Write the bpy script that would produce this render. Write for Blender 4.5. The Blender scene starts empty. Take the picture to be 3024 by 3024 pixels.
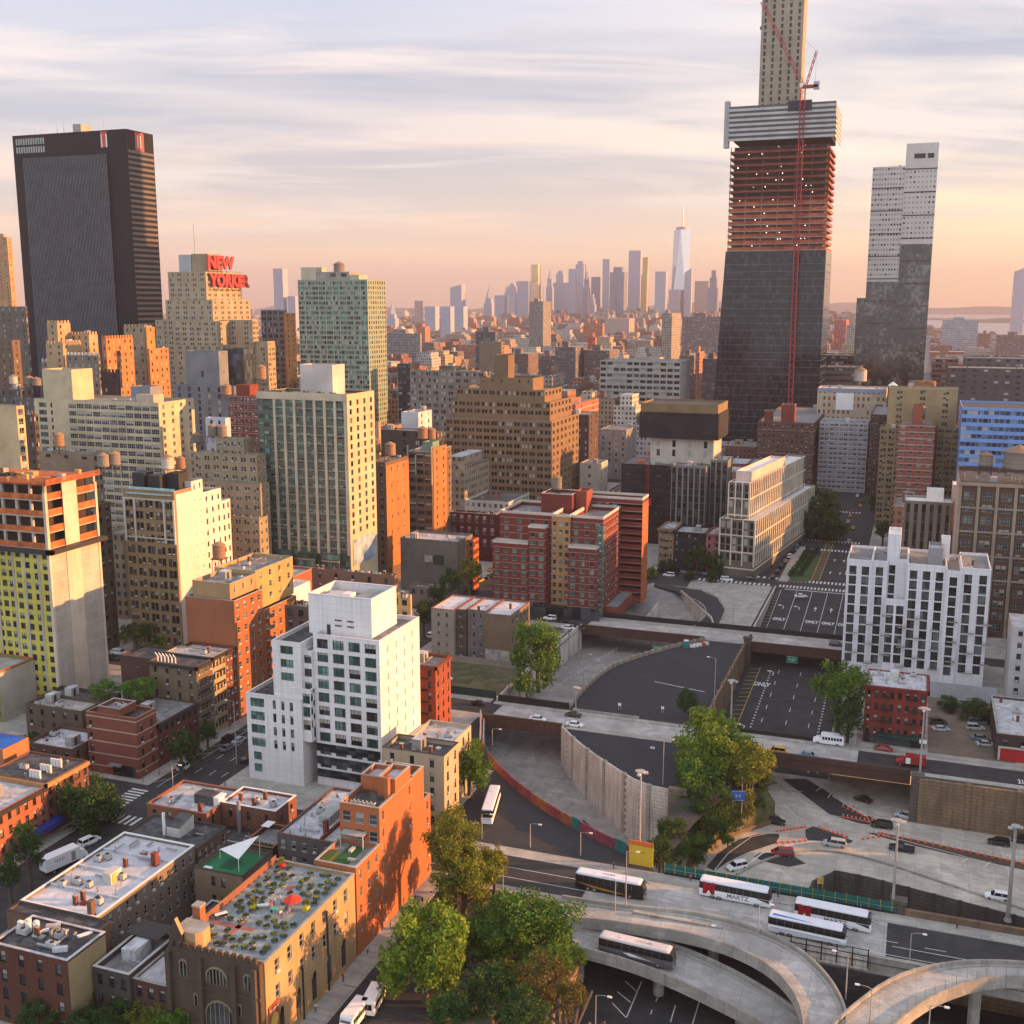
import bpy, math, random
from mathutils import Vector, Matrix
from mathutils.geometry import tessellate_polygon
R = math.radians
C = bpy.context.scene.collection
SC = bpy.context.scene
rnd = random.Random(7)

H = 112.0; FPX = 3300.0; PITCH = math.atan((1512-900)/FPX); YAW = R(20)
cam = bpy.data.cameras.new('camera'); cam.sensor_width = 36; cam.lens = FPX/3024*36
cam.clip_start = 1; cam.clip_end = 60000
co = bpy.data.objects.new('camera', cam); C.objects.link(co)
co.location = (0, 0, H); co.rotation_euler = (R(90)-PITCH, 0, YAW)
SC.camera = co
SC.view_settings.view_transform = 'Standard'; SC.view_settings.look = 'None'
SC.view_settings.gamma = 1; SC.view_settings.exposure = 1.37
SC.cycles.volume_bounces = 0; SC.cycles.max_bounces = 5; SC.cycles.diffuse_bounces = 3
SC.cycles.volume_step_rate = 8; SC.cycles.transparent_max_bounces = 6
SC.cycles.caustics_reflective = False; SC.cycles.caustics_refractive = False

SUN_AZ, SUN_EL = R(19), R(11.5)          # azimuth from +x towards +y
sl = bpy.data.lights.new('sun', 'SUN'); sl.energy = 5.0; sl.angle = R(0.6); sl.color = (1.0, 0.44, 0.14)
so = bpy.data.objects.new('sun', sl); C.objects.link(so)
sd = Vector((math.cos(SUN_EL)*math.cos(SUN_AZ), math.cos(SUN_EL)*math.sin(SUN_AZ), math.sin(SUN_EL)))
so.rotation_euler = sd.to_track_quat('Z', 'Y').to_euler(); so.location = (300, 100, 300)

class NT:
    """tiny node-tree writer"""
    def __init__(s, tree): s.t = tree; s.n = tree.nodes; s.l = tree.links
    def add(s, typ, **kw):
        n = s.n.new(typ)
        for k, v in kw.items():
            if k.startswith('i_'):
                key = k[2:]; key = int(key) if key.isdigit() else key
                if hasattr(v, 'is_linked'): s.l.new(v, n.inputs[key])
                else: n.inputs[key].default_value = v
            else: setattr(n, k, v)
        return n
    def math(s, op, a, b=0.0, c=None, clamp=False):
        n = s.n.new('ShaderNodeMath'); n.operation = op; n.use_clamp = clamp
        for i, v in enumerate((a, b) if c is None else (a, b, c)):
            if hasattr(v, 'is_linked'): s.l.new(v, n.inputs[i])
            else: n.inputs[i].default_value = v
        return n.outputs[0]
    def mix(s, f, a, b, blend='MIX'):
        n = s.n.new('ShaderNodeMix'); n.data_type = 'RGBA'; n.blend_type = blend
        for k, v in ((0, f), (6, a), (7, b)):
            if hasattr(v, 'is_linked'): s.l.new(v, n.inputs[k])
            else: n.inputs[k].default_value = v if k == 0 else (*v[:3], 1)
        return n.outputs[2]
    def ramp(s, f, stops, interp='LINEAR'):
        n = s.n.new('ShaderNodeValToRGB'); s.l.new(f, n.inputs[0]); e = n.color_ramp.elements
        n.color_ramp.interpolation = interp
        while len(e) < len(stops): e.new(0.5)
        for i, (p, c) in enumerate(stops):
            e[i].position = p; e[i].color = (*c, 1) if not isinstance(c, (int, float)) else (c, c, c, 1)
        return n.outputs[0]

w = bpy.data.worlds.new('World'); SC.world = w; w.use_nodes = True
t = NT(w.node_tree)
for n in list(t.n): t.n.remove(n)
out = t.add('ShaderNodeOutputWorld')
tc = t.add('ShaderNodeTexCoord').outputs['Generated']
sx = t.add('ShaderNodeSeparateXYZ', i_0=tc)
zz = t.math('MAXIMUM', sx.outputs[2], 0.0)
base = t.ramp(zz, [(0.0, (.90, .52, .35)), (0.05, (.92, .60, .43)), (0.12, (.82, .62, .53)), (0.20, (.60, .57, .61)), (0.30, (.44, .51, .70)), (.5, (.36, .44, .62)), (1.0, (.36, .43, .58))])
dot = t.math('ADD', t.math('MULTIPLY', sx.outputs[0], math.cos(SUN_AZ)), t.math('MULTIPLY', sx.outputs[1], math.sin(SUN_AZ)))
wf = t.ramp(t.math('MULTIPLY_ADD', dot, .5, .5), [(0.42, 0.0), (0.56, .4), (0.70, 1.0)])
warm = t.ramp(zz, [(0.0, (1.05, .60, .28)), (0.08, (1.12, .76, .44)), (0.16, (1.08, .86, .66)), (0.30, (.90, .80, .82)), (.55, (.42, .48, .64)), (1.0, (.36, .43, .58))])
col = t.mix(wf, base, warm)
inv = t.math('DIVIDE', 1.0, t.math('ADD', zz, 0.09))
cx = t.math('MULTIPLY', sx.outputs[0], inv); cy = t.math('MULTIPLY', sx.outputs[1], inv)
u = t.math('ADD', t.math('MULTIPLY', cx, math.cos(R(28))), t.math('MULTIPLY', cy, math.sin(R(28))))
v = t.math('SUBTRACT', t.math('MULTIPLY', cy, math.cos(R(28))), t.math('MULTIPLY', cx, math.sin(R(28))))
cv = t.add('ShaderNodeCombineXYZ', i_0=t.math('MULTIPLY', u, 0.36), i_1=t.math('MULTIPLY', v, .92), i_2=0.4)
nz = t.add('ShaderNodeTexNoise', i_Vector=cv.outputs[0], i_Scale=1.0, i_Detail=5.0, i_Roughness=.5, i_Distortion=.5).outputs['Fac']
nz2 = t.add('ShaderNodeTexNoise', i_Vector=cv.outputs[0], i_Scale=2.1, i_Detail=6.0, i_Roughness=.55, i_Distortion=.8).outputs['Fac']
band = t.ramp(zz, [(0.02, 0.0), (0.1, .7), (0.2, 1.0)])
lowdark = t.math('MULTIPLY', t.ramp(nz, [(0.40, 0.0), (0.54, .95)]), band, clamp=True)
col = t.mix(lowdark, col, (.34, .35, .44))
hi = t.math('MULTIPLY', t.ramp(nz2, [(0.50, 0.0), (0.66, .85)]), band, clamp=True)
col = t.mix(hi, col, (.90, .73, .66))
bf = t.ramp(t.math('MULTIPLY_ADD', sx.outputs[1], -.5, .5), [(0.40, 0.0), (0.62, 1.0)])
col = t.mix(bf, col, (1.0, 1.06, 1.16))
bg = t.add('ShaderNodeBackground', i_Color=col, i_Strength=0.405)
sky = t.add('ShaderNodeTexSky', sky_type='NISHITA', sun_disc=False, sun_elevation=SUN_EL, sun_rotation=R(90)-SUN_AZ)
bg2 = t.add('ShaderNodeBackground', i_Color=sky.outputs[0], i_Strength=0.03)
ad = t.add('ShaderNodeAddShader'); t.l.new(bg.outputs[0], ad.inputs[0]); t.l.new(bg2.outputs[0], ad.inputs[1])
t.l.new(ad.outputs[0], out.inputs['Surface'])

def ray(px, py):
    X = (px-1512)/FPX; Y = (1512-py)/FPX
    f = math.cos(PITCH)+Y*math.sin(PITCH); z = Y*math.cos(PITCH)-math.sin(PITCH)
    return (-math.sin(YAW)*f+math.cos(YAW)*X, math.cos(YAW)*f+math.sin(YAW)*X, z)
def gz(px, py, z=0):
    r = ray(px, py); k = (z-H)/r[2]; return (r[0]*k, r[1]*k)
def onY(px, py, Y):
    r = ray(px, py); k = Y/r[1]; return r[0]*k, H+r[2]*k
def onX(px, py, X):
    r = ray(px, py); k = X/r[0]; return r[1]*k, H+r[2]*k
def proj(x, y, z):
    z -= H; f = -math.sin(YAW)*x+math.cos(YAW)*y; X = math.cos(YAW)*x+math.sin(YAW)*y
    d = f*math.cos(PITCH)-z*math.sin(PITCH); u = f*math.sin(PITCH)+z*math.cos(PITCH)
    return (1512+FPX*X/d, 1512-FPX*u/d)
def bis(fn, lo, hi, tgt):
    a = fn(lo)-tgt
    for _ in range(50):
        m = (lo+hi)/2
        if (fn(m)-tgt)*a > 0: lo = m
        else: hi = m
    return lo
def edge_x(px, y, z, x): return bis(lambda q: proj(q, y, z)[0], x-900, x+900, px)
def edge_y(px, x, z, y): return bis(lambda q: proj(x, q, z)[0], y, y+1500, px)

MATS = {}
def mat(key, col, rough=.8, kind='plain', metal=0, var=.18, spec=.3, emit=0, col2=None, scale=1.0):
    if key in MATS: return MATS[key]
    m = bpy.data.materials.new(key); m.use_nodes = True; MATS[key] = m
    t = NT(m.node_tree); b = t.n['Principled BSDF']
    b.inputs['Roughness'].default_value = rough; b.inputs['Metallic'].default_value = metal
    b.inputs['Specular IOR Level'].default_value = spec
    if emit:
        b.inputs['Emission Color'].default_value = (*col, 1); b.inputs['Emission Strength'].default_value = emit
    g = t.add('ShaderNodeNewGeometry').outputs['Position']
    def noise(vec, s, d=3, r=.6, dist=0): return t.add('ShaderNodeTexNoise', i_Vector=vec, i_Scale=s, i_Detail=d, i_Roughness=r, i_Distortion=dist).outputs['Fac']
    def mapped(sx_, sy_, sz_):
        return t.add('ShaderNodeMapping', i_0=g, i_3=(sx_, sy_, sz_)).outputs[0]
    dk = tuple(c*(1-var*1.6) for c in col); lt = tuple(min(1, c*(1+var)) for c in col)
    n1 = noise(g, .12*scale, 4)
    c = t.ramp(n1, [(0.3, dk), (0.7, lt)])
    if kind == 'plain':
        n2 = noise(g, 2.2*scale, 3); c = t.mix(.35, c, t.ramp(n2, [(.35, dk), (.65, lt)]))
    elif kind == 'wall':        # rain streaks and soot
        n2 = noise(mapped(1.1, 1.1, .06), 1.0, 4); c = t.mix(t.ramp(n2, [(.5, 0.0), (.75, .45)]), c, tuple(q*.55 for q in col))
        n3 = noise(g, 3.0, 2); c = t.mix(.25, c, t.ramp(n3, [(.35, dk), (.65, lt)]))
    elif kind == 'brick':
        n3 = noise(mapped(1, 1, 3), 3.5, 2); c = t.mix(.6, c, t.ramp(n3, [(.3, tuple(q*.6 for q in col)), (.7, tuple(min(1, q*1.25) for q in col))]))
        n2 = noise(mapped(.7, .7, .08), 1.0, 3); c = t.mix(t.ramp(n2, [(.52, 0.0), (.8, .4)]), c, tuple(q*.5 for q in col))
    elif kind == 'roof':        # patched coating with ponding stains
        n2 = noise(g, .45, 6, .7, .9); c = t.mix(t.ramp(n2, [(.44, 0.0), (.58, .9)]), c, col2 or tuple(q*.45 for q in col))
        vr = t.add('ShaderNodeTexVoronoi', i_Vector=g, i_Scale=.35); c = t.mix(.25, c, t.ramp(vr.outputs['Distance'], [(.2, dk), (.9, lt)]))
        n3 = noise(mapped(4, .3, 1), 1.2, 3); c = t.mix(t.ramp(n3, [(.56, 0.0), (.7, .4)]), c, tuple(q*.5 for q in col))
    elif kind == 'road':
        n2 = noise(g, .25, 5, .65, .4); c = t.mix(t.ramp(n2, [(.42, 0.0), (.6, .85)]), c, col2 or tuple(q*.6 for q in col))
        n3 = noise(g, 5.0, 2); c = t.mix(.3, c, t.ramp(n3, [(.35, dk), (.65, lt)]))
        n4 = noise(mapped(.9, .9, 1), 1.6, 6, .7, 1.5); c = t.mix(t.ramp(n4, [(.62, 0.0), (.66, .55)]), c, tuple(q*.4 for q in col))
        vr = t.add('ShaderNodeTexVoronoi', i_Vector=mapped(1, .35, 1), i_Scale=.13); c = t.mix(t.ramp(t.add('ShaderNodeSeparateXYZ', i_0=vr.outputs['Color']).outputs[0], [(.7, 0.0), (.72, .35)], 'CONSTANT'), c, col2 or dk)
        if sum(col) > .6:
            bk = t.add('ShaderNodeTexBrick', i_Vector=g, i_Scale=1.0, offset=0.0); bk.inputs['Brick Width'].default_value = 5.5; bk.inputs['Row Height'].default_value = 3.4; bk.inputs['Mortar Size'].default_value = .045; c = t.mix(t.math('MULTIPLY', bk.outputs['Fac'], .6), c, tuple(q*.35 for q in col))
            ve = t.add('ShaderNodeTexVoronoi', feature='DISTANCE_TO_EDGE', i_Vector=t.add('ShaderNodeVectorMath', operation='ADD', i_0=g, i_1=t.add('ShaderNodeTexNoise', i_Vector=g, i_Scale=.6).outputs['Color']).outputs[0], i_Scale=.22); c = t.mix(t.ramp(ve.outputs['Distance'], [(.004, .3), (.012, 0.0)]), c, tuple(q*.3 for q in col))
        wv = noise(mapped(.05, 1.0, 1), 1.3, 2); c = t.mix(t.ramp(wv, [(.5, 0.0), (.62, .4)]), c, tuple(q*.55 for q in col))
    elif kind == 'clad':        # cladding sheets with open joints and run-off
        sp_ = t.add('ShaderNodeSeparateXYZ', i_0=g); bk = t.add('ShaderNodeTexBrick', i_Vector=t.add('ShaderNodeCombineXYZ', i_0=t.math('ADD', sp_.outputs[0], sp_.outputs[1]), i_1=sp_.outputs[2]).outputs[0], i_Scale=1.0, offset=0.0)
        bk.inputs['Brick Width'].default_value = 2.0; bk.inputs['Row Height'].default_value = 1.62; bk.inputs['Mortar Size'].default_value = .03; c = t.mix(t.math('MULTIPLY', bk.outputs['Fac'], .55), c, tuple(q*.4 for q in col))
        n2 = noise(mapped(1.3, 1.3, .05), 1.0, 4); c = t.mix(t.ramp(n2, [(.5, 0.0), (.7, .4)]), c, tuple(q*.6 for q in col))
    elif kind == 'panel':       # precast wall with joints and grime
        bk = t.add('ShaderNodeTexBrick', i_Vector=t.add('ShaderNodeCombineXYZ', i_0=t.math('ADD', t.add('ShaderNodeSeparateXYZ', i_0=g).outputs[0], t.add('ShaderNodeSeparateXYZ', i_0=g).outputs[1]), i_1=t.add('ShaderNodeSeparateXYZ', i_0=g).outputs[2]).outputs[0], i_Scale=1.0)
        bk.inputs['Brick Width'].default_value = 2.6; bk.inputs['Row Height'].default_value = .85; bk.inputs['Mortar Size'].default_value = .05
        c = t.mix(bk.outputs['Fac'], c, tuple(q*.35 for q in col))
        n2 = noise(mapped(1.2, 1.2, .1), 1.0, 4); c = t.mix(t.ramp(n2, [(.45, 0.0), (.72, .7)]), c, tuple(q*.4 for q in col))
    t.l.new(c, b.inputs['Base Color'])
    if kind in ('brick', 'road', 'roof', 'panel', 'wall'):
        bp = t.add('ShaderNodeBump', i_Strength=.25, i_Distance=.05, i_Height=noise(g, 4.0, 3)); t.l.new(bp.outputs[0], b.inputs['Normal'])
    return m
def wallm(col, kind='wall', **k):
    col = tuple(q**1.16 for q in col)
    return mat('%s_%02x%02x%02x' % (kind, *[int(c*255) for c in col]), col, kind=kind, rough=.85, **k)
def glassm(key, col, rough=.12, spec=.35):
    if key in MATS: return MATS[key]
    m = bpy.data.materials.new(key); m.use_nodes = True; MATS[key] = m
    t = NT(m.node_tree); b = t.n['Principled BSDF']
    b.inputs['Roughness'].default_value = rough; b.inputs['Specular IOR Level'].default_value = spec
    g = t.add('ShaderNodeNewGeometry').outputs['Position']
    oi = t.add('ShaderNodeObjectInfo').outputs['Random']
    n = t.add('ShaderNodeTexNoise', i_Vector=g, i_Scale=.35, i_Detail=2.0).outputs['Fac']
    cl = t.add('ShaderNodeTexWhiteNoise', noise_dimensions='3D', i_Vector=t.add('ShaderNodeVectorMath', operation='FLOOR', i_0=t.add('ShaderNodeMapping', i_0=g, i_3=(.6, .6, .31)).outputs[0]).outputs[0]).outputs['Value']
    f = t.math('MULTIPLY_ADD', oi, .35, t.math('MULTIPLY_ADD', cl, .45, t.math('MULTIPLY', n, .2)))
    c = t.ramp(f, [(0.2, tuple(q*.45 for q in col)), (.5, col), (.8, tuple(min(1, q*2.6+.03) for q in col))])
    t.l.new(c, b.inputs['Base Color'])
    bp = t.add('ShaderNodeBump', i_Strength=.08, i_Distance=.3, i_Height=t.add('ShaderNodeTexNoise', i_Vector=g, i_Scale=.5).outputs['Fac']); t.l.new(bp.outputs[0], b.inputs['Normal'])
    return m
G_DARK = glassm('glass_dark', (.016, .02, .024)); G_GREEN = glassm('glass_green', (.05, .105, .09)); G_BLIND = mat('blind', (.36, .35, .31), .6)
G_BLUE = glassm('glass_blue', (.03, .06, .10), .06); G_MID = glassm('glass_mid', (.05, .06, .06))
M_WHITE = mat('white_paint', (.72, .71, .70), .5, var=.08); M_FRAME = mat('frame_dark', (.035, .035, .035), .5); M_FRAMEW = mat('frame_light', (.5, .49, .46), .6)
M_TAR = mat('roof_tar', (.05, .05, .052), .9, 'roof', col2=(.13, .13, .13)); M_SILV = mat('roof_silver', (.55, .55, .58), .55, 'roof', col2=(.26, .26, .28))
M_GREYR = mat('roof_grey', (.26, .26, .26), .85, 'roof', col2=(.13, .12, .11)); M_METAL = mat('metal_grey', (.33, .34, .35), .45, metal=.5); M_DKMET = mat('metal_dark', (.03, .03, .032), .5)
M_ASPH = mat('asphalt', (.036, .038, .041), .9, 'road', col2=(.058, .057, .055)); M_LOT = mat('asphalt_lot', (.042, .046, .052), .92, 'road', col2=(.036, .037, .04))
M_CONC = mat('concrete', (.42, .40, .36), .85, 'road', col2=(.2, .19, .17)); M_CONCR = mat('concrete_road', (.34, .32, .30), .85, 'road', col2=(.17, .16, .155))
M_HWY = mat('highway_concrete', (.56, .51, .43), .85, 'road', col2=(.30, .28, .25)); M_DECK = mat('deck_concrete', (.50, .48, .45), .85, 'road', col2=(.24, .23, .22)); M_PAVE = mat('pavement', (.42, .40, .36), .85, 'road', col2=(.24, .23, .21)); M_PANEL = mat('precast', (.58, .54, .48), .85, 'panel')
M_BROWNST = mat('girder_brown', (.085, .045, .035), .7, 'wall'); M_BLACKST = mat('girder_black', (.02, .018, .018), .6, 'wall')
M_LINE = mat('marking_white', (.62, .62, .60), .7, var=.25, scale=6); M_YEL = mat('marking_yellow', (.55, .38, .08), .7, var=.25, scale=6)
M_RUST = mat('wall_rust', (.22, .15, .095), .85, 'panel')

class MB:
    def __init__(s): s.v = []; s.f = []; s.m = []; s.mats = []; s.attr = None
    def mi(s, m):
        if m not in s.mats: s.mats.append(m)
        return s.mats.index(m)
    def quad(s, a, b, c, d, m):
        i = len(s.v); s.v += [a, b, c, d]; s.f.append((i, i+1, i+2, i+3)); s.m.append(s.mi(m))
    def poly(s, pts, m):
        i = len(s.v); s.v += pts; s.f.append(tuple(range(i, i+len(pts)))); s.m.append(s.mi(m))
    def box(s, x0, y0, z0, x1, y1, z1, m, top=None, rot=None, c=None, bottom=True):
        P = [(x0, y0, z0), (x1, y0, z0), (x1, y1, z0), (x0, y1, z0), (x0, y0, z1), (x1, y0, z1), (x1, y1, z1), (x0, y1, z1)]
        if rot:
            cx, cy = c or ((x0+x1)/2, (y0+y1)/2); k, q = math.cos(rot), math.sin(rot)
            P = [(cx+(a-cx)*k-(b-cy)*q, cy+(a-cx)*q+(b-cy)*k, e) for a, b, e in P]
        i = len(s.v); s.v += P; mm = s.mi(m)
        F = [(0, 1, 5, 4), (1, 2, 6, 5), (2, 3, 7, 6), (3, 0, 4, 7), (4, 5, 6, 7)]+([(3, 2, 1, 0)] if bottom else [])
        for k, f in enumerate(F):
            s.f.append(tuple(i+q for q in f)); s.m.append(s.mi(top) if (k == 4 and top) else mm)
    def prism(s, pts, z0, z1, m, top=None, bottom=False):
        """pts counter-clockwise seen from above; z0, z1 numbers or per-point lists"""
        n = len(pts); a = z0 if isinstance(z0, (list, tuple)) else [z0]*n; b = z1 if isinstance(z1, (list, tuple)) else [z1]*n
        i = len(s.v); s.v += [(p[0], p[1], a[k]) for k, p in enumerate(pts)]+[(p[0], p[1], b[k]) for k, p in enumerate(pts)]
        mm = s.mi(m); mt = s.mi(top or m)
        for k in range(n):
            j = (k+1) % n; s.f.append((i+k, i+j, i+n+j, i+n+k)); s.m.append(mm)
        for tri in tessellate_polygon([[Vector((p[0], p[1], 0)) for p in pts]]):
            q = [i+n+t_ for t_ in tri]; A, B, D = [s.v[e] for e in q]
            if (B[0]-A[0])*(D[1]-A[1])-(B[1]-A[1])*(D[0]-A[0]) < 0: q.reverse()
            s.f.append(tuple(q)); s.m.append(mt)
            if bottom: s.f.append(tuple(e-n for e in reversed(q))); s.m.append(mm)
    def cyl(s, x, y, z0, z1, r0, r1=None, n=10, m=None, cap=True):
        r1 = r0 if r1 is None else r1; i = len(s.v); mm = s.mi(m)
        for (z, r) in ((z0, r0), (z1, r1)):
            s.v += [(x+r*math.cos(2*math.pi*k/n), y+r*math.sin(2*math.pi*k/n), z) for k in range(n)]
        for k in range(n):
            j = (k+1) % n; s.f.append((i+k, i+j, i+n+j, i+n+k)); s.m.append(mm)
        if cap: s.f.append(tuple(range(i+n, i+2*n))); s.m.append(mm); s.f.append(tuple(range(i+n-1, i-1, -1))); s.m.append(mm)
    def bar(s, a, b, r, m, n=4):
        a = Vector(a); b = Vector(b); d = b-a
        if d.length < 1e-6: return
        q = d.to_track_quat('Z', 'Y'); i = len(s.v); mm = s.mi(m)
        for e in (a, b):
            for k in range(n):
                an = 2*math.pi*(k+.5)/n; s.v.append(tuple(e+q @ Vector((r*math.cos(an), r*math.sin(an), 0))))
        for k in range(n):
            j = (k+1) % n; s.f.append((i+k, i+j, i+n+j, i+n+k)); s.m.append(mm)
        s.f.append(tuple(range(i+n, i+2*n))); s.m.append(mm); s.f.append(tuple(range(i+n-1, i-1, -1))); s.m.append(mm)
    def strip(s, path, w, z0, z1, m, top=None):
        """a wall of width w following path; z0/z1 numbers or lists"""
        n = len(path); L = []; Rr = []
        for k in range(n):
            a = Vector(path[max(0, k-1)][:2]); b = Vector(path[min(n-1, k+1)][:2]); d = (b-a).normalized(); q = Vector((-d.y, d.x))*w/2; p = Vector(path[k][:2])
            L.append(p+q); Rr.append(p-q)
        A = z0 if isinstance(z0, (list, tuple)) else [z0]*n; B = z1 if isinstance(z1, (list, tuple)) else [z1]*n
        for k in range(n-1):
            l0, l1, r0, r1 = L[k], L[k+1], Rr[k], Rr[k+1]
            s.quad((r0.x, r0.y, A[k]), (r1.x, r1.y, A[k+1]), (r1.x, r1.y, B[k+1]), (r0.x, r0.y, B[k]), m)
            s.quad((l1.x, l1.y, A[k+1]), (l0.x, l0.y, A[k]), (l0.x, l0.y, B[k]), (l1.x, l1.y, B[k+1]), m)
            s.quad((r0.x, r0.y, B[k]), (r1.x, r1.y, B[k+1]), (l1.x, l1.y, B[k+1]), (l0.x, l0.y, B[k]), top or m)
            s.quad((l0.x, l0.y, A[k]), (l1.x, l1.y, A[k+1]), (r1.x, r1.y, A[k+1]), (r0.x, r0.y, A[k]), m)
        for k in (0, n-1):
            s.quad((L[k].x, L[k].y, A[k]), (Rr[k].x, Rr[k].y, A[k]), (Rr[k].x, Rr[k].y, B[k]), (L[k].x, L[k].y, B[k]), m)
    def mesh(s, name, org=(0, 0, 0), smooth=False):
        me = bpy.data.meshes.new(name); o = org
        me.from_pydata([(a-o[0], b-o[1], c-o[2]) for a, b, c in s.v], [], s.f)
        for m in s.mats: me.materials.append(m)
        if s.m: me.polygons.foreach_set('material_index', s.m)
        if smooth: me.polygons.foreach_set('use_smooth', [True]*len(s.f))
        return me
    def build(s, name, parent=None, org=(0, 0, 0), smooth=False, **tags):
        if not s.f: return None
        if parent is not None and org == (0, 0, 0): org = tuple(parent.location)
        o = bpy.data.objects.new(name, s.mesh(name, org, smooth)); C.objects.link(o)
        if parent is not None: o.parent = parent
        else: o.location = org
        for k, v in tags.items(): o[k] = v
        return o
def thing(name, label, cat, loc=(0, 0, 0), rz=0, group=None):
    o = bpy.data.objects.new(name, None); C.objects.link(o); o.location = loc; o.rotation_euler = (0, 0, rz)
    o['label'] = label; o['category'] = cat
    if group: o['group'] = group
    return o
def copy_tree(o, parent=None, loc=None, rz=None, label=None, group=None):
    c = o.copy(); C.objects.link(c)
    if parent is not None: c.parent = parent
    if loc is not None: c.location = loc
    if rz is not None: c.rotation_euler = (0, 0, rz)
    if label: c['label'] = label
    if group: c['group'] = group
    for ch in list(o.children): copy_tree(ch, c)
    return c
FONTMESH = {}
def text_into(mb, txt, size, M, m, sx_=1.0, bold=0.0, depth=0.02):
    """letters as real extruded faces, laid with matrix M (x = reading direction, y = up)"""
    k = (txt, bold)
    if k not in FONTMESH:
        cu = bpy.data.curves.new('lettering', 'FONT'); cu.body = txt; cu.align_x = 'CENTER'; cu.align_y = 'CENTER'; cu.resolution_u = 2; cu.offset = bold; cu.extrude = .5
        ob = bpy.data.objects.new('lettering', cu); C.objects.link(ob)
        dg = bpy.context.evaluated_depsgraph_get(); me = bpy.data.meshes.new_from_object(ob.evaluated_get(dg))
        FONTMESH[k] = ([tuple(v.co) for v in me.vertices], [tuple(p.vertices) for p in me.polygons])
        bpy.data.objects.remove(ob); bpy.data.meshes.remove(me)
    V, F = FONTMESH[k]; i = len(mb.v); mm = mb.mi(m)
    mb.v += [tuple(M @ Vector((a*size*sx_, b*size, c*depth))) for a, b, c in V]
    for f in F: mb.f.append(tuple(i+q for q in f)); mb.m.append(mm)
S = dict(kind='structure')
def PZ(pts, z=0): return [gz(px, py, z) for px, py in pts]
T1 = [(-108.5, 286), (-87, 286), (-87.7, 301), (-86.5, 320), (-84, 331), (-74, 350), (-63, 365), (-63, 381), (-66, 392), (-84, 426), (-97, 433), (-101, 420), (-104, 381), (-107, 365)]
T2 = [(-49.5, 286), (-16.2, 286), (-16.2, 447), (-49.5, 447)]
MUR = [(-108, 272.5), (-104, 262), (-100.3, 252), (-93, 241.5), (-83, 231), (-71.5, 221.5), (-58, 213.2), (-47, 207.5)]
WALLR = [(-84.5, 272.5), (-79, 265), (-72, 257.6), (-66.4, 252.5), (-56, 243.5), (-46.6, 242.3)]
H3 = MUR + [(-44, 204.6), (90, 204.6), (90, 268), (5.5, 268), (5.5, 271.8), (-36.5, 271.8), (-31, 262), (-26, 256.5), (-31, 250), (-37, 243), (-40.6, 229), (-42.2, 216), (-44.5, 214)] + [(-46.6, 230)] + list(reversed(WALLR))
H4 = [(-86, 90), (90, 90), (90, 186.5), (-61, 186.5), (-64, 180), (-62, 160), (-66, 120)]
def flat(name, outer, holes, z, m, **tags):
    pl = [[Vector((p[0], p[1], 0)) for p in outer]]+[[Vector((p[0], p[1], 0)) for p in h] for h in holes]
    tris = tessellate_polygon(pl); P = [p for q in pl for p in q]; mb = MB(); mb.v = [(p.x, p.y, z) for p in P]; k = mb.mi(m)
    for a, b, c in tris:
        A, B, D = P[a], P[b], P[c]
        if (B.x-A.x)*(D.y-A.y)-(B.y-A.y)*(D.x-A.x) < 0: b, c = c, b
        mb.f.append((a, b, c)); mb.m.append(k)
    return mb.build(name, **tags)
flat('ground', [(-10000, -300), (10000, -300), (10000, 16800), (-10000, 16800)], [T1, T2, H3, H4], 0.0, M_ASPH, **S)
mb = MB(); 
def zT3(x, y):      # left cut drops towards the tunnel
    return -7.8 if y > 286 else max(-14.5, -7.8-(286-y)*.17)
mb.quad((-115, 286, -7.8), (-55, 286, -7.8), (-55, 381, -7.8), (-115, 381, -7.8), M_CONCR)
mb.quad((-115, 381, -7.8), (-55, 381, -7.8), (-55, 436, 0.03), (-115, 436, 0.03), M_CONCR)
mb.quad((-115, 246, -14.5), (-43.5, 246, -14.5), (-43.5, 286, -7.8), (-115, 286, -7.8), M_CONCR)
mb.quad((-115, 180, -14.5), (-43.5, 180, -14.5), (-43.5, 246, -14.5), (-115, 246, -14.5), M_CONCR)
mb.build('lower_road', **S)
def zT2(y): return 0.0 if y >= 447 else -(447-y)*.085 if y > 365 else max(-10, -6.97-(365-y)*.055)
mb = MB(); ys = [447, 430, 400, 365, 330, 310, 286]
for a, b in zip(ys[:-1], ys[1:]): mb.quad((-49.5, b, zT2(b)+.05), (-5 if b < 280 else -16.2, b, zT2(b)+.05), (-5 if b < 280 else -16.2, a, zT2(a)+.05), (-49.5, a, zT2(a)+.05), M_ASPH)
mb.build('sunken_road', **S)
PT_ = PZ([(2400, 2612), (2470, 2582), (2560, 2600), (2690, 2634), (3024, 2722)], -10)+[(70, 212)]
PIT = [(PT_[0][0]-1.5, 205.2)]+PT_+[(84, 205.2)]
flat('highway', [(-43.5, 204.8), (95, 204.8), (95, 290), (-43.5, 290)], [PIT], -10.0, M_HWY, **S)
mb = MB(); mb.quad((-60, 180, -16), (95, 180, -16), (95, 240, -16), (-60, 240, -16), M_ASPH); mb.build('tunnel_road', **S)
mb = MB(); mb.quad((-90, 90, -9), (95, 90, -9), (95, 187, -9), (-90, 187, -9), M_ASPH); mb.build('under_road', **S)
def patch(name, px, z, m, lift=.03): return flat(name, PZ(px, z+lift), [], z+lift, m, **S)
patch('road_patch', [(2086, 2560), (2120, 2520), (2180, 2480), (2240, 2462), (2300, 2462), (2302, 2470), (2290, 2490), (2200, 2520), (2150, 2545), (2110, 2572)], -10, M_ASPH)
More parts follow.
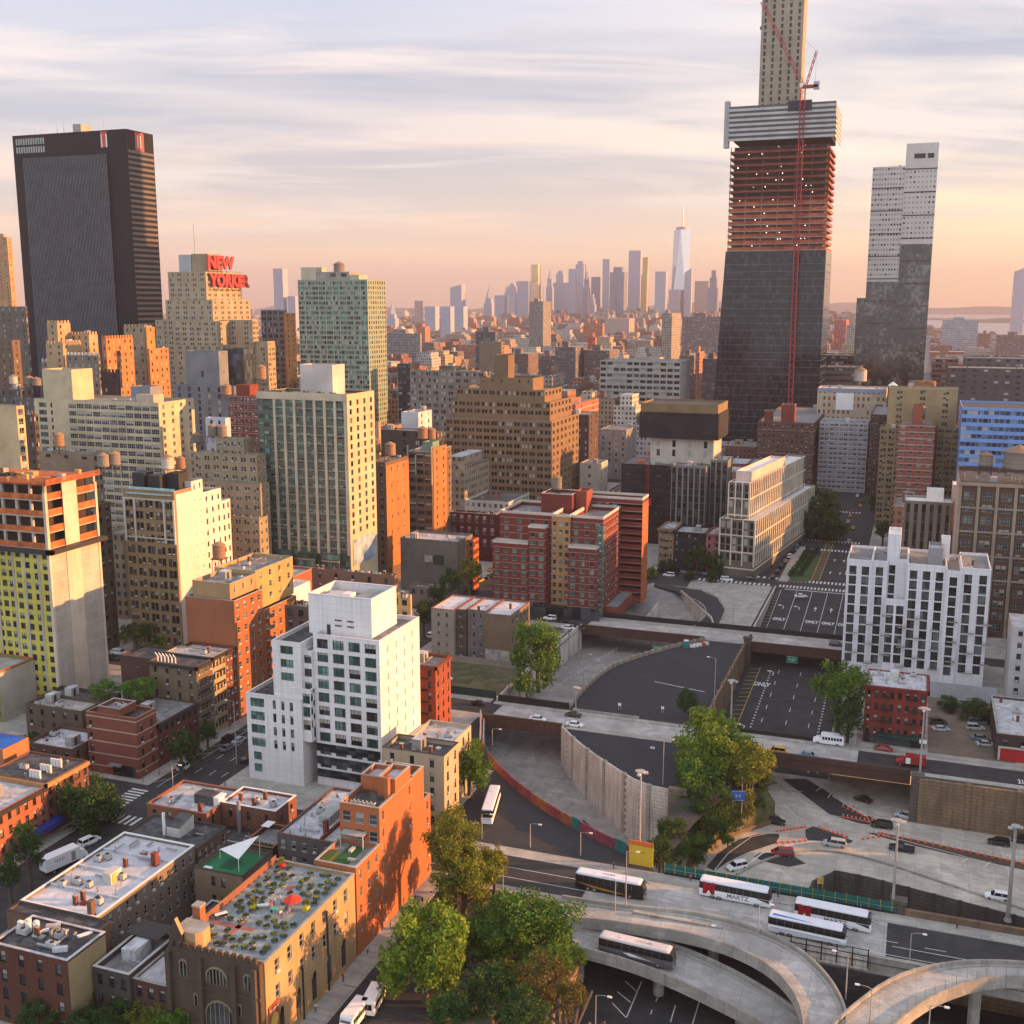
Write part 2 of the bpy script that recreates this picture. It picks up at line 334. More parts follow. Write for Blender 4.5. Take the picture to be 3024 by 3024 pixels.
patch('road_patch', [(2378, 2450), (2400, 2440), (2430, 2448), (2520, 2483), (2510, 2490), (2380, 2480)], -10, M_ASPH)
patch('road_patch', [(2225, 2530), (2245, 2518), (2330, 2520), (2380, 2550), (2330, 2560), (2260, 2545)], -10, M_ASPH)
patch('road_patch', [(2310, 2300), (2380, 2300), (2480, 2360), (2620, 2440), (2540, 2432), (2450, 2405)], -10, M_ASPH)
patch('road_patch', [(2560, 2460), (2600, 2458), (2800, 2500), (3030, 2550), (3030, 2570), (2800, 2522), (2640, 2482)], -10, mat('tar_brown', (.11, .07, .055), .9, 'road'))
flat('bus_lot', MUR[1:]+[(-47, 205.2), (-92, 205.2), (-92, 240), (-108, 262)], [], .02, M_LOT, **S)
flat('grey_lot', [p for p in WALLR[::-1]]+[(-84.5, 274), (-37, 274), (-33, 262), (-38, 246), (-43, 240)], [], .02, M_LOT, **S)
flat('grey_lot', [(-86.6, 287.5), (-50, 287.5), (-50, 364), (-64, 364), (-74, 349.3), (-83.6, 330.6), (-86.1, 320), (-87.2, 301)], [], .02, M_LOT, **S)
for (x0, x1, y0, y1) in [(-106, -50, 274.6, 283.5), (-36, -9, 274.6, 283.5), (-106, -50, 369, 377.5), (-49, -17, 369, 377.5), (-55, 0.5, 189.5, 201)]:
    mb = MB(); mb.quad((x0, y0, .012), (x1, y0, .012), (x1, y1, .012), (x0, y1, .012), M_DECK); mb.build('bridge_roadway', **S)
def pad(x0, x1, y0, y1, m=None, z=.13):
    mb = MB(); mb.box(x0, y0, -.02, x1, y1, z, m or M_PAVE, bottom=False); mb.build('pavement', **S)
for x0, x1, y0, y1 in [(-150, -82, 118, 190), (-150, -92, 205, 240), (-150, -109, 240, 275), (-150, -110, 284, 368), (-150, -106, 378, 450),
                       (-109, -84.6, 272.3, 274.5), (-109, -50, 283.6, 285.8), (-84, -36, 272.3, 274.5), (-36, 90, 272.3, 274.5), (-49.5, 90, 283.6, 285.8), (-107, -50, 365.4, 368.8), (-106, -16, 377.6, 381), (-49.5, -16, 365.4, 368.8),
                       (-92, 90, 201, 204.4), (-82, -58, 187, 189.4), (4, 90, 187, 189.4), (-16, 90, 286, 368), (-16, 90, 377, 450), (-430, -166, 118, 190), (-430, -166, 204, 275), (-430, -166, 284, 368), (-430, -166, 378, 450)]:
    pad(x0, x1, y0, y1)
for k in range(9):
    y0 = 460+80*k; y1 = y0+66
    for x0, x1 in [(-150, -62 if k < 2 else -50), (-430, -166), (-715, -450), (-18, 110), (132, 380)]: pad(x0, x1, y0, y1)
mb = MB(); mb.quad((7.6, 288, .145), (28, 288, .145), (28, 332, .145), (7.6, 332, .145), mat('yard_dirt', (.20, .155, .12), .95, 'road')); mb.build('yard', **S)
pad(-46, -38, 460, 512, mat('lawn', (.05, .09, .03), .9)); pad(-50, -46.2, 458, 530, M_PAVE)
flat('pavement', [(-83, 432), (-84, 447.5), (-51, 447.5), (-51, 383), (-61, 383), (-64, 394), (-76, 415)], [], .1, M_PAVE, **S)
M_GRASS = mat('grass', (.075, .085, .035), .95, 'road', col2=(.19, .15, .09))
mb = MB(); mb.quad((-146, 288, .16), (-109.2, 288, .16), (-109.2, 315, .16), (-146, 315, .16), M_GRASS)
mb.build('grass', label='patchy dry grass on the vacant lot behind the green hoarding', kind='stuff')
mb = MB(); mb.prism([(-86, 100), (-52, 100), (-50, 172), (-56, 184), (-61, 186.4), (-86, 186.4)], -9, [-.4, -2.5, -2.2, -.6, -.1, -.1], M_GRASS)
mb.build('embankment', **S)
mb = MB(); mb.prism([(-46.6, 242.2), (-46.6, 228), (-44.5, 214), (-42.4, 216), (-40.8, 229), (-37.2, 243), (-31.2, 250), (-26.4, 256.5), (-31, 262), (-37, 271)], -10, [-.2, -1, -5, -7, -7, -7, -7, -5, -1.5, -.1], M_GRASS); mb.build('embankment', **S)
M_WAT = mat('water', (.16, .16, .17), .3, var=.1, spec=1.0)
flat('water', [(700, 900), (640, 2000), (400, 2800), (130, 3500), (-20, 4000), (-200, 4700), (-440, 5250), (-900, 5900), (-1500, 6600), (-1800, 7600), (-2600, 9600), (-2600, 14500), (9000, 14500), (9000, 900)], [], .6, M_WAT, **S)
def hills(name, x0, x1, y, h, seed, depth=900, m=None):
    mb = MB(); n = 60; q = random.Random(seed); ph = [q.uniform(0, 6.3) for _ in range(4)]; m = m or mat('far_land', (.07, .08, .06), .95)
    def hh(k):
        e = min(1, k/6, (n-k)/6); a = k/n*9
        return max(.5, e*h*(.62+.2*math.sin(a*.7+ph[0])+.12*math.sin(a*2.1+ph[1])+.06*math.sin(a*5+ph[2])))
    for k in range(n):
        xa = x0+(x1-x0)*k/n; xb = x0+(x1-x0)*(k+1)/n; a, b = hh(k), hh(k+1)
        mb.quad((xa, y, 0), (xb, y, 0), (xb, y+depth*.5, b), (xa, y+depth*.5, a), m); mb.quad((xa, y+depth*.5, a), (xb, y+depth*.5, b), (xb, y+depth, 0), (xa, y+depth, 0), m)
    mb.build(name, **S)
hills('far_hills', -9000, -1500, 13000, 170, 3); hills('far_hills', -2500, 5000, 14200, 150, 8); hills('far_hills', -6000, 500, 15500, 170, 5)
hills('island', 200, 1500, 7600, 40, 12, 500); hills('island', -300, 700, 8800, 26, 14, 400); hills('island', 500, 2600, 6300, 16, 15, 250)
hz = bpy.data.materials.new('haze'); hz.use_nodes = True; t = NT(hz.node_tree)
for n in list(t.n):
    if n.type != 'OUTPUT_MATERIAL': t.n.remove(n)
pv = t.add('ShaderNodeVolumePrincipled'); pv.inputs['Color'].default_value = (.56, .54, .66, 1); pv.inputs['Density'].default_value = HAZE = .000078; pv.inputs['Anisotropy'].default_value = .1
t.l.new(pv.outputs[0], [n for n in t.n if n.type == 'OUTPUT_MATERIAL'][0].inputs['Volume'])
mb = MB(); mb.box(-10500, -350, -18, 10500, 17000, 570, hz); mb.build('haze', kind='stuff', label='thin evening haze over the whole city')

def wallthing(name, label, path, w, z0, z1, m, cat='wall', group=None, top=None, posts=None):
    r = thing(name, label, cat, (path[0][0], path[0][1], 0), group=group); mb = MB(); mb.strip(path, w, z0, z1, m, top); mb.build('wall_panel', r)
    if posts:
        step, pw, pm, ztop = posts; d = 0; acc = 0
        for a, b in zip(path[:-1], path[1:]):
            L = math.hypot(b[0]-a[0], b[1]-a[1]); s = -acc
            while s+step <= L:
                s += step; k = s/L; x, y = a[0]+(b[0]-a[0])*k, a[1]+(b[1]-a[1])*k
                zz0 = z0 if not isinstance(z0, (list, tuple)) else min(z0)
                mb = MB(); mb.box(x-pw, y-pw, zz0, x+pw, y+pw, ztop, pm, rot=math.atan2(b[1]-a[1], b[0]-a[0])); mb.build('pier', r)
            acc = L-s
    return r
def dens(path, step=3.0):
    o = []
    for a, b in zip(path[:-1], path[1:]):
        n = max(1, int(math.hypot(b[0]-a[0], b[1]-a[1])/step))
        for k in range(n): o.append((a[0]+(b[0]-a[0])*k/n, a[1]+(b[1]-a[1])*k/n))
    return o+[path[-1]]
def smooth(path, it=2):
    for _ in range(it):
        q = [path[0]]
        for a, b in zip(path[:-1], path[1:]):
            q += [tuple(a[i]*.75+b[i]*.25 for i in range(len(a))), tuple(a[i]*.25+b[i]*.75 for i in range(len(a)))]
        path = q+[path[-1]]
    return path
wallthing('retaining_wall', 'pale concrete trench wall below the tree and the brick tenements', [(-108.6, 286), (-108.9, 326), (-107.2, 366)], .5, -8, 1.3, M_PANEL, posts=(9.5, .45, M_CONC, 1.6))
wallthing('retaining_wall', 'tall curved grey panelled wall holding up the small dark lot', smooth([(-84.6, 271.8), (-79.2, 264.6), (-72.2, 257.2), (-66.6, 252.1), (-56.2, 243.1), (-47.2, 242.0)], 1), .6, -14.6, .9, M_PANEL, posts=(8.5, .5, M_CONC, 1.1))
r = wallthing('stone_pier', 'rough grey stone block ending the tall panelled wall', [(-49.2, 242.0), (-44.9, 242.0)], 1.6, -10.2, 1.6, mat('rubble', (.24, .2, .16), .9, 'panel'), cat='stone pier')
wallthing('barrier_wall', 'low weathered barrier curving along the dark lot above the trench', smooth([(-87.2, 286.4), (-87.9, 301), (-86.7, 320), (-84.2, 331), (-74.2, 350), (-63.3, 365)], 1), .5, -8, 1.1, mat('stained_conc', (.33, .26, .2), .9, 'panel'), posts=(3.2, .32, M_CONC, 1.35))
wallthing('trench_wall', 'shadowed base wall under the painted hoarding', [(p[0]+.4, p[1]+.4) for p in MUR], .4, -15, -.05, M_PANEL)
wallthing('brown_wall', 'brown stone wall beside the five sunken lanes', [(-49.7, 365), (-49.7, 286)], .7, -11, 1.0, M_RUST, posts=(7.5, .5, M_RUST, 1.4))
wallthing('trench_wall', 'wall of the sunken lanes under the white balcony building', [(-16.1, 286), (-16.1, 447)], .5, -11, 1.0, M_CONC)
wallthing('trench_wall', 'low kerb wall along the left of the arrow lanes', [(-49.7, 447), (-49.7, 381.4)], .5, -6, .8, M_PANEL)
wallthing('brown_wall', 'long brown wall lit by the low sun below the wide street', [(5.6, 267.8), (90, 267.8)], .8, -11, 1.3, M_RUST, posts=(11, .6, M_RUST, 1.5))
wallthing('brown_wall', 'brown parapet along the bus street right of the lamp pier', [(3.5, 204.9), (90, 204.9)], .6, -16, 1.3, M_RUST)
wallthing('pit_wall', 'dark pilastered wall dropping beside the ramp curve', [(PIT[0][0], 205.4)]+[(a, b+.2) for a, b in PT_], .4, -17, -9.2, mat('pit', (.10, .09, .08), .9, 'panel'), posts=(5.2, .35, mat('pit2', (.06, .055, .05), .9), -9.2))
wallthing('kerb_wall', 'rusty curved kerb wall round the wooded slope', smooth([(-44.6, 206), (-44, 214), (-42.2, 216), (-40.6, 229), (-37, 243), (-31, 250), (-26, 256.5), (-27.5, 261)], 1), .6, -10.1, -8.9, M_RUST)
wallthing('ramp_wall', 'concrete side wall of the curling ramp by the red brick block', [(-104.2, 381.5), (-103, 400), (-101.3, 420), (-96.5, 433)], .4, -8, [1.2, 1.2, 1.2, 1.2], M_PANEL)
wallthing('ramp_wall', 'concrete wall between the curling ramp and the arrow lanes', [(-63, 381.5), (-66, 392), (-75, 409), (-84, 426)], .4, -8, 1.1, M_PANEL)
wallthing('ramp_wall', 'short pale wedge wall inside the curling ramp', [(-89, 385), (-88.5, 408)], .4, -8, [-.6, .9], M_PANEL)
wallthing('abutment', 'rough stone pier at the right end of the long brown bridge', [(3.8, 268.9), (6.8, 268.9)], 2.6, -10.2, 1.8, mat('rubble2', (.12, .10, .09), .9, 'panel'), cat='stone pier')
def bridge(label, x0, x1, y0, y1, zb, mg, near=True):
    r = thing('bridge', label, 'bridge', ((x0+x1)/2, (y0+y1)/2, 0)); mb = MB(); mb.box(x0, y0+.6, zb, x1, y1-.2, -.02, M_BLACKST); mb.build('deck_slab', r)
    mb = MB(); mb.box(x0, y0-.05, zb-.4, x1, y0+.45, 1.15, mg); mb.box(x0, y0-.2, 1.15, x1, y0+.6, 1.27, mg); mb.box(x0, y0-.25, zb-.45, x1, y0+.5, zb-.3, mg); mb.build('girder', r)
    n = int((x1-x0)/1.6)
    mb = MB()
    for k in range(n+1): x = x0+(x1-x0)*k/n; mb.box(x-.07, y0-.2, zb-.4, x+.07, y0-.05, 1.1, mg)
    mb.build('stiffener', r, kind='stuff')
bridge('brown girder bridge over the curved road beside the painted hoarding', -107.6, -84.9, 272.2, 286, -1.7, M_BROWNST)
bridge('long brown girder bridge above the cone-lined highway', -36.4, 3.6, 272.2, 286, -1.9, M_BROWNST)
bridge('far brown bridge over the sloping trench beside the big tree', -106.6, -63.5, 365.2, 381, -1.6, M_BROWNST)
bridge('far brown bridge above the sunken lanes with the green sign', -49.2, -16.4, 365.2, 381, -1.6, M_BROWNST)
bridge('wide concrete bridge that carries the coaches above the highway', -44, 60, 186.8, 204.6, -1.5, M_CONC)
wallthing('parapet', 'solid black parapet on the far side of the middle bridge', [(-108.3, 286), (-87, 286)], .35, -.2, 2.1, M_BLACKST)
wallthing('parapet', 'black parapet along the near bridge behind the white shuttle bus', [(-49.2, 286), (-16.4, 286)], .35, -1.6, 1.1, M_BLACKST)
wallthing('parapet', 'long solid black parapet crossing below the curling ramp', [(-103.8, 381), (-16.4, 381)], .35, -1.6, 1.9, M_BLACKST)
wallthing('kerb', 'pale concrete kerb along the front of the large dark lot', [(-86, 286.3), (-67, 286.3)], .4, 0, .6, M_CONC)
wallthing('kerb_wall', 'long low concrete kerb curling between the highway lanes', smooth(PZ([(2175, 2585), (2250, 2545), (2330, 2520), (2430, 2510), (2560, 2535), (2700, 2580), (2860, 2635), (3030, 2690)], -10), 2), .35, -10, -9.55, M_CONC)
wallthing('kerb', 'curved concrete divider on the road of the left trench', smooth(PZ([(1560, 2190), (1542, 2240), (1546, 2290), (1575, 2345), (1625, 2410)], -13), 2), .5, -14.6, -12.6, M_CONC)
wallthing('kerb', 'dark kerb at the foot of the tall curved wall', smooth(PZ([(1643, 2262), (1650, 2310), (1680, 2370), (1740, 2440), (1840, 2500)], -13.5), 2), .5, -14.6, -13.9, M_FRAME)
flat('ramp_road', PZ([(2045, 1856), (2085, 1822), (2084, 1797), (2060, 1776), (2015, 1760), (1990, 1745), (2012, 1736), (2070, 1744), (2118, 1766), (2140, 1800), (2128, 1832), (2110, 1860)]), [], .115, M_LOT, **S)
wallthing('kerb', 'thin curved kerb outside the curling ramp on the plaza', smooth(PZ([(1990, 1733), (2070, 1741), (2121, 1763), (2144, 1800), (2132, 1832)]), 1), .3, .1, .35, M_CONC)
wallthing('kerb', 'thin curved kerb inside the curling ramp on the plaza', smooth(PZ([(2045, 1856), (2085, 1822), (2084, 1797), (2060, 1776), (2015, 1760)]), 1), .3, .1, .6, M_CONC)
r = thing('hoarding', 'long painted plywood hoarding in rust, maroon and teal along the bus lot', 'hoarding', (-47, 207.4, 0))
hp = smooth([(-100.4, 252.2)]+MUR[3:], 2); cols_ = [(.26, .09, .05), (.30, .11, .05), (.02, .16, .15), (.24, .05, .07), (.28, .10, .05), (.02, .16, .15), (.22, .05, .08), (.24, .06, .09), (.20, .05, .08), (.02, .16, .15), (.20, .05, .09)]
hp = dens(hp, 1.2); n = len(hp)
for k in range(22):
    a = int(k*(n-1)/22); b = int((k+1)*(n-1)/22); c = cols_[k % 11] if k % 11 not in (2, 5, 9) or k % 2 == 0 else (.25, .07, .07)
    mb = MB(); mb.strip(hp[a:b+1], .2, -.1, 2.7 if c[1] > .15 else 2.4, mat('paint_%d' % int(c[0]*1000+c[1]*100), c, .8, scale=8, var=.35)); mb.build('painted_panel', r)
wallthing('hoarding_wall', 'pale pink scalloped wall at the left end of the painted hoarding', smooth([(-108.2, 272), (-104.2, 262), (-100.6, 252.4)], 1), .4, -8, 2.3, mat('pink_wall', (.45, .34, .28), .85, 'wall'))
r = thing('hoarding', 'dark green plywood hoarding in front of the grass lot', 'hoarding', (-146, 287, 0)); mb = MB(); mb.box(-146, 287.2, .1, -109.4, 287.35, 2.5, mat('hoard_green', (.02, .045, .04), .8)); mb.build('plywood_panel', r)
for k in range(10):
    mb = MB(); mb.box(-146+k*4, 287.05, .1, -145.85+k*4, 287.2, 2.6, M_FRAME); mb.build('post', r)
mb = MB(); mb.box(-133.2, 287.0, .5, -131.4, 287.15, 2.3, mat('poster', (.35, .12, .3), .6, scale=12, var=.9)); mb.build('poster', r)
r = thing('green_fence', 'green scaffold-net fence on the bus bridge behind the coaches', 'fence', (-42, 204.6, 0))
mb = MB(); mb.box(-42, 204.55, .1, 1.5, 204.62, 2.3, mat('green_net', (.01, .13, .11), .8, scale=5)); mb.build('net', r)
mb = MB(); mb.box(-42, 204.3, -.2, 1.5, 204.54, .5, M_BLACKST); mb.build('kerb', r)
for k in range(22):
    mb = MB(); mb.box(-42+k*2.05, 204.38, .1, -41.92+k*2.05, 204.54, 2.5, M_YEL if k % 1 == 0 else M_METAL); mb.build('post', r)
mb = MB(); mb.box(-42, 204.42, 1.25, 1.5, 204.52, 1.33, M_METAL); mb.build('rail', r)
def ramp(label, left, right, zl, th=1.1, par=.85, pcol=None, m=None, piers=True):
    """left/right: matching edge points in plan; zl: deck height per point"""
    n = len(left); cx = sum(p[0] for p in left)/n; cy = sum(p[1] for p in left)/n
    r = thing('ramp', label, 'road ramp', (cx, cy, 0)); L = smooth([(p[0], p[1], z) for p, z in zip(left, zl)], 2); Q = smooth([(p[0], p[1], z) for p, z in zip(right, zl)], 2)
    mb = MB(); m = m or M_DECK
    for a, b, c, d in zip(L[:-1], L[1:], Q[1:], Q[:-1]):
        mb.quad(a, d, c, b, m)
        mb.quad((b[0], b[1], b[2]-th), (c[0], c[1], c[2]-th), (d[0], d[1], d[2]-th), (a[0], a[1], a[2]-th), M_CONC)
    mb.build('deck', r)
    for side in (L, Q):
        mb = MB(); mb.strip([p[:2] for p in side], .35, [p[2]-th-.3 for p in side], [p[2]+par for p in side], pcol or M_CONC); mb.build('parapet', r)
    for side, oth in ((L, Q), (Q, L)):
        k = [(a[0]*.91+b[0]*.09, a[1]*.91+b[1]*.09, a[2]) for a, b in zip(side, oth)]
        mb = MB(); mb.strip([p[:2] for p in k], .7, [p[2]+.01 for p in k], [p[2]+.18 for p in k], M_PAVE); mb.build('kerb', r)
    if piers:
        for k in range(3, len(L)-2, max(3, len(L)//4)):
            a, b = L[k], Q[k]; mb = MB(); mb.bar((a[0]*.5+b[0]*.5, a[1]*.5+b[1]*.5, -9), (a[0]*.5+b[0]*.5, a[1]*.5+b[1]*.5, a[2]-th-.02), 1.0, M_CONC, 8); mb.build('pier', r)
    return r
z1 = [0.3, .6, 1.0, 1.4, 1.8, 2.2, 2.6]
far1 = [(1660, 2655), (1830, 2682), (2100, 2706), (2330, 2786), (2440, 2880), (2500, 2985), (2500, 3080)]
ner1 = [(1640, 2715), (1810, 2728), (2080, 2772), (2250, 2840), (2340, 2925), (2375, 3010), (2370, 3090)]
ramp('grey ramp curving from the bus street towards the bottom of the picture', [gz(*p, z) for p, z in zip(ner1, z1)], [gz(*p, z) for p, z in zip(far1, z1)], z1)
z2 = [-1.0, -1.6, -2.2, -2.8, -3.2, -3.4]
far2 = [(1650, 2738), (1840, 2752), (2000, 2800), (2180, 2880), (2350, 2985), (2450, 3080)]
ner2 = [(1640, 2790), (1800, 2828), (1930, 2872), (2080, 2940), (2240, 3022), (2340, 3100)]
ramp('lower ramp carrying the pink-roofed coach', [gz(*p, z) for p, z in zip(ner2, z2)], [gz(*p, z) for p, z in zip(far2, z2)], z2)
z3 = [2.5, 2.8, 3.0, 3.2, 3.2, 3.2]
far3 = [(2420, 3080), (2505, 2990), (2640, 2890), (2800, 2850), (2960, 2846), (3150, 2865)]
ner3 = [(2560, 3110), (2640, 3035), (2740, 2955), (2870, 2905), (2980, 2890), (3150, 2905)]
rr = ramp('sunlit ramp with tall mesh railing in the bottom right corner', [gz(*p, z) for p, z in zip(ner3, z3)], [gz(*p, z) for p, z in zip(far3, z3)], z3)
L = smooth([(*gz(*p, z), z) for p, z in zip(ner3, z3)], 2)
for k in range(0, len(L), 1):
    mb = MB(); mb.bar((L[k][0], L[k][1], L[k][2]+.8), (L[k][0], L[k][1], L[k][2]+2.6), .05, M_METAL); mb.build('railing_post', rr)
mb = MB()
for zt in (1.3, 1.75, 2.2, 2.6):
    for a, b in zip(L[:-1], L[1:]): mb.bar((a[0], a[1], a[2]+zt), (b[0], b[1], b[2]+zt), .022, M_METAL, 3)
mb.build('railing', rr)
for k, (px, py, lab) in enumerate([(2140, 2760, 'dark steel fence panel on the bus street behind the ramp')]):
    pass
r = thing('steel_fence', 'black steel fence behind the blue-striped coach', 'fence', (-17, 186.2, 0))
for k in range(7):
    mb = MB(); mb.box(-18+k*2.6, 186.1, -1, -17.8+k*2.6, 186.3, 2.6, M_DKMET); mb.build('post', r)
mb = MB(); [mb.box(-18, 186.15, z, -2.2, 186.25, z+.12, M_DKMET) for z in (.3, 1.3, 2.4)]; mb.build('rail', r)
mb = MB(); mb.box(-18, 186.35, -1.5, -2.2, 186.6, 1.0, M_PANEL); mb.build('base_wall', r)
r = wallthing('concrete_wall', 'concrete wall between the lower road and the wooded bank', [(-50, 172), (-50.5, 150), (-51, 110)], .6, -9, -1.4, M_RUST)
def marks(name, quads, m, **k):
    mb = MB()
    for q in quads: mb.poly(q, m)
    return mb.build(name, **dict(S, **k))
def line(a, b, w, z):
    a = Vector(a); b = Vector(b); d = (b-a).normalized(); q = Vector((-d.y, d.x))*w/2; zf = z if callable(z) else (lambda x, y: z)
    P = [a+q, a-q, b-q, b+q]; P = [(p.x, p.y, zf(p.x, p.y)) for p in P]
    return P if (P[1][0]-P[0][0])*(P[2][1]-P[0][1])-(P[1][1]-P[0][1])*(P[2][0]-P[0][0]) > 0 else P[::-1]
z2f = lambda x, y: zT2(y)+.07
def crosswalk(x0, x1, y0, y1, n, along='x', z=.016):
    Q = []
    for k in range(n):
        if along == 'x': a = x0+(x1-x0)*(k+.5)/n; Q.append(line((a, y0), (a, y1), (x1-x0)/n*.5, z))
        else: a = y0+(y1-y0)*(k+.5)/n; Q.append(line((x0, a), (x1, a), (y1-y0)/n*.5, z))
    marks('crosswalk', Q, M_LINE)
crosswalk(-49, -16, 448.5, 452.5, 24); crosswalk(-49, -16, 459.5, 463.5, 22); crosswalk(-82, -52, 448.5, 452, 16); crosswalk(-80, -50, 461, 464.5, 12); crosswalk(-50, -22, 545, 549, 18); crosswalk(-50, -22, 524, 528, 18); crosswalk(-50, -26, 628, 632, 14)
crosswalk(-165, -151, 185.5, 189.5, 9); crosswalk(-168.5, -164, 190, 202, 9, 'y'); crosswalk(-165, -151, 278-7, 278-4, 9); crosswalk(-165, -151, 369-4, 369, 9); crosswalk(-165, -151, 452, 455.5, 9); crosswalk(-151, -147.5, 370, 377, 6, 'y')
Q = []
for k in range(1, 5): x = -47+k*5.9; Q.append(line((x, 383), (x, 445), .18, z2f))
Q.append(line((-46, 446), (-17, 446), .6, z2f))
for s in (-47.2, -17.6): Q.append(line((s, 383), (s, 445), .15, z2f))
for k in range(7):
    y = 300+k*10
    for x in (-38+2.5*0, -31, -24.5): Q.append(line((x, y), (x, y+3.2), .2, z2f))
for k in range(34):
    y = 289+k*2.2
    for x in (-40.5, -21.5): Q.append(line((x, y), (x, y+.7), .55, z2f))
Q.append(line((-33.5, 291), (-32.6, 300), .35, z2f)); Q.append(line((-31.5, 291), (-32.3, 300), .35, z2f))
for k in range(4): Q.append(line((-19, 290+k*3), (-16.8, 292+k*3), .3, z2f))
Q.append(line((-19.2, 289), (-19.2, 303), .25, z2f))
marks('lane_marking', Q, M_LINE)
Q = []
for k in range(22): y = 288+k*3.5; Q.append(line((-47.5, y), (-44.3, y+1.2), .22, z2f))
Q.append(line((-44.2, 288), (-44.2, 364), .2, z2f))
for k in range(18): y = 383+k*3.4; Q.append(line((-49, y), (-47.4, y+1), .2, z2f))
for k in range(25): y = 466+k*3.2; Q.append(line((-37.3, y), (-34.5, y+1.4), .3, .016))
Q += [line((-37.4, 465), (-37.4, 545), .2, .016), line((-34.3, 465), (-34.3, 545), .2, .016)]
marks('lane_marking', Q, M_YEL)
def road_text(txt, x, y, size, z, rz=0):
    mb = MB(); s = (zT2(y+2)-zT2(y-2))/4
    M = Matrix.Translation((x, y, z+.06)) @ Matrix.Rotation(math.atan(s), 4, 'X')
    text_into(mb, txt, size, M, M_LINE, sx_=.45, bold=.04, depth=.04); return mb.build('road_lettering', **S)
for x in (-44.0, -32.2, -26.4, -20.6): road_text('ONLY', x, 411, 3.8, zT2(411)+.09)
road_text('ONLY', -43.3, 361, 3.4, zT2(361)+.09) if False else None
for x, y in ((-41.8, 349), (-42.3, 304), (-20.2, 297.5)): road_text('ONLY', x, y, 4.2, zT2(y)+.09)
road_text('21', 28.5, 276.8, 3.2, .03)
def arrow(x, y, kind, z):
    Q = [line((x, y-2), (x, y+1), .28, z)]
    def tri(a, b, c):
        P = [(p[0], p[1], z(*p) if callable(z) else z) for p in (a, b, c)]
        if (P[1][0]-P[0][0])*(P[2][1]-P[0][1])-(P[1][1]-P[0][1])*(P[2][0]-P[0][0]) < 0: P.reverse()
        return P
    if kind == 'up': Q.append(tri((x-.7, y+1), (x+.7, y+1), (x, y+3)))
    else:
        s = -1 if kind == 'left' else 1
        Q.append(line((x, y+.9), (x+s*1.3, y+1.6), .35, z)); Q.append(tri((x+s*1.2, y+2.4), (x+s*1.2, y+.7), (x+s*2.6, y+1.8)))
    return Q
Q = []
for x, k in ((-44.0, 'left'), (-38.1, 'left'), (-32.2, 'up'), (-26.4, 'up'), (-20.6, 'right')): Q += arrow(x, 425, k, z2f)
Q += arrow(-42.3, 315, 'left', z2f)+arrow(-20.3, 309, 'right', z2f)+arrow(-39.5, 360, 'left', z2f)
for x in (-31, -27, -24): 
    for y in (480, 505): Q += arrow(x, y, 'up', .018)
marks('arrow_marking', Q, M_LINE)
Q = [line((-120, 192.8), (-51, 192.8), .16, .018), line((-120, 196.6), (-51, 196.6), .16, .018), line((1.5, 193.2), (90, 193.2), .16, .018), line((-5, 190.2), (90, 190.2), .16, .018)]
for k in range(8): Q.append(line((-49+k*8, 194.6), (-45.5+k*8, 194.6), .16, .02))
for k in range(12):
    for x in (-160, -156, -152.5): Q.append(line((x, 205+k*9), (x, 208+k*9), .18, .018))
Q.append(line((-163.5, 204), (-163.5, 270), .14, .018))
for k in range(9): Q.append(line((-166+.1, 206+k*5.8), (-163.6, 209+k*5.8), .14, .018))
marks('lane_marking', Q, M_LINE)
def hl(px, w=.2, z=-9.96):
    P = [gz(a, b, z) for a, b in px]; return [line(a, b, w, z) for a, b in zip(P[:-1], P[1:])]
Q = hl([(2297, 2304), (2350, 2350), (2408, 2395), (2440, 2405), (2560, 2425), (2700, 2470), (2900, 2520), (3030, 2548)])
Q += hl([(2395, 2300), (2440, 2330), (2480, 2365), (2560, 2405), (2700, 2440), (2900, 2490)])+hl([(2110, 2570), (2150, 2520), (2220, 2470), (2300, 2455), (2370, 2440)])
Q += hl([(2180, 2575), (2250, 2520), (2330, 2495), (2400, 2485), (2500, 2487)], .45)+hl([(2580, 2458), (2700, 2490), (2850, 2530), (3030, 2575)])+hl([(2740, 2555), (2850, 2580), (3030, 2640)])
Q += hl([(2460, 2350), (2500, 2375), (2560, 2410)], .8)
for a, b in (((2325, 2329), (2370, 2338)), ((2355, 2353), (2388, 2361)), ((2383, 2374), (2412, 2383)), ((2425, 2324), (2410, 2336)), ((2455, 2342), (2445, 2356)), ((2315, 2375), (2352, 2412)), ((2250, 2417), (2245, 2432)), ((2190, 2440), (2198, 2458)), ((2152, 2462), (2163, 2483)), ((2115, 2490), (2130, 2512)), ((2083, 2515), (2100, 2537)), ((2053, 2540), (2070, 2556)), ((2045, 2478), (2060, 2490)), ((2860, 2535), (2840, 2545)), ((2925, 2545), (2905, 2560)), ((2200, 2530), (2203, 2545)), ((2165, 2550), (2167, 2568))): Q += hl([a, b], .3)
marks('lane_marking', Q, M_LINE)
marks('lane_marking', hl([(1548, 2214), (1540, 2250), (1544, 2288), (1569, 2338), (1600, 2380)], .5, -13.5)+hl([(1490, 2200), (1486, 2240)], .2, -13.5), M_CONC)
Q = []
for a, b in (((1846, 2897), (1880, 2927)), ((1823, 2928), (1862, 2960)), ((1808, 2962), (1849, 3005)), ((1895, 2898), (1850, 3005)), ((1995, 2968), (1980, 3018)), ((2065, 2958), (2045, 3024)), ((1942, 2945), (1937, 2958)), ((1925, 2982), (1922, 2995))): Q += hl([a, b], .22, -8.97)
marks('lane_marking', Q, M_LINE)
Q = []
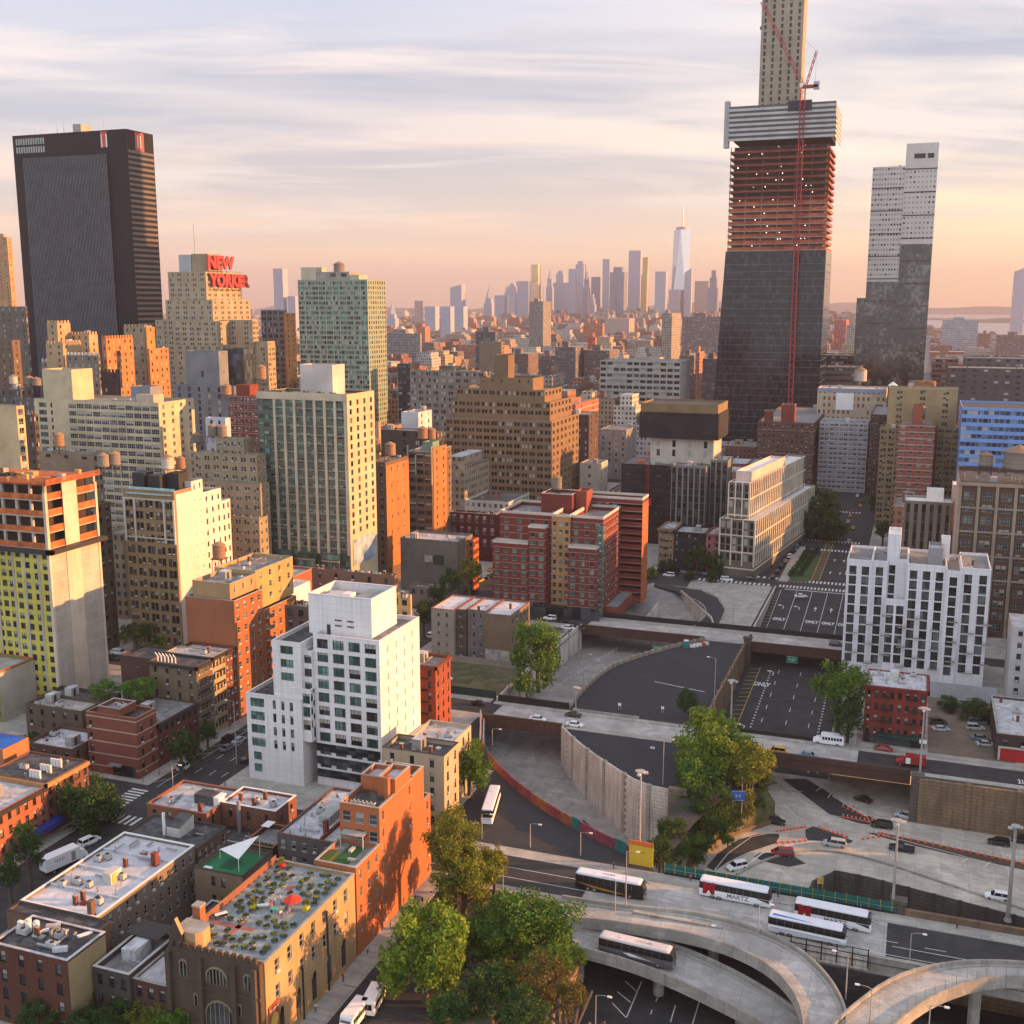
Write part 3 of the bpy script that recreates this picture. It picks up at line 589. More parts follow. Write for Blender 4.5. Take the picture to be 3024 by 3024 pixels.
for k in range(9):
    Q.append(line((-54.5+k*.001, 0), (-54.5, 1), .1, .02)) if False else None
Q = [line((-70, 318), (-54, 314), .35, .04)]
marks('lane_marking', Q, M_LINE)
WM = {}
def win_mesh(w, h, style, var, gl, fr):
    key = (round(w, 1), round(h, 1), style, var, gl.name, fr.name)
    if key in WM: return WM[key]
    mb = MB(); g = gl if var < 3 else (G_MID if gl is G_DARK else G_DARK)
    f = min(.09, w*.08)
    if style == 'flat': mb.quad((-w/2, -.01, 0), (w/2, -.01, 0), (w/2, -.01, h), (-w/2, -.01, h), G_BLIND if var == 4 else g)
    else:
        mb.quad((-w/2, 0, 0), (w/2, 0, 0), (w/2, 0, h), (-w/2, 0, h), g)
        if var == 4: mb.quad((-w/2+f, -.012, h*.5), (w/2-f, -.012, h*.5), (w/2-f, -.012, h-f), (-w/2+f, -.012, h-f), G_BLIND)
        if var == 1: mb.quad((-w/2+f, -.012, h*.72), (w/2-f, -.012, h*.72), (w/2-f, -.012, h-f), (-w/2+f, -.012, h-f), G_BLIND)
        d = .08
        mb.box(-w/2, -d, 0, -w/2+f, 0, h, fr); mb.box(w/2-f, -d, 0, w/2, 0, h, fr); mb.box(-w/2+f, -d, h-f, w/2-f, 0, h, fr); mb.box(-w/2+f, -d, 0, w/2-f, 0, f, fr)
        if style in ('sash', 'grid'): mb.box(-w/2+f, -d*.8, h*.5-f*.4, w/2-f, 0, h*.5+f*.4, fr)
        if style in ('mull', 'grid'):
            n = max(1, int(w/1.3))
            for k in range(1, n+1): x = -w/2+w*k/(n+1); mb.box(x-f*.4, -d*.9, f, x+f*.4, 0, h-f, fr)
        if style == 'mull': mb.box(-w/2+f, -d*.8, h*.28, w/2-f, 0, h*.28+f*.7, fr)
        if style == 'ac':
            mb.box(-w/2+f, -d*.8, h*.5-f*.4, w/2-f, 0, h*.5+f*.4, fr)
            if var == 2: mb.box(-w*.35, -.55, .02, w*.35, -.1, .45, M_FRAMEW)
        if style == 'sash' and var == 2 and w < 1.6: mb.box(-w*.33, -.5, .02, w*.33, -.1, .42, M_FRAMEW)
        mb.box(-w/2-.06, -.32, -.12, w/2+.06, 0.0, 0.0, M_CONC if fr is not M_FRAME else fr) if style in ('sash', 'ac') else None
    me = mb.mesh('window'); WM[key] = (me, mb); return WM[key]
def grid_face(mb, P, ux, uy, W, z0, z1, cols, rows, m, depth=.22):
    """wall face with real openings. P origin (x,y); (ux,uy) direction along the wall; outward normal is (uy,-ux)"""
    nx, ny = uy, -ux; mi = mb.mi(m)
    def pt(a, z, d=0): return (P[0]+ux*a-nx*d, P[1]+uy*a-ny*d, z)
    us = sorted({0, W, *[c[0] for c in cols], *[c[1] for c in cols]}); cs = {round(c[0], 4) for c in cols}; rows = sorted(rows)
    edges = [z0]; spans = []
    for a, b in rows: spans.append((edges[-1], a, False)); spans.append((a, b, True)); edges.append(b)
    spans.append((edges[-1], z1, False))
    for a, b, isw in spans:
        if b-a < 1e-4: continue
        if not isw: mb.quad(pt(0, a), pt(W, a), pt(W, b), pt(0, b), m); continue
        for u0, u1 in zip(us[:-1], us[1:]):
            if u1-u0 < 1e-4: continue
            if round(u0, 4) in cs:
                mb.quad(pt(u0, a), pt(u0, a, depth), pt(u0, b, depth), pt(u0, b), m); mb.quad(pt(u1, a, depth), pt(u1, a), pt(u1, b), pt(u1, b, depth), m)
                mb.quad(pt(u0, a), pt(u1, a), pt(u1, a, depth), pt(u0, a, depth), m); mb.quad(pt(u0, b, depth), pt(u1, b, depth), pt(u1, b), pt(u0, b), m)
            else: mb.quad(pt(u0, a), pt(u1, a), pt(u1, b), pt(u0, b), m)
def fcols(W, s):
    n = s['n']; k = s.get('k', 1); ww = s['w']; gap = s.get('gap', .3); mg = s.get('mg', 0); mg2 = s.get('mg2', mg); bay = (W-mg-mg2)/n; tot = k*ww+(k-1)*gap
    if tot > bay-.2: sc = (bay-.2)/tot; ww *= sc; gap *= sc; tot = bay-.2
    o = []
    for i in range(n):
        a = mg+bay*(i+.5)-tot/2
        for j in range(k): o.append((a+j*(ww+gap), a+j*(ww+gap)+ww))
    return o
def frows(z0, z1, s):
    fh = s.get('fh', 3.3); h = s.get('h', 1.7); top = s.get('top', 1.0); o = []; z = z1-top-h
    while z > z0+s.get('bot', 1.0): o.append((z, z+h)); z -= fh
    return o[:s['rows']] if 'rows' in s else o
def face(root, mb, P, ux, uy, W, z0, z1, s, m, rz):
    if not s or W < 1.5: grid_face(mb, P, ux, uy, W, z0, z1, [], [], m); return
    cols = s['cols'] if 'cols' in s else fcols(W, s); rows = frows(z0, z1, s); dp = s.get('depth', .22)
    cols = [c for i, c in enumerate(cols) if i not in s.get('skip', ())]
    grid_face(mb, P, ux, uy, W, z0, z1, cols, rows, m, dp)
    q = random.Random(hash((round(P[0]), round(P[1]), round(z1))) & 0xffff)
    for a, b in rows:
        for u0, u1 in cols:
            v = q.choice(s.get('vars', (0, 0, 0, 1, 1, 2, 2, 3, 4, 4))); uc = (u0+u1)/2
            root.wins.append((P[0]+ux*uc-uy*dp, P[1]+uy*uc+ux*dp, a, rz, round(u1-u0, 1), round(b-a, 1), s.get('style', 'sash'), v, s.get('gl', G_DARK), s.get('fr', M_FRAME)))
class Bld:
    def __init__(s, label, x, y, name='building', cat='building', group=None):
        s.root = thing(name, label, cat, (x, y, 0), group=group); s.wins = []; s.q = random.Random(hash(label) & 0xfff if False else len(label)*7+int(abs(x)))
    def vol(s, x0, x1, y0, y1, z0, z1, m, F=None, Rt=None, L=None, roof=None, par=.9, cop=None, copw=.12, belts=None, bm=None, wall_name='wall', cornice=None):
        mb = MB(); W = x1-x0; D = y1-y0; zt = z1
        face(s, mb, (x0, y0), 1, 0, W, z0, zt, F, m, 0)
        face(s, mb, (x1, y0), 0, 1, D, z0, zt, Rt, m, math.pi/2)
        face(s, mb, (x0, y1), 0, -1, D, z0, zt, L, m, -math.pi/2)
        grid_face(mb, (x1, y1), -1, 0, W, z0, zt, [], [], m)
        t_ = .3; zr = z1-par
        if par > .05:
            for a, b, c, d in ((x0+t_, y0+t_, x1-t_, y0+t_), (x1-t_, y1-t_, x0+t_, y1-t_), (x0+t_, y1-t_, x0+t_, y0+t_), (x1-t_, y0+t_, x1-t_, y1-t_)):
                mb.quad((c, d, zr), (a, b, zr), (a, b, z1), (c, d, z1), m)
            mt = cop or m
            for (a, b, c, d) in ((x0, y0, x1, y0+t_), (x0, y1-t_, x1, y1), (x0, y0+t_, x0+t_, y1-t_), (x1-t_, y0+t_, x1, y1-t_)): mb.quad((a, b, z1), (c, b, z1), (c, d, z1), (a, d, z1), mt)
        mb.build(wall_name, s.root)
        rb = MB(); rb.quad((x0+t_, y0+t_, zr), (x1-t_, y0+t_, zr), (x1-t_, y1-t_, zr), (x0+t_, y1-t_, zr), roof or M_TAR); rb.build('roof', s.root)
        if cop:
            cb = MB(); e = .08
            for (a, b, c, d) in ((x0-e, y0-e, x1+e, y0+t_+e), (x0-e, y1-t_-e, x1+e, y1+e), (x0-e, y0+t_+e, x0+t_+e, y1-t_-e), (x1-t_-e, y0+t_+e, x1+e, y1-t_-e)): cb.box(a, b, z1+.003, c, d, z1+copw, cop)
            cb.build('coping', s.root)
        if cornice:
            cb = MB(); e = .55; cb.box(x0-e, y0-e, z1-1.0, x1+e, y0-.02, z1-.1, cornice); cb.box(x1+.02, y0-e, z1-1.0, x1+e, y1, z1-.1, cornice); cb.build('cornice', s.root)
        if belts:
            cb = MB(); bh, step, e = belts[:3]; z = z1-belts[3] if len(belts) > 3 else z1-step
            while z > z0+.6:
                cb.box(x0-e, y0-e, z, x1+e, y0-.004, z+bh, bm or M_CONC); cb.box(x1+.004, y0, z, x1+e, y1, z+bh, bm or M_CONC)
                if L: cb.box(x0-e, y0, z, x0-.004, y1, z+bh, bm or M_CONC)
                z -= step
            cb.build('belt_course', s.root)
        return s
    def piers(s, xs, y, z0, z1, w, d, m, along='x', name='pier'):
        for x in xs:
            mb = MB()
            if along == 'x': mb.box(x-w/2, y-d, z0, x+w/2, y-.003, z1, m)
            else: mb.box(y+.003, x-w/2, z0, y+d, x+w/2, z1, m)
            mb.build(name, s.root)
        return s
    def box(s, name, x0, y0, z0, x1, y1, z1, m, top=None, rot=None):
        mb = MB(); mb.box(x0, y0, z0, x1, y1, z1, m, top=top, rot=rot); mb.build(name, s.root); return s
    def clutter(s, x0, x1, y0, y1, z, n=6, big=True):
        q = s.q
        for k in range(n):
            t_ = q.choice(('vent', 'vent', 'pipe', 'pipe', 'unit', 'unit', 'vent', 'duct', 'duct', 'hatch', 'chimney')); x = q.uniform(x0+.8, x1-.8); y = q.uniform(y0+.8, y1-.8); mb = MB()
            if t_ == 'vent': mb.cyl(x, y, z, z+.7, .16, n=7, m=M_METAL); mb.cyl(x, y, z+.7, z+.95, .32, .1, n=7, m=M_METAL); mb.build('roof_vent', s.root)
            elif t_ == 'pipe': mb.cyl(x, y, z, z+q.uniform(1, 2.2), .08, n=5, m=M_METAL); mb.build('vent_pipe', s.root)
            elif t_ == 'unit':
                a = q.uniform(.5, 1.0); mb.box(x-a, y-.5, z+.2, x+a, y+.5, z+1.1, mat('hvac', (.42, .42, .41), .5)); mb.box(x-a, y-.45, z, x-a+.1, y+.45, z+.2, M_DKMET); mb.box(x+a-.1, y-.45, z, x+a, y+.45, z+.2, M_DKMET); mb.cyl(x, y, z+1.1, z+1.2, .36, n=9, m=M_DKMET); mb.build('air_conditioner', s.root)
            elif t_ == 'duct': dx, dy = q.choice(((q.uniform(2, 4), 0), (0, q.uniform(2, 4)))); dx = min(dx, x1-x-.5); dy = min(dy, y1-y-.5); mb.bar((x, y, z+.45), (x+max(dx, 0), y+max(dy, .01), z+.45), q.uniform(.12, .28), M_METAL, 6); mb.build('duct', s.root)
            elif t_ == 'hatch': mb.box(x-.5, y-.5, z, x+.5, y+.5, z+.35, q.choice((M_METAL, M_TAR, M_FRAMEW))); mb.build('roof_hatch', s.root)
            else:
                mb.box(x-.35, y-.3, z, x+.35, y+.3, z+1.7, wallm((.20, .09, .06), 'brick')); mb.box(x-.4, y-.35, z+1.7, x+.4, y+.35, z+1.82, M_CONC); mb.build('chimney', s.root)
        if big:
            x = q.uniform(x0+2, x1-3.5); y = q.uniform(y0+1.5, y1-3); mb = MB(); mb.box(x, y, z, x+2.2, y+3, z+2.4, q.choice((M_FRAMEW, M_METAL, M_CONC)), top=M_SILV); mb.box(x+2.2, y+.8, z+.05, x+2.25, y+1.7, z+2.0, M_FRAME); mb.build('stair_bulkhead', s.root)
        return s
    def done(s, flat=None):
        """closest openings become window parts of their own; past a hundred the rest share one part"""
        ox, oy = s.root.location[:2]
        ws = sorted(s.wins, key=lambda q: q[0]**2+q[1]**2+(q[2]-H)**2)
        for q in ws[:100]:
            me, _ = win_mesh(q[4], q[5], *q[6:]); o = bpy.data.objects.new('window', me); C.objects.link(o); o.parent = s.root
            o.location = (q[0]-ox, q[1]-oy, q[2]); o.rotation_euler = (0, 0, q[3])
        if len(ws) > 100:
            mb = MB()
            for q in ws[100:]:
                _, src = win_mesh(q[4], q[5], *q[6:]); c, sn = round(math.cos(q[3])), round(math.sin(q[3])); i = len(mb.v)
                mb.v += [(q[0]+a*c-b*sn, q[1]+a*sn+b*c, q[2]+e) for a, b, e in src.v]; mb.f += [tuple(i+t_ for t_ in f) for f in src.f]
                mp = [mb.mi(m) for m in src.mats]; mb.m += [mp[t_] for t_ in src.m]
            mb.build('window', s.root, kind='stuff')
        return s
TANKM = [mat('tank_wood', (.30, .17, .10), .85, 'wall'), mat('tank_grey', (.22, .19, .16), .85, 'wall'), mat('tank_pale', (.5, .45, .4), .8, 'wall')]
M_CONE = mat('tank_cone', (.28, .17, .10), .8)
def tank(label, px, py, Y=None, r=2.0, h=3.6, k=0, legs=3.0, group=None, xyz=None):
    """px, py: top of the cone in the photograph, standing at depth Y"""
    if xyz: x, y, z = xyz
    else: x, z = onY(px, py, Y); y = Y
    z0 = z-h-r*.55; t_ = thing('water_tank', label, 'water tank', (x, y, z0-legs), group=group)
    mb = MB(); mb.cyl(0, 0, legs, legs+h, r, r*.97, n=20, m=TANKM[k])
    for e in range(4): mb.cyl(0, 0, legs+.3+e*h*.26, legs+.36+e*h*.26, r*1.01, n=20, m=M_DKMET, cap=False)
    mb.build('tank', None); o = C.objects[-1]; o.parent = t_
    mb = MB(); mb.cyl(0, 0, legs+h, legs+h+r*.55, r*1.08, .05, n=20, m=M_CONE); o = mb.build('conical_roof'); o.parent = t_
    mb = MB(); mb.box(-r, -r, legs-.25, r, r, legs-.02, M_DKMET)
    o = mb.build('platform'); o.parent = t_
    for a in (-1, 1):
        for b in (-1, 1):
            mb = MB(); mb.bar((a*r*.85, b*r*.85, 0), (a*r*.75, b*r*.75, legs), .13, M_DKMET); mb.bar((a*r*.85, b*r*.85, .2), (-a*r*.75, b*r*.75, legs), .06, M_DKMET); o = mb.build('leg'); o.parent = t_
    return t_
def BK(c): return wallm(c, 'brick')
RED = (.24, .075, .055); BRN = (.20, .13, .09); TAN = (.38, .30, .21); ORG = (.42, .16, .07)

WH = mat('white_panel', (.68, .67, .67), .6, 'clad', var=.06)
b = Bld('tall white apartment block with stepped front and windowless box on its roof', -128, 216)
gw = dict(fh=3.25, h=2.0, style='mull', gl=G_GREEN, fr=M_FRAME, depth=.35, top=.95, bot=2.2)
b.vol(-128.6, -111.5, 218.5, 240, 0, 37, WH, F=dict(gw, n=4, w=2.9, h=2.3, mg=.3), Rt=dict(fh=3.25, h=1.7, n=4, w=.5, mg=2, top=2.2, bot=9, style='flat', gl=mat('slot', (.32, .25, .17), .8), vars=(0,)), roof=M_GREYR, cop=WH)
b.vol(-138.5, -130.8, 216.6, 240, 21.5, 35, WH, F=dict(gw, n=1, w=3.4, mg=1), Rt=dict(gw, n=1, w=1.8), roof=M_TAR, cop=WH)
b.vol(-145.8, -130.8, 216, 246, 0, 21.5, WH, F=dict(gw, cols=[(1.1, 4.9), (7.2, 8.1), (9.5, 10.4), (11.8, 12.7)], fh=3.3, h=2.2, rows=4), roof=M_TAR, cop=WH)
for k in range(2): b.box('small_window', -144.2, 215.9, 2.2+k*3, -142.2, 215.99, 4.1+k*3, G_GREEN)
b.vol(-130.8, -128.6, 217.6, 240, 12, 33, WH, F=dict(gw, n=1, w=2.0, mg=0), Rt=None, roof=M_TAR, cop=WH)
b.vol(-134, -128.6, 216.5, 218.4, 11.2, 24, WH, F=dict(gw, n=1, w=5.0, mg=0, h=2.5), Rt=dict(gw, n=1, w=1.6), roof=M_TAR, cop=WH)
for k in range(3):      # ribbon windows of the base
    z = 2.2+k*3.2; b.box('ribbon_window', -133.8, 216.38, z, -130.85, 216.49, z+1.9, G_DARK); b.box('ribbon_window', -128.5, 218.3, z, -111.9, 218.47, z+1.9, G_DARK)
x, y, z, = -115.1, 222, 45.4
b.vol(-131.6, -115.1, 222, 235, 36.1, 45.6, mat('white_box', (.70, .67, .68), .6, 'clad', var=.07), roof=M_GREYR, par=2.4, cop=WH)
b.box('cooling_tower', -120.5, 224, 43.2, -116.3, 232, 45.2, mat('glassy_unit', (.2, .25, .24), .4)); b.box('stair_bulkhead', -123.5, 223.5, 43.2, -121.2, 226, 45.9, M_WHITE); b.box('air_handler', -128.5, 224, 43.2, -124.5, 229, 45.0, M_SILV)
for k in range(3):
    mb = MB(); mb.bar((-130+k*1.8, 230, 44.2), (-130+k*1.8, 223, 44.2), .55, M_METAL, 8); mb.build('duct', b.root)
for k in range(16): b.box('wall_vent', -124.6+(k % 4)*.45+(k//8)*3.2, 221.8, 38.4+(k//4 % 2)*1.3, -124.3+(k % 4)*.45+(k//8)*3.2, 221.99, 38.7+(k//4 % 2)*1.3, M_FRAME)
b.box('door', -126.8, 221.9, 36.2, -125.9, 221.98, 38.6, M_FRAME)
b.done()
b = Bld('tan brick building with dark roof deck beside the white apartment block', -97, 206)
b.vol(-105, -90.4, 206, 214, 0, 17.5, wallm((.44, .37, .27)), F=dict(n=3, w=1.0, h=1.8, fh=3.3, mg2=.5), Rt=dict(n=2, w=1.0, h=1.8, fh=3.3), roof=M_TAR, cop=M_DKMET)
b.clutter(-104, -92, 206.5, 213, 16.6, 9).done()
b = Bld('narrow cream building with patched roof behind the roof deck one', -101, 216)
b.vol(-104, -93.5, 216, 229, 0, 15.5, wallm((.46, .39, .29)), Rt=dict(n=4, w=.9, h=1.7, fh=3.2), roof=M_SILV, cop=M_CONC); b.clutter(-103, -95, 217, 228, 14.6, 9, False).done()
b = Bld('low white shed with sloping white roof between white block and tenement', -107, 230)
b.vol(-110.9, -100, 230, 240, 0, 9.5, M_WHITE, roof=M_WHITE, par=.2); b.done()
b = Bld('narrow red tenement with fire escape just right of the white block', -116, 254, 'tenement')
b.vol(-127, -113.6, 254, 264, 0, 19.8, BK((.30, .09, .055)), F=dict(n=4, w=.9, h=1.7, fh=3.2), Rt=dict(n=3, w=.9, h=1.7, fh=3.2), roof=M_GREYR, cornice=BK((.2, .07, .05)))
for k in range(5): b.box('fire_escape', -118.5, 253.0, 3.5+k*3.2, -115.5, 253.98, 3.6+k*3.2, M_DKMET)
b.clutter(-126, -115, 255, 263, 18.9, 8).done()
OB = BK((.46, .17, .075))
b = Bld('rust orange brick apartment building with stepped roof and green terrace', -90, 158)
sw = dict(h=1.7, fh=3.3, w=.95, fr=M_FRAMEW, style='sash')
b.vol(-94, -86, 157.8, 167, 0, 16.8, OB, F=dict(sw, n=3), Rt=dict(sw, n=3, w=.8), roof=M_GREYR, cop=M_CONC, par=.7)
b.vol(-94, -86, 167, 181, 0, 23.6, OB, F=dict(sw, n=3, w=1.7, h=2.0, top=1.4), Rt=dict(sw, n=5, w=.7, skip=(1, 2, 3)), roof=M_TAR, cop=M_CONC)
b.vol(-94, -86, 181, 186, 0, 23.9, OB, roof=M_TAR, cop=M_CONC); b.vol(-94, -86, 186, 189, 0, 17, OB, Rt=dict(sw, n=1, w=.8), roof=M_TAR, cop=M_CONC)
b.vol(-89.6, -85.97, 173.5, 180, 22.8, 26.4, OB, roof=M_SILV, cop=M_CONC, wall_name='stair_tower'); b.box('chimney', -87.7, 172.2, 22.8, -86.8, 173.4, 27.0, OB)
b.vol(-93.8, -89.8, 175, 180.6, 22.8, 25.6, OB, roof=M_SILV, cop=M_CONC, wall_name='stair_tower')
for k in range(6): mb = MB(); mb.box(-92.6+k*.85, 168.4, 22.8, -92+k*.85, 169.2, 23.6, M_FRAMEW); mb.cyl(-92.3+k*.85, 168.8, 23.6, 23.7, .25, n=8, m=M_DKMET); mb.build('air_conditioner', b.root)
b.box('lawn', -91.5, 159.5, 16.12, -88.5, 166, 16.2, mat('fake_lawn', (.03, .10, .03), .9)); b.box('planter', -93.4, 158.3, 16.12, -91.8, 162.4, 16.8, mat('hedge', (.06, .09, .02), .95)); b.box('pergola', -93, 164.9, 18.6, -88.4, 166.8, 18.75, M_CONC)
for a in ((-93, 165), (-88.5, 165)): b.box('pergola_post', a[0], a[1], 16.1, a[0]+.15, a[1]+.15, 18.6, M_FRAMEW)
b.box('bench', -89.2, 160.5, 16.12, -87.6, 161.2, 16.6, M_CONC).box('bench', -90.5, 163.4, 16.12, -89.9, 165, 16.6, M_FRAMEW).done()
b = Bld('old stone gothic hall with orange-lit side wall and a garden on its roof', -94, 129, 'hall')
HW = wallm((.46, .31, .17)); ST = wallm((.115, .085, .065)); zr = 16.0
b.vol(-101.8, -86, 129, 157.2, 0, zr, HW, F=None, Rt=dict(n=7, w=1.25, h=2.3, fh=4.2, top=1.1, rows=2, mg=1.5, fr=M_FRAMEW, style='ac'), L=dict(n=7, w=1.2, h=2, fh=4), roof=mat('roof_slate', (.22, .26, .27), .8, 'roof', col2=(.36, .38, .38)), cop=M_CONC, par=.5)
for k in range(5):      # tall arched windows of the ground hall
    y = 133+k*4.9; mb = MB(); mb.box(-85.99, y-.6, 1.5, -85.9, y+.6, 5.6, G_DARK); P = [(-85.9, y+.6*math.cos(a), 5.6+.9*math.sin(a)) for a in [math.pi*j/8 for j in range(9)]]; mb.poly(P, G_DARK); mb.build('arched_window', b.root)
    mb = MB()
    for j in range(8): a0 = math.pi*j/8; a1 = math.pi*(j+1)/8; mb.bar((-85.88, y+.68*math.cos(a0), 5.6+1*math.sin(a0)), (-85.88, y+.68*math.cos(a1), 5.6+1*math.sin(a1)), .09, HW)
    mb.build('window_arch', b.root)
b.box('downpipe', -85.95, 147.2, 0, -85.75, 147.45, 14.5, M_FRAME).box('downpipe', -85.95, 139.2, 0, -85.75, 139.4, 9, M_FRAME)
b.box('facade', -102.3, 127.9, 0, -86.2, 128.98, zr+.2, ST)
for k in range(13): b.box('battlement', -102+k*1.22, 127.85, zr+.203, -101.35+k*1.22, 128.4, zr+1.1, ST)
for a in (-102.1, -96.4, -90.5, -87.0): b.box('buttress', a-.4, 127.2, 0, a+.4, 127.88, zr-.4, ST)
b.box('belt_course', -102.3, 127.6, 10.6, -86.2, 127.88, 10.9, ST)
def arch(b, xc, z0, w, h, spring, n, y=127.84):
    mb = MB(); P = [(xc-w/2, y-.02, z0), (xc+w/2, y-.02, z0)]+[(xc+w/2*math.cos(a), y-.02, z0+h+spring*math.sin(a)) for a in [math.pi*j/10 for j in range(11)]]
    mb.poly(P, G_DARK); mb.build('arched_window', b.root); mb = MB(); pm = wallm((.30, .25, .17))
    for j in range(10): a0 = math.pi*j/10; a1 = math.pi*(j+1)/10; mb.bar((xc+w/2*math.cos(a0), y-.05, z0+h+spring*math.sin(a0)), (xc+w/2*math.cos(a1), y-.05, z0+h+spring*math.sin(a1)), .17, pm)
    for j in range(n+1):
        x = xc-w/2+w*j/n; k = 1-((x-xc)/(w/2))**2; mb.box(x-.06, y-.12, z0, x+.06, y-.03, z0+h+spring*math.sqrt(max(0, k)), pm)
    mb.build('window_tracery', b.root)
arch(b, -93.7, 11.6, 3.6, 1.2, 1.5, 6); arch(b, -93.4, 1.0, 5, 5.4, 2.4, 6)
for xx in (-99.6, -88.2): arch(b, xx, 11.8, 1.3, 2.0, .6, 2); arch(b, xx, 2, .7, 3, .5, 1)
for xx in (-97.6, -89.9): arch(b, xx, 7.2, .6, 1.6, .4, 1)
GO = wallm((.48, .33, .18))
mb = MB(); mb.prism([(-101.9, 128.9), (-98.0, 128.9), (-97.2, 129.8), (-97.2, 131.6), (-98, 132.4), (-101.9, 132.4)], zr-.5, zr+2.4, GO, top=M_CONC); mb.build('turret', b.root)
mb = MB(); mb.prism([(-102.2, 128.2), (-99.9, 128.2), (-99.9, 128.9), (-102.2, 128.9)], zr, zr+2.2, ST); mb.poly([(-102.2, 128.2, zr+2.2), (-99.9, 128.2, zr+2.2), (-101.05, 128.2, zr+4.6)], ST); mb.poly([(-99.9, 128.9, zr+2.2), (-102.2, 128.9, zr+2.2), (-101.05, 128.9, zr+4.6)], GO)
mb.quad((-99.9, 128.2, zr+2.2), (-99.9, 128.9, zr+2.2), (-101.05, 128.9, zr+4.6), (-101.05, 128.2, zr+4.6), GO); mb.quad((-102.2, 128.9, zr+2.2), (-102.2, 128.2, zr+2.2), (-101.05, 128.2, zr+4.6), (-101.05, 128.9, zr+4.6), GO); mb.build('gable', b.root)
b.box('chimney', -101.8, 133.6, zr-.5, -100.4, 135.0, zr+3.6, BK((.36, .16, .08))).box('chimney_cap', -101.9, 133.5, zr+3.61, -100.3, 135.1, zr+3.85, M_CONC)
mb = MB(); mb.box(-85.9, 129.4, 1.2, -85.8, 132.2, 8.4, mat('banner', (.42, .08, .03), .7, scale=8, var=.5)); mb.build('banner', b.root)
mb = MB(); text_into(mb, 'metro', 1.0, Matrix.Translation((-85.76, 130.8, 7.6)) @ Matrix.Rotation(R(90), 4, 'Z') @ Matrix.Rotation(R(90), 4, 'X'), M_WHITE); mb.build('lettering', b.root)
mb = MB(); mb.poly([(-85.77, 130.8+1.05*math.cos(a), 5.6+1.25*math.sin(a)) for a in [2*math.pi*j/24 for j in range(24)]], M_YEL); mb.build('banner_emblem', b.root)
mb = MB(); mb.box(-101.4, 129.2, zr-.48, -101.3, 157, zr+.9, mat('wood_fence', (.22, .1, .06), .9)); mb.build('roof_fence', b.root)
b.done()
b = Bld('pair of dark grey row houses with silvery flat roof and box skylight', -101, 166)
b.vol(-107.6, -94.1, 167.5, 189, 0, 15.0, BK((.13, .12, .12)), F=dict(n=6, w=.95, h=1.7, fh=3.1, fr=M_FRAMEW), roof=M_SILV, par=.35, cop=BK((.2, .1, .08)))
b.box('skylight', -102.5, 174, 14.7, -100.2, 179, 16.4, mat('skylight_box', (.33, .35, .34), .6)).box('chimney', -99.6, 170.5, 14.7, -98.8, 171.4, 17.4, BK((.2, .06, .05))).box('party_wall', -98.9, 168, 14.66, -98.5, 189, 15.3, BK((.2, .07, .06)))
b.clutter(-107, -100, 168, 188, 14.66, 14, False).done()
b = Bld('small tan brick building with a green play court and white sail on its roof', -113, 156)
b.vol(-118, -107.8, 156, 166, 0, 12, BK((.27, .20, .14)), F=dict(n=2, w=.9, h=1.6, fh=3.6, mg=3), Rt=dict(n=3, w=.9, h=1.6, fh=3.3), roof=mat('court_green', (.02, .17, .07), .8, var=.08), cop=M_FRAME, par=.8)
mb = MB(); mb.box(-114.6, 158.8, 11.26, -111.8, 162, 11.29, mat('court_dark', (.015, .09, .04), .8)); mb.build('court_marking', b.root)
mb = MB(); A, B_, D_, E_ = (-116.2, 161.5, 13.2), (-110.3, 158.7, 13.6), (-109.6, 164.5, 15.6), (-113.5, 164, 13.9); mb.poly([A, B_, D_], M_WHITE); mb.poly([D_, (B_[0], B_[1], B_[2]-.04), (A[0], A[1], A[2]-.04)], M_WHITE)
for a in (A, B_, D_): mb.bar((a[0], a[1], 11.2), a, .07, M_WHITE)
mb.build('shade_sail', b.root); b.box('bench', -116.8, 157, 11.26, -115.2, 157.8, 11.7, M_WHITE).done()
b = Bld('row of four joined houses under one long white roof with orange-lit parapet', -129, 136, 'row_house')
rm = mat('roof_white', (.60, .60, .64), .6, 'roof', col2=(.40, .40, .43))
b.vol(-137.2, -121.4, 134.5, 161, 0, 13.2, wallm((.25, .20, .16), 'brick'), Rt=dict(n=12, w=.9, h=1.8, fh=3.2, fr=M_FRAMEW, style='ac'), L=dict(n=10, w=.9, h=1.8, fh=3.2), roof=rm, par=.5, cop=M_WHITE)
for k, c in enumerate(((.45, .42, .28), (.42, .36, .22), (.5, .49, .45), (.24, .06, .05), (.22, .08, .06))): b.box('rear_wall', -121.38, 135+k*5.2, 0, -121.30, 139.6+k*5.2, 12.3, wallm(c)) if False else None
for y in (141, 148, 154.5): b.box('party_wall', -136.8, y, 12.72, -121.8, y+.3, 13.15, rm)
b.box('stair_bulkhead', -128.5, 144.5, 12.7, -126.8, 147.5, 14.8, M_FRAMEW).box('door', -126.79, 145, 12.75, -126.7, 146, 14.5, M_YEL).box('roof_hatch', -127.5, 137.5, 12.7, -126.5, 138.5, 13.1, mat('hatch_red', (.3, .03, .02))).box('roof_hatch', -129, 155, 12.7, -128, 155.9, 13.0, mat('hatch_red', (.3, .03, .02))).box('chimney', -124.6, 152.6, 12.7, -123.6, 153.6, 15.2, BK(RED)).box('chimney', -123.5, 134.8, 12.7, -122.6, 135.8, 15.6, BK(BRN))
b.clutter(-136, -123, 136, 160, 12.72, 30, False).done()
b = Bld('dark red brick building with junk-strewn roof and cream patched side wall', -124, 124, 'tenement')
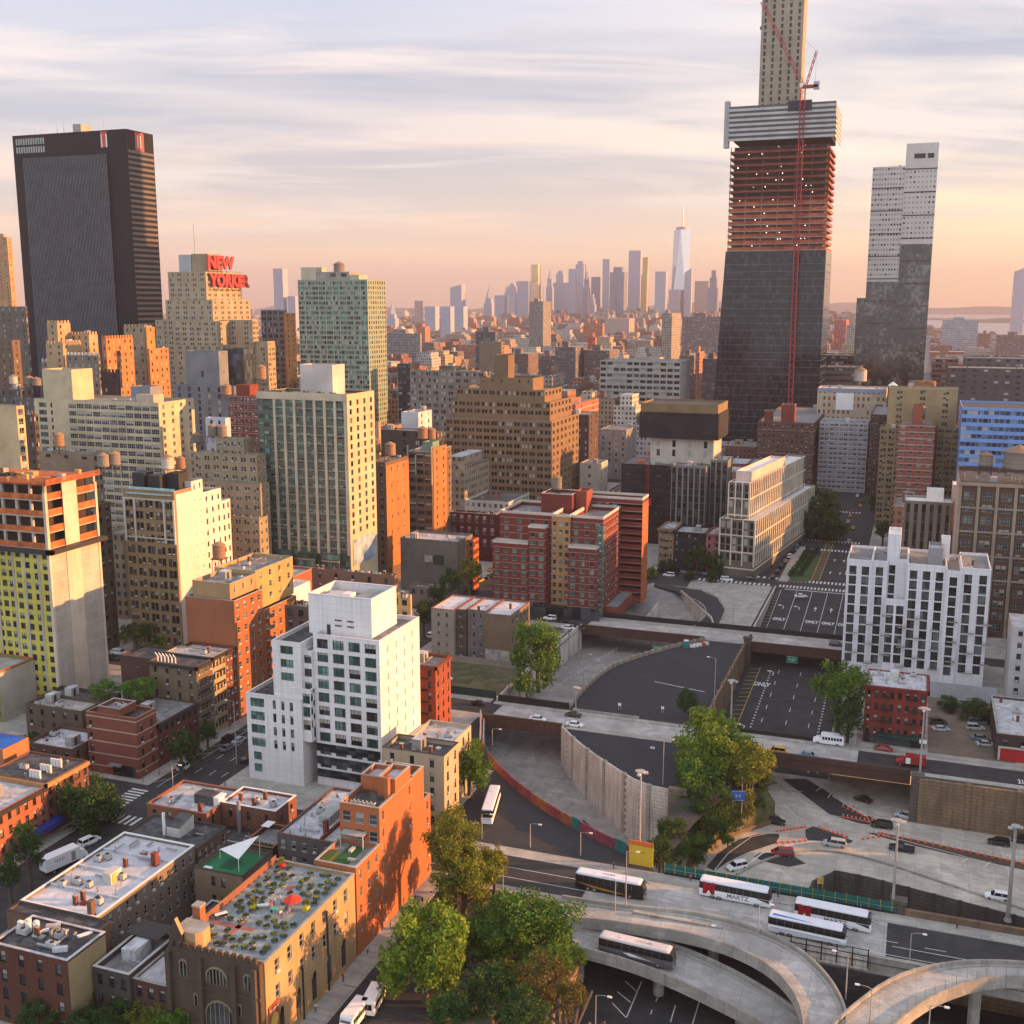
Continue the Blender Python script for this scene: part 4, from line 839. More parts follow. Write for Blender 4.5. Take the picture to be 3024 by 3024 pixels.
b.vol(-131.3, -116.8, 122.5, 131, 0, 13.6, BK((.15, .065, .045)), F=dict(n=4, w=1.1, h=1.8, fh=3.2, fr=M_FRAME), Rt=None, roof=M_TAR, par=.35, cop=M_SILV)
b.box('side_wall', -116.78, 122.6, 0, -116.7, 130.9, 13.2, wallm((.36, .29, .17)))
for k in range(9):
    q = b.q; x, y = q.uniform(-129, -119), q.uniform(123.5, 129.5); b.box('roof_debris', x, y, 13.3, x+q.uniform(.4, 2.4), y+q.uniform(.2, .8), 13.3+q.uniform(.1, .8), q.choice((M_WHITE, M_CONC, M_FRAMEW, M_SILV)), rot=q.uniform(0, 3))
for k in range(5): x = -130.6+k*.8; y = 127+(k % 2)*.9; mb = MB(); mb.box(x, y, 13.25, x+.7, y+.6, 14.9, M_WHITE); mb.build('air_conditioner', b.root)
b.clutter(-130, -120, 123.5, 130, 13.3, 12, False).done()
b = Bld('black-roofed brick house between the junk roof and the white-roofed row', -129, 131.5, 'tenement')
b.vol(-137, -118.4, 131.2, 134.3, 0, 13.3, BK((.2, .13, .09)), roof=M_TAR, par=.3, cop=M_FRAME); b.done()
b = Bld('narrow dark building with grey deck structures beside the gothic hall', -108, 130)
b.vol(-116, -109.2, 127, 139, 0, 10.2, BK((.10, .085, .08)), F=dict(n=3, w=1, h=1.7, fh=3.2), roof=M_GREYR, par=1, cop=M_FRAMEW); b.vol(-109, -102.6, 127.6, 141, 0, 9.3, BK((.12, .06, .05)), F=dict(n=3, w=1, h=1.7, fh=3.2), roof=M_SILV, par=.3, cop=M_CONC)
b.box('roof_shed', -113.8, 131, 9.2, -111.2, 135, 11.4, M_SILV); b.box('pergola', -115.8, 134.5, 11.6, -109.4, 138.8, 11.75, M_FRAME); b.clutter(-115, -104, 128, 138, 9.2, 6, False).done()
b = Bld('low dark flat roof with long narrow skylights behind the gothic hall', -108, 144)
b.vol(-113, -103, 142, 154, 0, 7.6, BK((.11, .08, .07)), roof=M_TAR, par=.3, cop=M_SILV); b.clutter(-112, -104, 143, 153, 7.3, 5, False).done()
b = Bld('black-roofed building with white pipe and slanted stair house', -130, 163)
b.vol(-138.5, -121.6, 162, 171.5, 0, 12, BK((.17, .12, .09)), Rt=dict(n=5, w=.9, h=1.7, fh=3.1, fr=M_FRAMEW), roof=M_TAR, par=.3, cop=M_FRAME); mb = MB(); mb.prism([(-130.6, 165), (-127.6, 165), (-127.6, 169.5), (-130.6, 169.5)], 11.7, [13.6, 13.6, 14.6, 14.6], M_FRAMEW, top=M_TAR); mb.build('stair_bulkhead', b.root)
mb = MB(); mb.cyl(-131.3, 165.2, 11.7, 16.2, .3, n=8, m=M_WHITE); mb.build('flue', b.root); b.clutter(-137, -123, 163, 170, 11.7, 5, False).done()
b = Bld('L-shaped brick building with patched white roofs and dark plant box', -136, 176)
b.vol(-144, -129.5, 176.2, 188.5, 0, 11.2, BK((.26, .13, .085)), F=dict(n=4, w=.9, h=1.6, fh=3.3), Rt=dict(n=3, w=.9, h=1.6, fh=3.3), roof=M_SILV, par=.45, cop=BK((.34, .15, .10)))
b.vol(-129.3, -116.5, 181, 189, 0, 11.8, BK((.24, .11, .08)), F=dict(n=3, w=.9, h=1.6, fh=3.3), Rt=dict(n=2, w=.9, h=1.6, fh=3.3), roof=M_SILV, par=.6, cop=M_WHITE)
b.box('plant_box', -135.5, 180.5, 10.8, -131, 183.5, 12.8, M_TAR).box('plant_screen', -130.9, 180.6, 10.8, -129.6, 183.4, 12.7, M_WHITE).box('chimney', -132.3, 177.2, 10.8, -131.6, 177.9, 12.6, BK(RED)); b.clutter(-143, -131, 177, 187, 10.8, 13, False).clutter(-128, -118, 182, 188, 11.2, 11, False).done()
b = Bld('small roof-terrace brick house with awning and planters', -116, 172)
b.vol(-117, -110.4, 170, 179, 0, 10.2, BK((.16, .08, .06)), F=dict(n=2, w=.9, h=1.6, fh=3.3), roof=M_GREYR, par=.9, cop=BK((.3, .14, .1))); b.box('awning', -116.4, 175.5, 11.2, -114.6, 178, 11.3, M_WHITE)
for k in range(6): b.box('planter', -116+k*.9, 171.2, 9.35, -115.4+k*.9, 171.8, 10.1, mat('hedge', (.06, .09, .02)))
b.done()
b = Bld('dark brick back building with tall grey duct and cooling units', -124, 172)
b.vol(-129, -118, 172, 180.5, 0, 7.5, BK((.13, .07, .06)), F=dict(n=4, w=.9, h=1.6, fh=3.2), roof=M_TAR); b.clutter(-127, -119, 173, 179, 6.6, 8, False)
mb = MB(); mb.cyl(-124.2, 179.6, 6.6, 13.5, .42, n=9, m=M_METAL); mb.build('duct', b.root); b.done()

b = Bld('orange brick tenement row with grey roof at the left edge above the truck', -176, 150, 'tenement')
b.vol(-186, -169.8, 146, 176, 0, 11.2, BK((.38, .15, .085)), Rt=dict(n=13, w=.95, h=1.7, fh=3.1, fr=M_FRAME, style='ac'), roof=M_SILV, cornice=M_DKMET, par=.5)
b.vol(-186, -169.8, 176.05, 189, 0, 11.8, BK((.2, .10, .08)), Rt=dict(n=6, w=.95, h=1.7, fh=3.1), roof=M_TAR, cornice=wallm((.42, .25, .12)), par=.4)
for k in range(12): mb = MB(); x = -176+(k % 4)*.8; y = 178+(k//4)*3.2; mb.box(x, y, 11.4, x+.5, y+.4, 13.2, M_WHITE); mb.build('antenna_panel', b.root)
b.box('awning', -169.5, 168, 2.6, -167.2, 178, 3.6, mat('awning_blue', (.02, .04, .25), .7)).box('awning', -169.5, 149, 2.6, -167.6, 153, 3.2, mat('awning_red', (.4, .06, .03), .7)); b.clutter(-184, -172, 148, 175, 10.7, 10).clutter(-184, -171, 177, 188, 11.4, 8, False).done()
b = Bld('small building with bright blue tarpaulin roof at the far left edge', -195, 186)
b.vol(-202, -189, 184, 192, 0, 13.5, BK((.42, .2, .1)), F=dict(n=3, w=.9, h=1.6, fh=3.2), roof=mat('tarp', (.02, .12, .45), .6), par=.1); b.done()
b = Bld('five-storey red brick corner building with pale stone bands', -177, 206, 'corner_building')
b.vol(-184.6, -170, 206, 213.5, 0, 15.4, BK((.25, .095, .07)), F=dict(n=1, w=.9, h=1.7, fh=3.1, mg2=12.2, top=2.0), Rt=dict(n=2, w=1.0, h=1.7, fh=3.1, top=2.0), roof=M_TAR, cop=wallm((.35, .2, .14)), belts=(.28, 3.1, .06, 1.0), bm=wallm((.48, .38, .28)))
b.vol(-181, -174.5, 206.05, 212, 15.3, 17.2, BK((.25, .095, .07)), roof=M_GREYR, cop=M_CONC); b.box('shop_front', -177.5, 205.85, .3, -171, 205.98, 3.0, G_DARK).box('canopy', -178, 204.6, 3.0, -174.5, 205.9, 3.3, M_METAL); b.clutter(-180.5, -175, 206.5, 211.5, 16.3, 6, False).done()
b = Bld('dark red low row with patched roofs behind the corner building', -177, 214, 'tenement')
b.vol(-184, -170, 213.7, 230, 0, 11.2, BK((.16, .065, .05)), Rt=dict(n=7, w=.95, h=1.7, fh=3.2), roof=M_GREYR, cornice=M_DKMET, par=.3); b.clutter(-183, -171, 215, 229, 10.9, 10).done()
b = Bld('grey and cream tenements with fire escapes and curly white roof vents', -176, 230, 'tenement')
b.vol(-184.5, -170, 230.2, 237, 0, 20.8, BK((.20, .15, .10)), F=dict(n=4, w=.9, h=1.7, fh=3.3), Rt=dict(n=4, w=.95, h=1.7, fh=3.3, fr=M_FRAMEW), roof=M_TAR, cornice=M_DKMET, par=.3)
b.vol(-196, -184.7, 233, 243, 0, 20.2, BK((.115, .06, .05)), F=dict(n=3, w=.9, h=1.7, fh=3.3, fr=M_FRAMEW, mg=5), roof=M_TAR, par=.5)
b.vol(-184.5, -170, 237.1, 243, 0, 21.2, wallm((.42, .35, .24)), Rt=dict(n=4, w=.95, h=1.9, fh=3.3, fr=M_FRAME), roof=M_SILV, cornice=M_DKMET, par=.3)
for k in range(5):
    for y in (231.2, 238.2): b.box('fire_escape', -169.9, y, 3.6+k*3.3, -169.0, y+3.4, 3.7+k*3.3, M_DKMET)
for k in range(6): mb = MB(); x = -182.5+k*1.1; mb.cyl(x, 231.2, 20.4, 22.0, .16, n=7, m=M_WHITE); mb.bar((x, 231.2, 22), (x-.7, 231.1, 22.9), .14, M_WHITE, 6); mb.build('roof_vent', b.root)
b.clutter(-183, -171, 238, 243, 20.9, 7, False).done()
b = Bld('dark red tenement with arched windows next to the orange tower', -176, 244, 'tenement')
b.vol(-184, -170, 243.1, 248, 0, 21.0, BK((.22, .07, .05)), Rt=dict(n=3, w=.95, h=1.8, fh=3.3, fr=M_FRAMEW), roof=M_SILV, cornice=M_DKMET); b.done()
b = Bld('orange brick apartment tower with blank brown side wall and balconies', -178, 248)
ow = dict(w=1.3, h=1.7, fh=3.3, fr=M_FRAMEW)
b.vol(-185.6, -170, 248.2, 262, 0, 33.5, BK((.36, .15, .075)), Rt=dict(ow, n=4), roof=M_GREYR, cop=M_CONC)
b.vol(-184, -172, 249.5, 262, 33.4, 37.8, wallm((.42, .29, .16)), Rt=dict(ow, n=3, w=.6), roof=M_GREYR, cop=M_CONC)
b.vol(-185.6, -170, 262.1, 280, 0, 27.2, BK((.42, .17, .08)), Rt=dict(ow, n=5), roof=M_GREYR, cop=M_CONC)
b.vol(-185.6, -172, 262.1, 282, 27.2, 38.5, wallm((.50, .34, .15)), Rt=dict(ow, n=4), roof=M_GREYR, cop=M_CONC)
for k in range(7): mb = MB(); z = 5+k*3.3; mb.box(-169.98, 263, z, -168.6, 266.5, z+.2, M_CONC); mb.box(-168.7, 263, z+.2, -168.62, 266.5, z+1.1, M_METAL); mb.build('balcony', b.root)
b.clutter(-184, -173, 250, 261, 36.9, 6).clutter(-184, -173, 264, 281, 37.6, 12, False).done()
b = Bld('yellow-sheathed tower under construction with orange netting on its top floors', -235, 237, 'unfinished_tower')
yw = mat('sheathing_yellow', (.52, .45, .09), .8, 'wall'); cc = wallm((.46, .42, .37)); X1, Y0 = -221, 237; zt = 64.0
b.vol(-252, X1-12.5, Y0+.4, 258, 0, 46, yw, F=dict(n=7, w=1.7, h=1.8, fh=2.95, k=1, mg=.3, fr=M_FRAME, style='grid', top=.9), roof=M_GREYR)
b.vol(X1-12.5, X1, Y0, 257, 0, 46, yw, F=dict(n=4, w=1.7, h=1.8, fh=2.95, fr=M_FRAME, style='grid', top=.9), Rt=None, roof=M_GREYR)
b.box('sheathing', X1-12.3, Y0-.06, 13, X1-.7, Y0-.004, 44.9, yw) if False else None
for xx in (-251.5, -246.2, -240.8, -234.6, -230.2, -225.3): b.box('concrete_column', xx, Y0-.1 if xx > -233 else Y0+.25, 0, xx+.75, Y0-.005 if xx > -233 else Y0+.395, 46, cc)
b.box('infill_wall', X1+.003, Y0, 0, X1+.1, Y0+20, 46, cc)
for k in range(11):      # side wall: block infill between slabs and a pale concrete strip
    z = 13+k*2.98; b.box('floor_slab', X1+.103, Y0, z, X1+.16, Y0+20, z+.18, wallm((.56, .5, .43)))
b.box('shear_wall', X1+.004, Y0+6.4, 0, X1+.3, Y0+12, 62, wallm((.60, .52, .42))).box('corner_column', X1-.6, Y0-.3, 0, X1+.32, Y0+.5, 62, wallm((.60, .52, .42))).box('corner_column', X1-.2, Y0+19.4, 0, X1+.32, Y0+20.2, 62, wallm((.60, .52, .42)))
b.vol(-252, X1-8, Y0-13, Y0, 0, 14.5, mat('dark_sheath', (.20, .18, .07), .8, 'wall'), F=dict(n=6, w=2.4, h=1.9, fh=3.2), Rt=None, roof=M_CONC, cop=mat('orange_rail', (.5, .09, .03)))
b.box('side_wall', X1-7.98, Y0-13, 0, X1-7.9, Y0-.1, 14, wallm((.46, .42, .37)))
net = mat('netting', (.46, .13, .04), .8, var=.5, scale=3)
for k in range(4):
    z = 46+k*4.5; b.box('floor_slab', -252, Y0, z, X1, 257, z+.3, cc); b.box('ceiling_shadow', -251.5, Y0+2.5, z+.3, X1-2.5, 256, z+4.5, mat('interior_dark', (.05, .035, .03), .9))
    for j in range(7): b.box('column', -251+j*4.9, Y0+.1, z+.3, -250.3+j*4.9, Y0+.8, z+4.5, cc)
    for j in range(3): b.box('column', X1-.8, Y0+.2+j*9.6, z+.3, X1-.1, Y0+1+j*9.6, z+4.5, cc)
    b.box('safety_net', -252, Y0-.02, z+.3, X1, Y0+.04, z+1.9, net); b.box('safety_net', X1-.05, Y0, z+.3, X1+.02, Y0+20, z+2.1, net)
    b.box('shear_wall', X1-.05, Y0+6.4, z+.3, X1+.31, Y0+12, z+4.5, wallm((.60, .52, .42)))
for k in range(5): b.box('formwork', -252, Y0-.8, 64+k*.35, X1+1.2, Y0-.5, 64.14+k*.35, net); b.box('formwork', X1+.9, Y0-.8, 64+k*.35, X1+1.2, 258, 64.14+k*.35, net)
b.box('top_slab', -252.5, Y0-.5, 64, X1+.9, 257.6, 64.3, net)
for k in range(14): q = b.q; x, y = q.uniform(-250, X1-2), q.uniform(Y0, 256); b.box('timber_stack', x, y, 64.3, x+q.uniform(1, 3.5), y+q.uniform(.5, 2), 64.3+q.uniform(.4, 1.8), q.choice((net, M_CONC, wallm((.55, .35, .15)), M_DKMET)))
b.box('debris_net', -252, Y0-1.6, 45.0, X1+2.4, Y0-.4, 46.2, M_DKMET).box('debris_net', X1+.35, Y0-1.6, 45.0, X1+2.4, Y0+21, 46.2, M_DKMET).done()
b.box
b = Bld('low yard building with blue-grey roof below the unfinished tower', -195, 205); b.vol(-200, -186, 202, 214, 0, 7, BK((.16, .10, .07)), F=dict(n=4, w=1, h=1.5, fh=3.3), Rt=dict(n=3, w=1, h=1.5, fh=3.3), roof=M_SILV); b.clutter(-199, -187, 203, 213, 6.1, 5).done()
b = Bld('low brown building with pale gravel roof under the unfinished tower', -204, 216); b.vol(-212, -194, 215, 223, 0, 11, BK((.15, .11, .08)), F=dict(n=5, w=1, h=1.5, fh=3.3), roof=M_CONC); b.clutter(-211, -196, 216, 222, 10.1, 8).done()
b = Bld('shadowed back buildings around the foot of the unfinished tower', -206, 228); b.vol(-219, -199, 226, 236, 0, 8, BK((.12, .09, .075)), roof=M_TAR); b.vol(-197, -186, 218, 229, 0, 9.5, BK((.14, .08, .06)), roof=M_GREYR); b.clutter(-218, -200, 227, 235, 7.1, 8).done()
b = Bld('cream apartment slab lit by the sun at the left edge behind the unfinished tower', -300, 300)
x, z = onY(48, 1200, 300); b.vol(x-20, x, 300, 303.5, 0, z, wallm((.55, .43, .28)), F=dict(n=3, w=1.6, h=1.6, fh=3.2, mg2=12.5, fr=M_FRAME), Rt=dict(n=1, w=2.2, h=2.2, fh=3.2, fr=M_FRAMEW, style='mull'), roof=M_GREYR, cop=M_CONC).done()
b = Bld('dark narrow brown loft in shadow between the unfinished tower and tan loft', -245, 285)
b.vol(-270, -245.5, 282, 292, 0, 49, BK((.14, .11, .085)), F=dict(n=5, w=1.7, h=1.6, fh=3.6, style='grid'), Rt=dict(n=3, w=1.6, h=1.6, fh=3.6), roof=M_GREYR, cop=wallm((.28, .2, .13)))
b.vol(-262, -249, 284, 292, 48.1, 53, wallm((.26, .22, .17)), F=dict(n=2, w=1.6, h=1, fh=4, rows=1), roof=M_GREYR).done()
b = Bld('tan twelve-storey loft with sea-green skylight and white sunlit side wall', -225, 290)
x1 = -219; tw = BK((.33, .25, .15))
b.vol(-238.5, x1, 290, 299, 0, 54, tw, F=dict(n=5, k=2, w=1.35, h=2.3, fh=3.75, gap=.2, top=3.2, fr=M_FRAME), Rt=None, roof=M_TAR, cop=M_CONC)
wl = mat('whitewash', (.62, .54, .50), .8, 'wall', var=.06)
b.box('whitewashed_wall', x1+.003, 290.8, 0, x1+.12, 305, 53, wl)
b.vol(x1-19, x1+.14, 305, 315, 0, 51.5, wl, Rt=dict(n=3, w=.9, h=1.7, fh=3.75, top=1.6, fr=M_FRAME), roof=M_TAR); b.vol(x1-19, x1+.14, 315, 320, 0, 47, wl, Rt=dict(n=2, w=.9, h=1.7, fh=3.75, fr=M_FRAME), roof=M_TAR)
b.vol(x1-19, x1+.1, 299, 305, 0, 56, wl, Rt=dict(n=2, w=.7, h=1.6, fh=3.75, fr=M_FRAME), roof=M_TAR)
mb = MB(); mb.quad((-237.5, 289.6, 52.6), (x1-.6, 289.6, 52.6), (x1-.6, 291.6, 54.6), (-237.5, 291.6, 54.6), mat('skylight_green', (.25, .42, .40), .4, var=.3, scale=6)); mb.build('skylight', b.root)
for a in (-238.2, -234.3, -223, -219.4): b.box('pilaster', a-.25, 289.6, 37, a+.35, 289.97, 51, M_FRAMEW)
b.box('belt_course', -238.6, 289.7, 50.8, x1, 289.96, 51.3, M_FRAMEW).box('belt_course', -238.6, 289.75, 38.3, x1, 289.96, 38.7, M_FRAMEW)
for a in ((-237, 293, 5), (-231, 293, 4.5), (-226, 296, 5)): b.box('plant_room', a[0], a[1], 53.1, a[0]+4.6, a[1]+5, 53.1+a[2]*1.15, M_DKMET)
b.done()
tank('pale wooden water tank on the black roof frame of the tan loft', 493, 1340, 298, 1.9, 3.8, 2)
tank('dark wooden tank behind the pale one on the tan loft', 532, 1345, 302, 1.5, 3.4, 0)
tank('left of two grey wooden tanks beside the unfinished tower', 303, 1335, 296, 1.9, 3.6, 1); tank('right of two grey wooden tanks beside the unfinished tower', 337, 1330, 299, 1.8, 3.8, 1)
tank('small pink-lit wooden tank in front of the cream slab', 172, 1275, 305, 1.7, 4.0, 0)
tank('brown wooden tank on tall black steel legs above the orange building', 645, 1598, 285, 2.0, 4.2, 0, 6.0)
b = Bld('low red row building with flat grey roof behind the orange tower', -205, 300)
x0, _ = onY(670, 1640, 300); b.vol(-212, -190, 300, 325, 0, 24, BK((.36, .14, .08)), F=dict(n=6, w=1.2, h=1.5, fh=3.2), roof=M_SILV, cop=M_CONC); b.clutter(-210, -192, 302, 322, 23.1, 12)
b.vol(-189.8, -184, 296, 312, 0, 23, M_WHITE, roof=M_SILV); b.done()
def P3(xc, yc, Y, xl=None, xr=None, far=None):
    """near right roof corner -> x0, x1, y0, y1, z"""
    x, z = onY(xc, yc, Y); xl_ = edge_x(xl, Y, z, x) if xl is not None else None; yr = edge_y(xr, x, z, Y) if xr is not None and xr-xc > 3 else Y+(far or 20)
    return xl_, x, Y, yr, z
def simple(label, xc, yc, Y, xl, xr, m, F, Rt=None, far=None, roof=None, name='building', cat='building', group=None, cl=6, **k):
    x0, x1, y0, y1, z = P3(xc, yc, Y, xl, xr, far)
    b = Bld(label, (x0+x1)/2, y0, name, cat, group); b.vol(x0, x1, y0, y1, 0, z, m, F=F, Rt=Rt, roof=roof or M_GREYR, **k)
    if cl: b.clutter(x0+.5, x1-.5, y0+.5, y1-.5, z-k.get('par', .9), cl, x1-x0 > 8 and y1-y0 > 7)
    b.box5 = (x0, x1, y0, y1, z); return b
x0, x1, y0, y1, z = P3(1021, 1167, 345, 755, 1079)
b = Bld('tall green-glass and cream residential tower with billboard on its side wall', (x0+x1)/2, y0, 'residential_tower')
cr = wallm((.50, .44, .34)); gg = mat('green_grey', (.085, .105, .085), .5, 'wall'); W = x1-x0
b.vol(x0, x1, y0+.7, y1+6, 0, z, gg, F=dict(n=17, w=1.9, h=1.8, fh=3.05, fr=mat('green_frame', (.18, .22, .17), .5), style='mull', gl=G_GREEN, vars=(0, 0, 3, 1, 2, 4, 3), top=1.6, mg=.2), Rt=None, roof=M_GREYR, cop=cr)
b.vol(x0, x1+.02, y0+.3, y0+.68, z-2.2, z+.4, cr, roof=cr, par=0, wall_name='cornice')
for k in range(8):
    a = x0+W*(.20+.112*k); b.box('pier', a-.5, y0+.1, 24, a+.5, y0+.69, z-2.3, cr)
for k in range(17): b.box('spandrel', x0+W*.15, y0+.4, 26+k*3.05*((z-28)/52), x0+W*.98, y0+.685, 26.35+k*3.05*((z-28)/52), mat('spandrel_green', (.24, .26, .19), .6))
for k in range(3):
    a = x0+W*(.17+k*.27); mb = MB(); mb.box(a, y0-1.7, 4, a+W*.19, y0+.6, 24.5, gg); mb.build('bay', b.root)
    for j in range(7):
        b.box('balcony_slab', a-.15, y0-1.95, 4.4+j*2.9, a+W*.19+.15, y0-1.3, 4.7+j*2.9, cr); b.box('ribbon_window', a+.2, y0-1.74, 5.2+j*2.9, a+W*.19-.2, y0-1.703, 6.9+j*2.9, G_GREEN)
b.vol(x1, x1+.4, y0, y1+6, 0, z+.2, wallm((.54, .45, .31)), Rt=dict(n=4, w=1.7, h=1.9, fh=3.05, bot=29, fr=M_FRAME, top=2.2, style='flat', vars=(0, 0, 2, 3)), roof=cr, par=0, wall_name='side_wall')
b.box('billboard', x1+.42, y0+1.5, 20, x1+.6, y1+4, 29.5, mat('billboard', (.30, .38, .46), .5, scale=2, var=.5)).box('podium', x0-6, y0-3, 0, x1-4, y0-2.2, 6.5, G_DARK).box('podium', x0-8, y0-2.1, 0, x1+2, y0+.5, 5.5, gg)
xa, za = onY(981, 1078, y0+8); xb_ = edge_x(885, y0+8, za, xa); b.vol(xb_, xa, y0+8, y0+17, z-.9, za, wallm((.55, .50, .47)), roof=M_TAR, wall_name='plant_room')
for k in range(18): q = b.q; x = q.uniform(x0+4, x1-3); mb = MB(); mb.cyl(x, y0+q.uniform(2, 6), z-.9, z+.6, .8, .4, n=6, m=mat('hedge', (.06, .09, .02))); mb.build('roof_plant', b.root)
b.done(); BIGT = (x0, x1, y0, y1)
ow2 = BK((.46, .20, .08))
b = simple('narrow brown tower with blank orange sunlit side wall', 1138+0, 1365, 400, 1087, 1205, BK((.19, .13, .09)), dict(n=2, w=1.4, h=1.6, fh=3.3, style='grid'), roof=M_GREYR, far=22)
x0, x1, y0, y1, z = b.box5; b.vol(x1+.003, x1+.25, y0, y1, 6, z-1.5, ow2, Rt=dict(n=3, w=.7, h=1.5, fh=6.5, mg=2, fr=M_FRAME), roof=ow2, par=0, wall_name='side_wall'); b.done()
tank('left brown tank on black frame above the orange side wall', 1110, 1292, 408, 2.0, 4.6, 0); tank('right brown tank on black frame above the orange side wall', 1152, 1303, 409, 2.2, 4.4, 0)
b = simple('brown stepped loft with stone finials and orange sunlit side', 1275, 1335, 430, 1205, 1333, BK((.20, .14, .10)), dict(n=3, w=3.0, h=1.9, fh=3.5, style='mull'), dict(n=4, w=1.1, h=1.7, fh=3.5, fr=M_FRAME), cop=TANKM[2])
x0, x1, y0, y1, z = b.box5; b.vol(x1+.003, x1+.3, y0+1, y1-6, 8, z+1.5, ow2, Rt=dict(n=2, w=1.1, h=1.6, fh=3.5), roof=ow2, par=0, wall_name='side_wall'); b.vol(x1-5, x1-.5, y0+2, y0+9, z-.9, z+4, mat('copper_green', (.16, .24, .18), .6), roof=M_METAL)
for k in range(4): b.box('finial', x0+(x1-x0)*k/3-.25, y0-.7, z-14+4*(k % 3), x0+(x1-x0)*k/3+.25, y0-.05, z+2.5-4*(k % 3), wallm((.4, .33, .25)))
b.done()
tank('left of two copper-brown tanks behind the stepped loft', 1248, 1257, 470, 2.3, 4.6, 0); tank('right of two copper-brown tanks behind the stepped loft', 1273, 1261, 474, 2.2, 4.4, 0)
b = simple('pinkish brick tower peeping out behind the cream residential tower', 1118, 1248, 440, 1078, 1124, wallm((.48, .32, .22)), dict(n=2, w=1.2, h=1.5, fh=3.2, mg=1)); b.done()
lw = BK((.26, .18, .11)); lf = dict(k=2, w=1.45, gap=.3, h=2.0, fh=3.9, fr=M_FRAMEW, style='flat', vars=(0, 0, 0, 4, 1, 2), depth=.3)
x0, x1, y0, y1, z = P3(1630, 1156, 560, 1315, 1682)
b = Bld('huge brown brick loft building with white window shades and setbacks', (x0+x1)/2, y0, 'loft_building')
W = x1-x0; b.vol(x0, x1, y0, y0+50, 0, z-16, lw, F=dict(lf, n=14), Rt=dict(lf, n=7, k=2), roof=M_GREYR, cop=M_CONC)
b.vol(x0+2, x1-2, y0+3, y0+42, z-16.9, z-6, lw, F=dict(lf, n=13), Rt=dict(lf, n=6, k=2), roof=M_GREYR)
b.vol(x0+4, x1-6, y0+6, y0+36, z-6.9, z, lw, F=dict(lf, n=11), Rt=dict(lf, n=5, k=2), roof=M_GREYR)
b.vol(x0+16, x1-14, y0+10, y0+28, z-.9, z+6, lw, roof=M_TAR, F=dict(n=6, w=1, h=1.4, fh=5, rows=1)); b.vol(x0+24, x0+32, y0+12, y0+22, z+5, z+18, BK((.22, .15, .10)), roof=M_METAL); b.done(); LOFT = (x0, x1, y0)
x0, x1, y0, y1, z = P3(1085, 825, 640, 880, 1122)
b = Bld('tall pale green glass residential tower with a round tank on top', (x0+x1)/2, y0, 'glass_tower')
gw2 = mat('green_mullion', (.23, .27, .21), .5, var=.06); W = x1-x0
b.vol(x0, x1, y0, y1+8, 0, z, gw2, F=dict(n=28, w=1.6, h=1.9, fh=3.1, style='flat', gl=glassm('glass_sea', (.10, .20, .16)), vars=(0, 0, 0, 3, 3, 4), depth=.2, top=1.2), Rt=dict(n=8, w=1.5, h=1.9, fh=3.1, style='flat', gl=glassm('glass_sea', (.1, .2, .16)), vars=(0, 0, 3)), roof=M_GREYR)
for k in range(11): b.box('mullion', x0+W*k/10-.15, y0-.35, 0, x0+W*k/10+.15, y0-.005, z, wallm((.50, .52, .40)))
b.vol(x0, x0+11, y0+4, y0+18, z-.9, z+8, wallm((.50, .46, .36)), roof=M_GREYR, wall_name='plant_room'); b.vol(x0+11.2, x1-15, y0+4.2, y0+18, z-.9, z+5, wallm((.34, .33, .28)), F=dict(n=3, w=4, h=2.2, fh=9, rows=1, style='flat'), roof=M_GREYR, wall_name='plant_room'); b.vol(x1-14.8, x1-8, y0+4, y0+16, z-.9, z+3, wallm((.46, .46, .36)), roof=M_GREYR, wall_name='plant_room'); b.done()
tank('large grey round tank on top of the green glass tower', 1001, 771, 652, 3.6, 8.5, 1, 3)
x0, x1, y0, y1, z = P3(372, 380, 700, 36, 436)
b = Bld('tall black office slab with thin pale vertical fins', (x0+x1)/2, y0, 'office_tower')
bk = mat('black_skin', (.008, .009, .012), .5, var=.3, spec=.12); D = y1-y0+6; W = x1-x0
b.vol(x0, x1, y0, y0+D, 0, z, bk, roof=M_TAR, par=.5)
b.vol(x0+W*.10, x1-W*.17, y0-1.5, y0, 0, z-17, glassm('slab_glass', (.008, .012, .018), .2, spec=.25), roof=bk, par=0, wall_name='fin_wall')
fm = mat('fin', (.17, .19, .21), .5)
for k in range(58): a = x0+W*.10+W*.73*k/57; b.box('fin', a-.13, y0-2.1, 0, a+.13, y0-1.505, z-17, fm)
for k in range(52): b.box('spandrel', x1+.004, y0+.5, z-16-k*3.9, x1+.12, y0+D-.5, z-14.2-k*3.9, mat('bronze_spandrel', (.11, .095, .08), .35))
b.box('sign_panel', x1-W*.22, y0-.3, z-12, x1-W*.165, y0-.02, z-1, mat('sign_red', (.5, .08, .06), .6)).box('sign_panel', x1+.02, y0+D*.3, z-14, x1+.3, y0+D*.62, z-1, mat('sign_red', (.5, .08, .06)))
for xx, w_ in ((x1-W*.215, .9), (x1-W*.175, 1.2)): b.box('sign_mark', xx, y0-.45, z-12, xx+w_, y0-.31, z-3, M_WHITE)
for yy in (.38, .48): b.box('sign_mark', x1+.31, y0+D*yy, z-12, x1+.45, y0+D*yy+1, z-3, M_WHITE)
for r_ in range(2):
    for k in range(12): b.box('louvre', x0+3+k*2.3, y0-.12, z-7-r_*6, x0+4.4+k*2.3, y0-.01, z-2.5-r_*6, mat('louvre', (.32, .35, .33), .6))
b.box('plant_room', x0+W*.48, y0+8, z, x0+W*.55, y0+20, z+7, wallm((.4, .36, .3)))
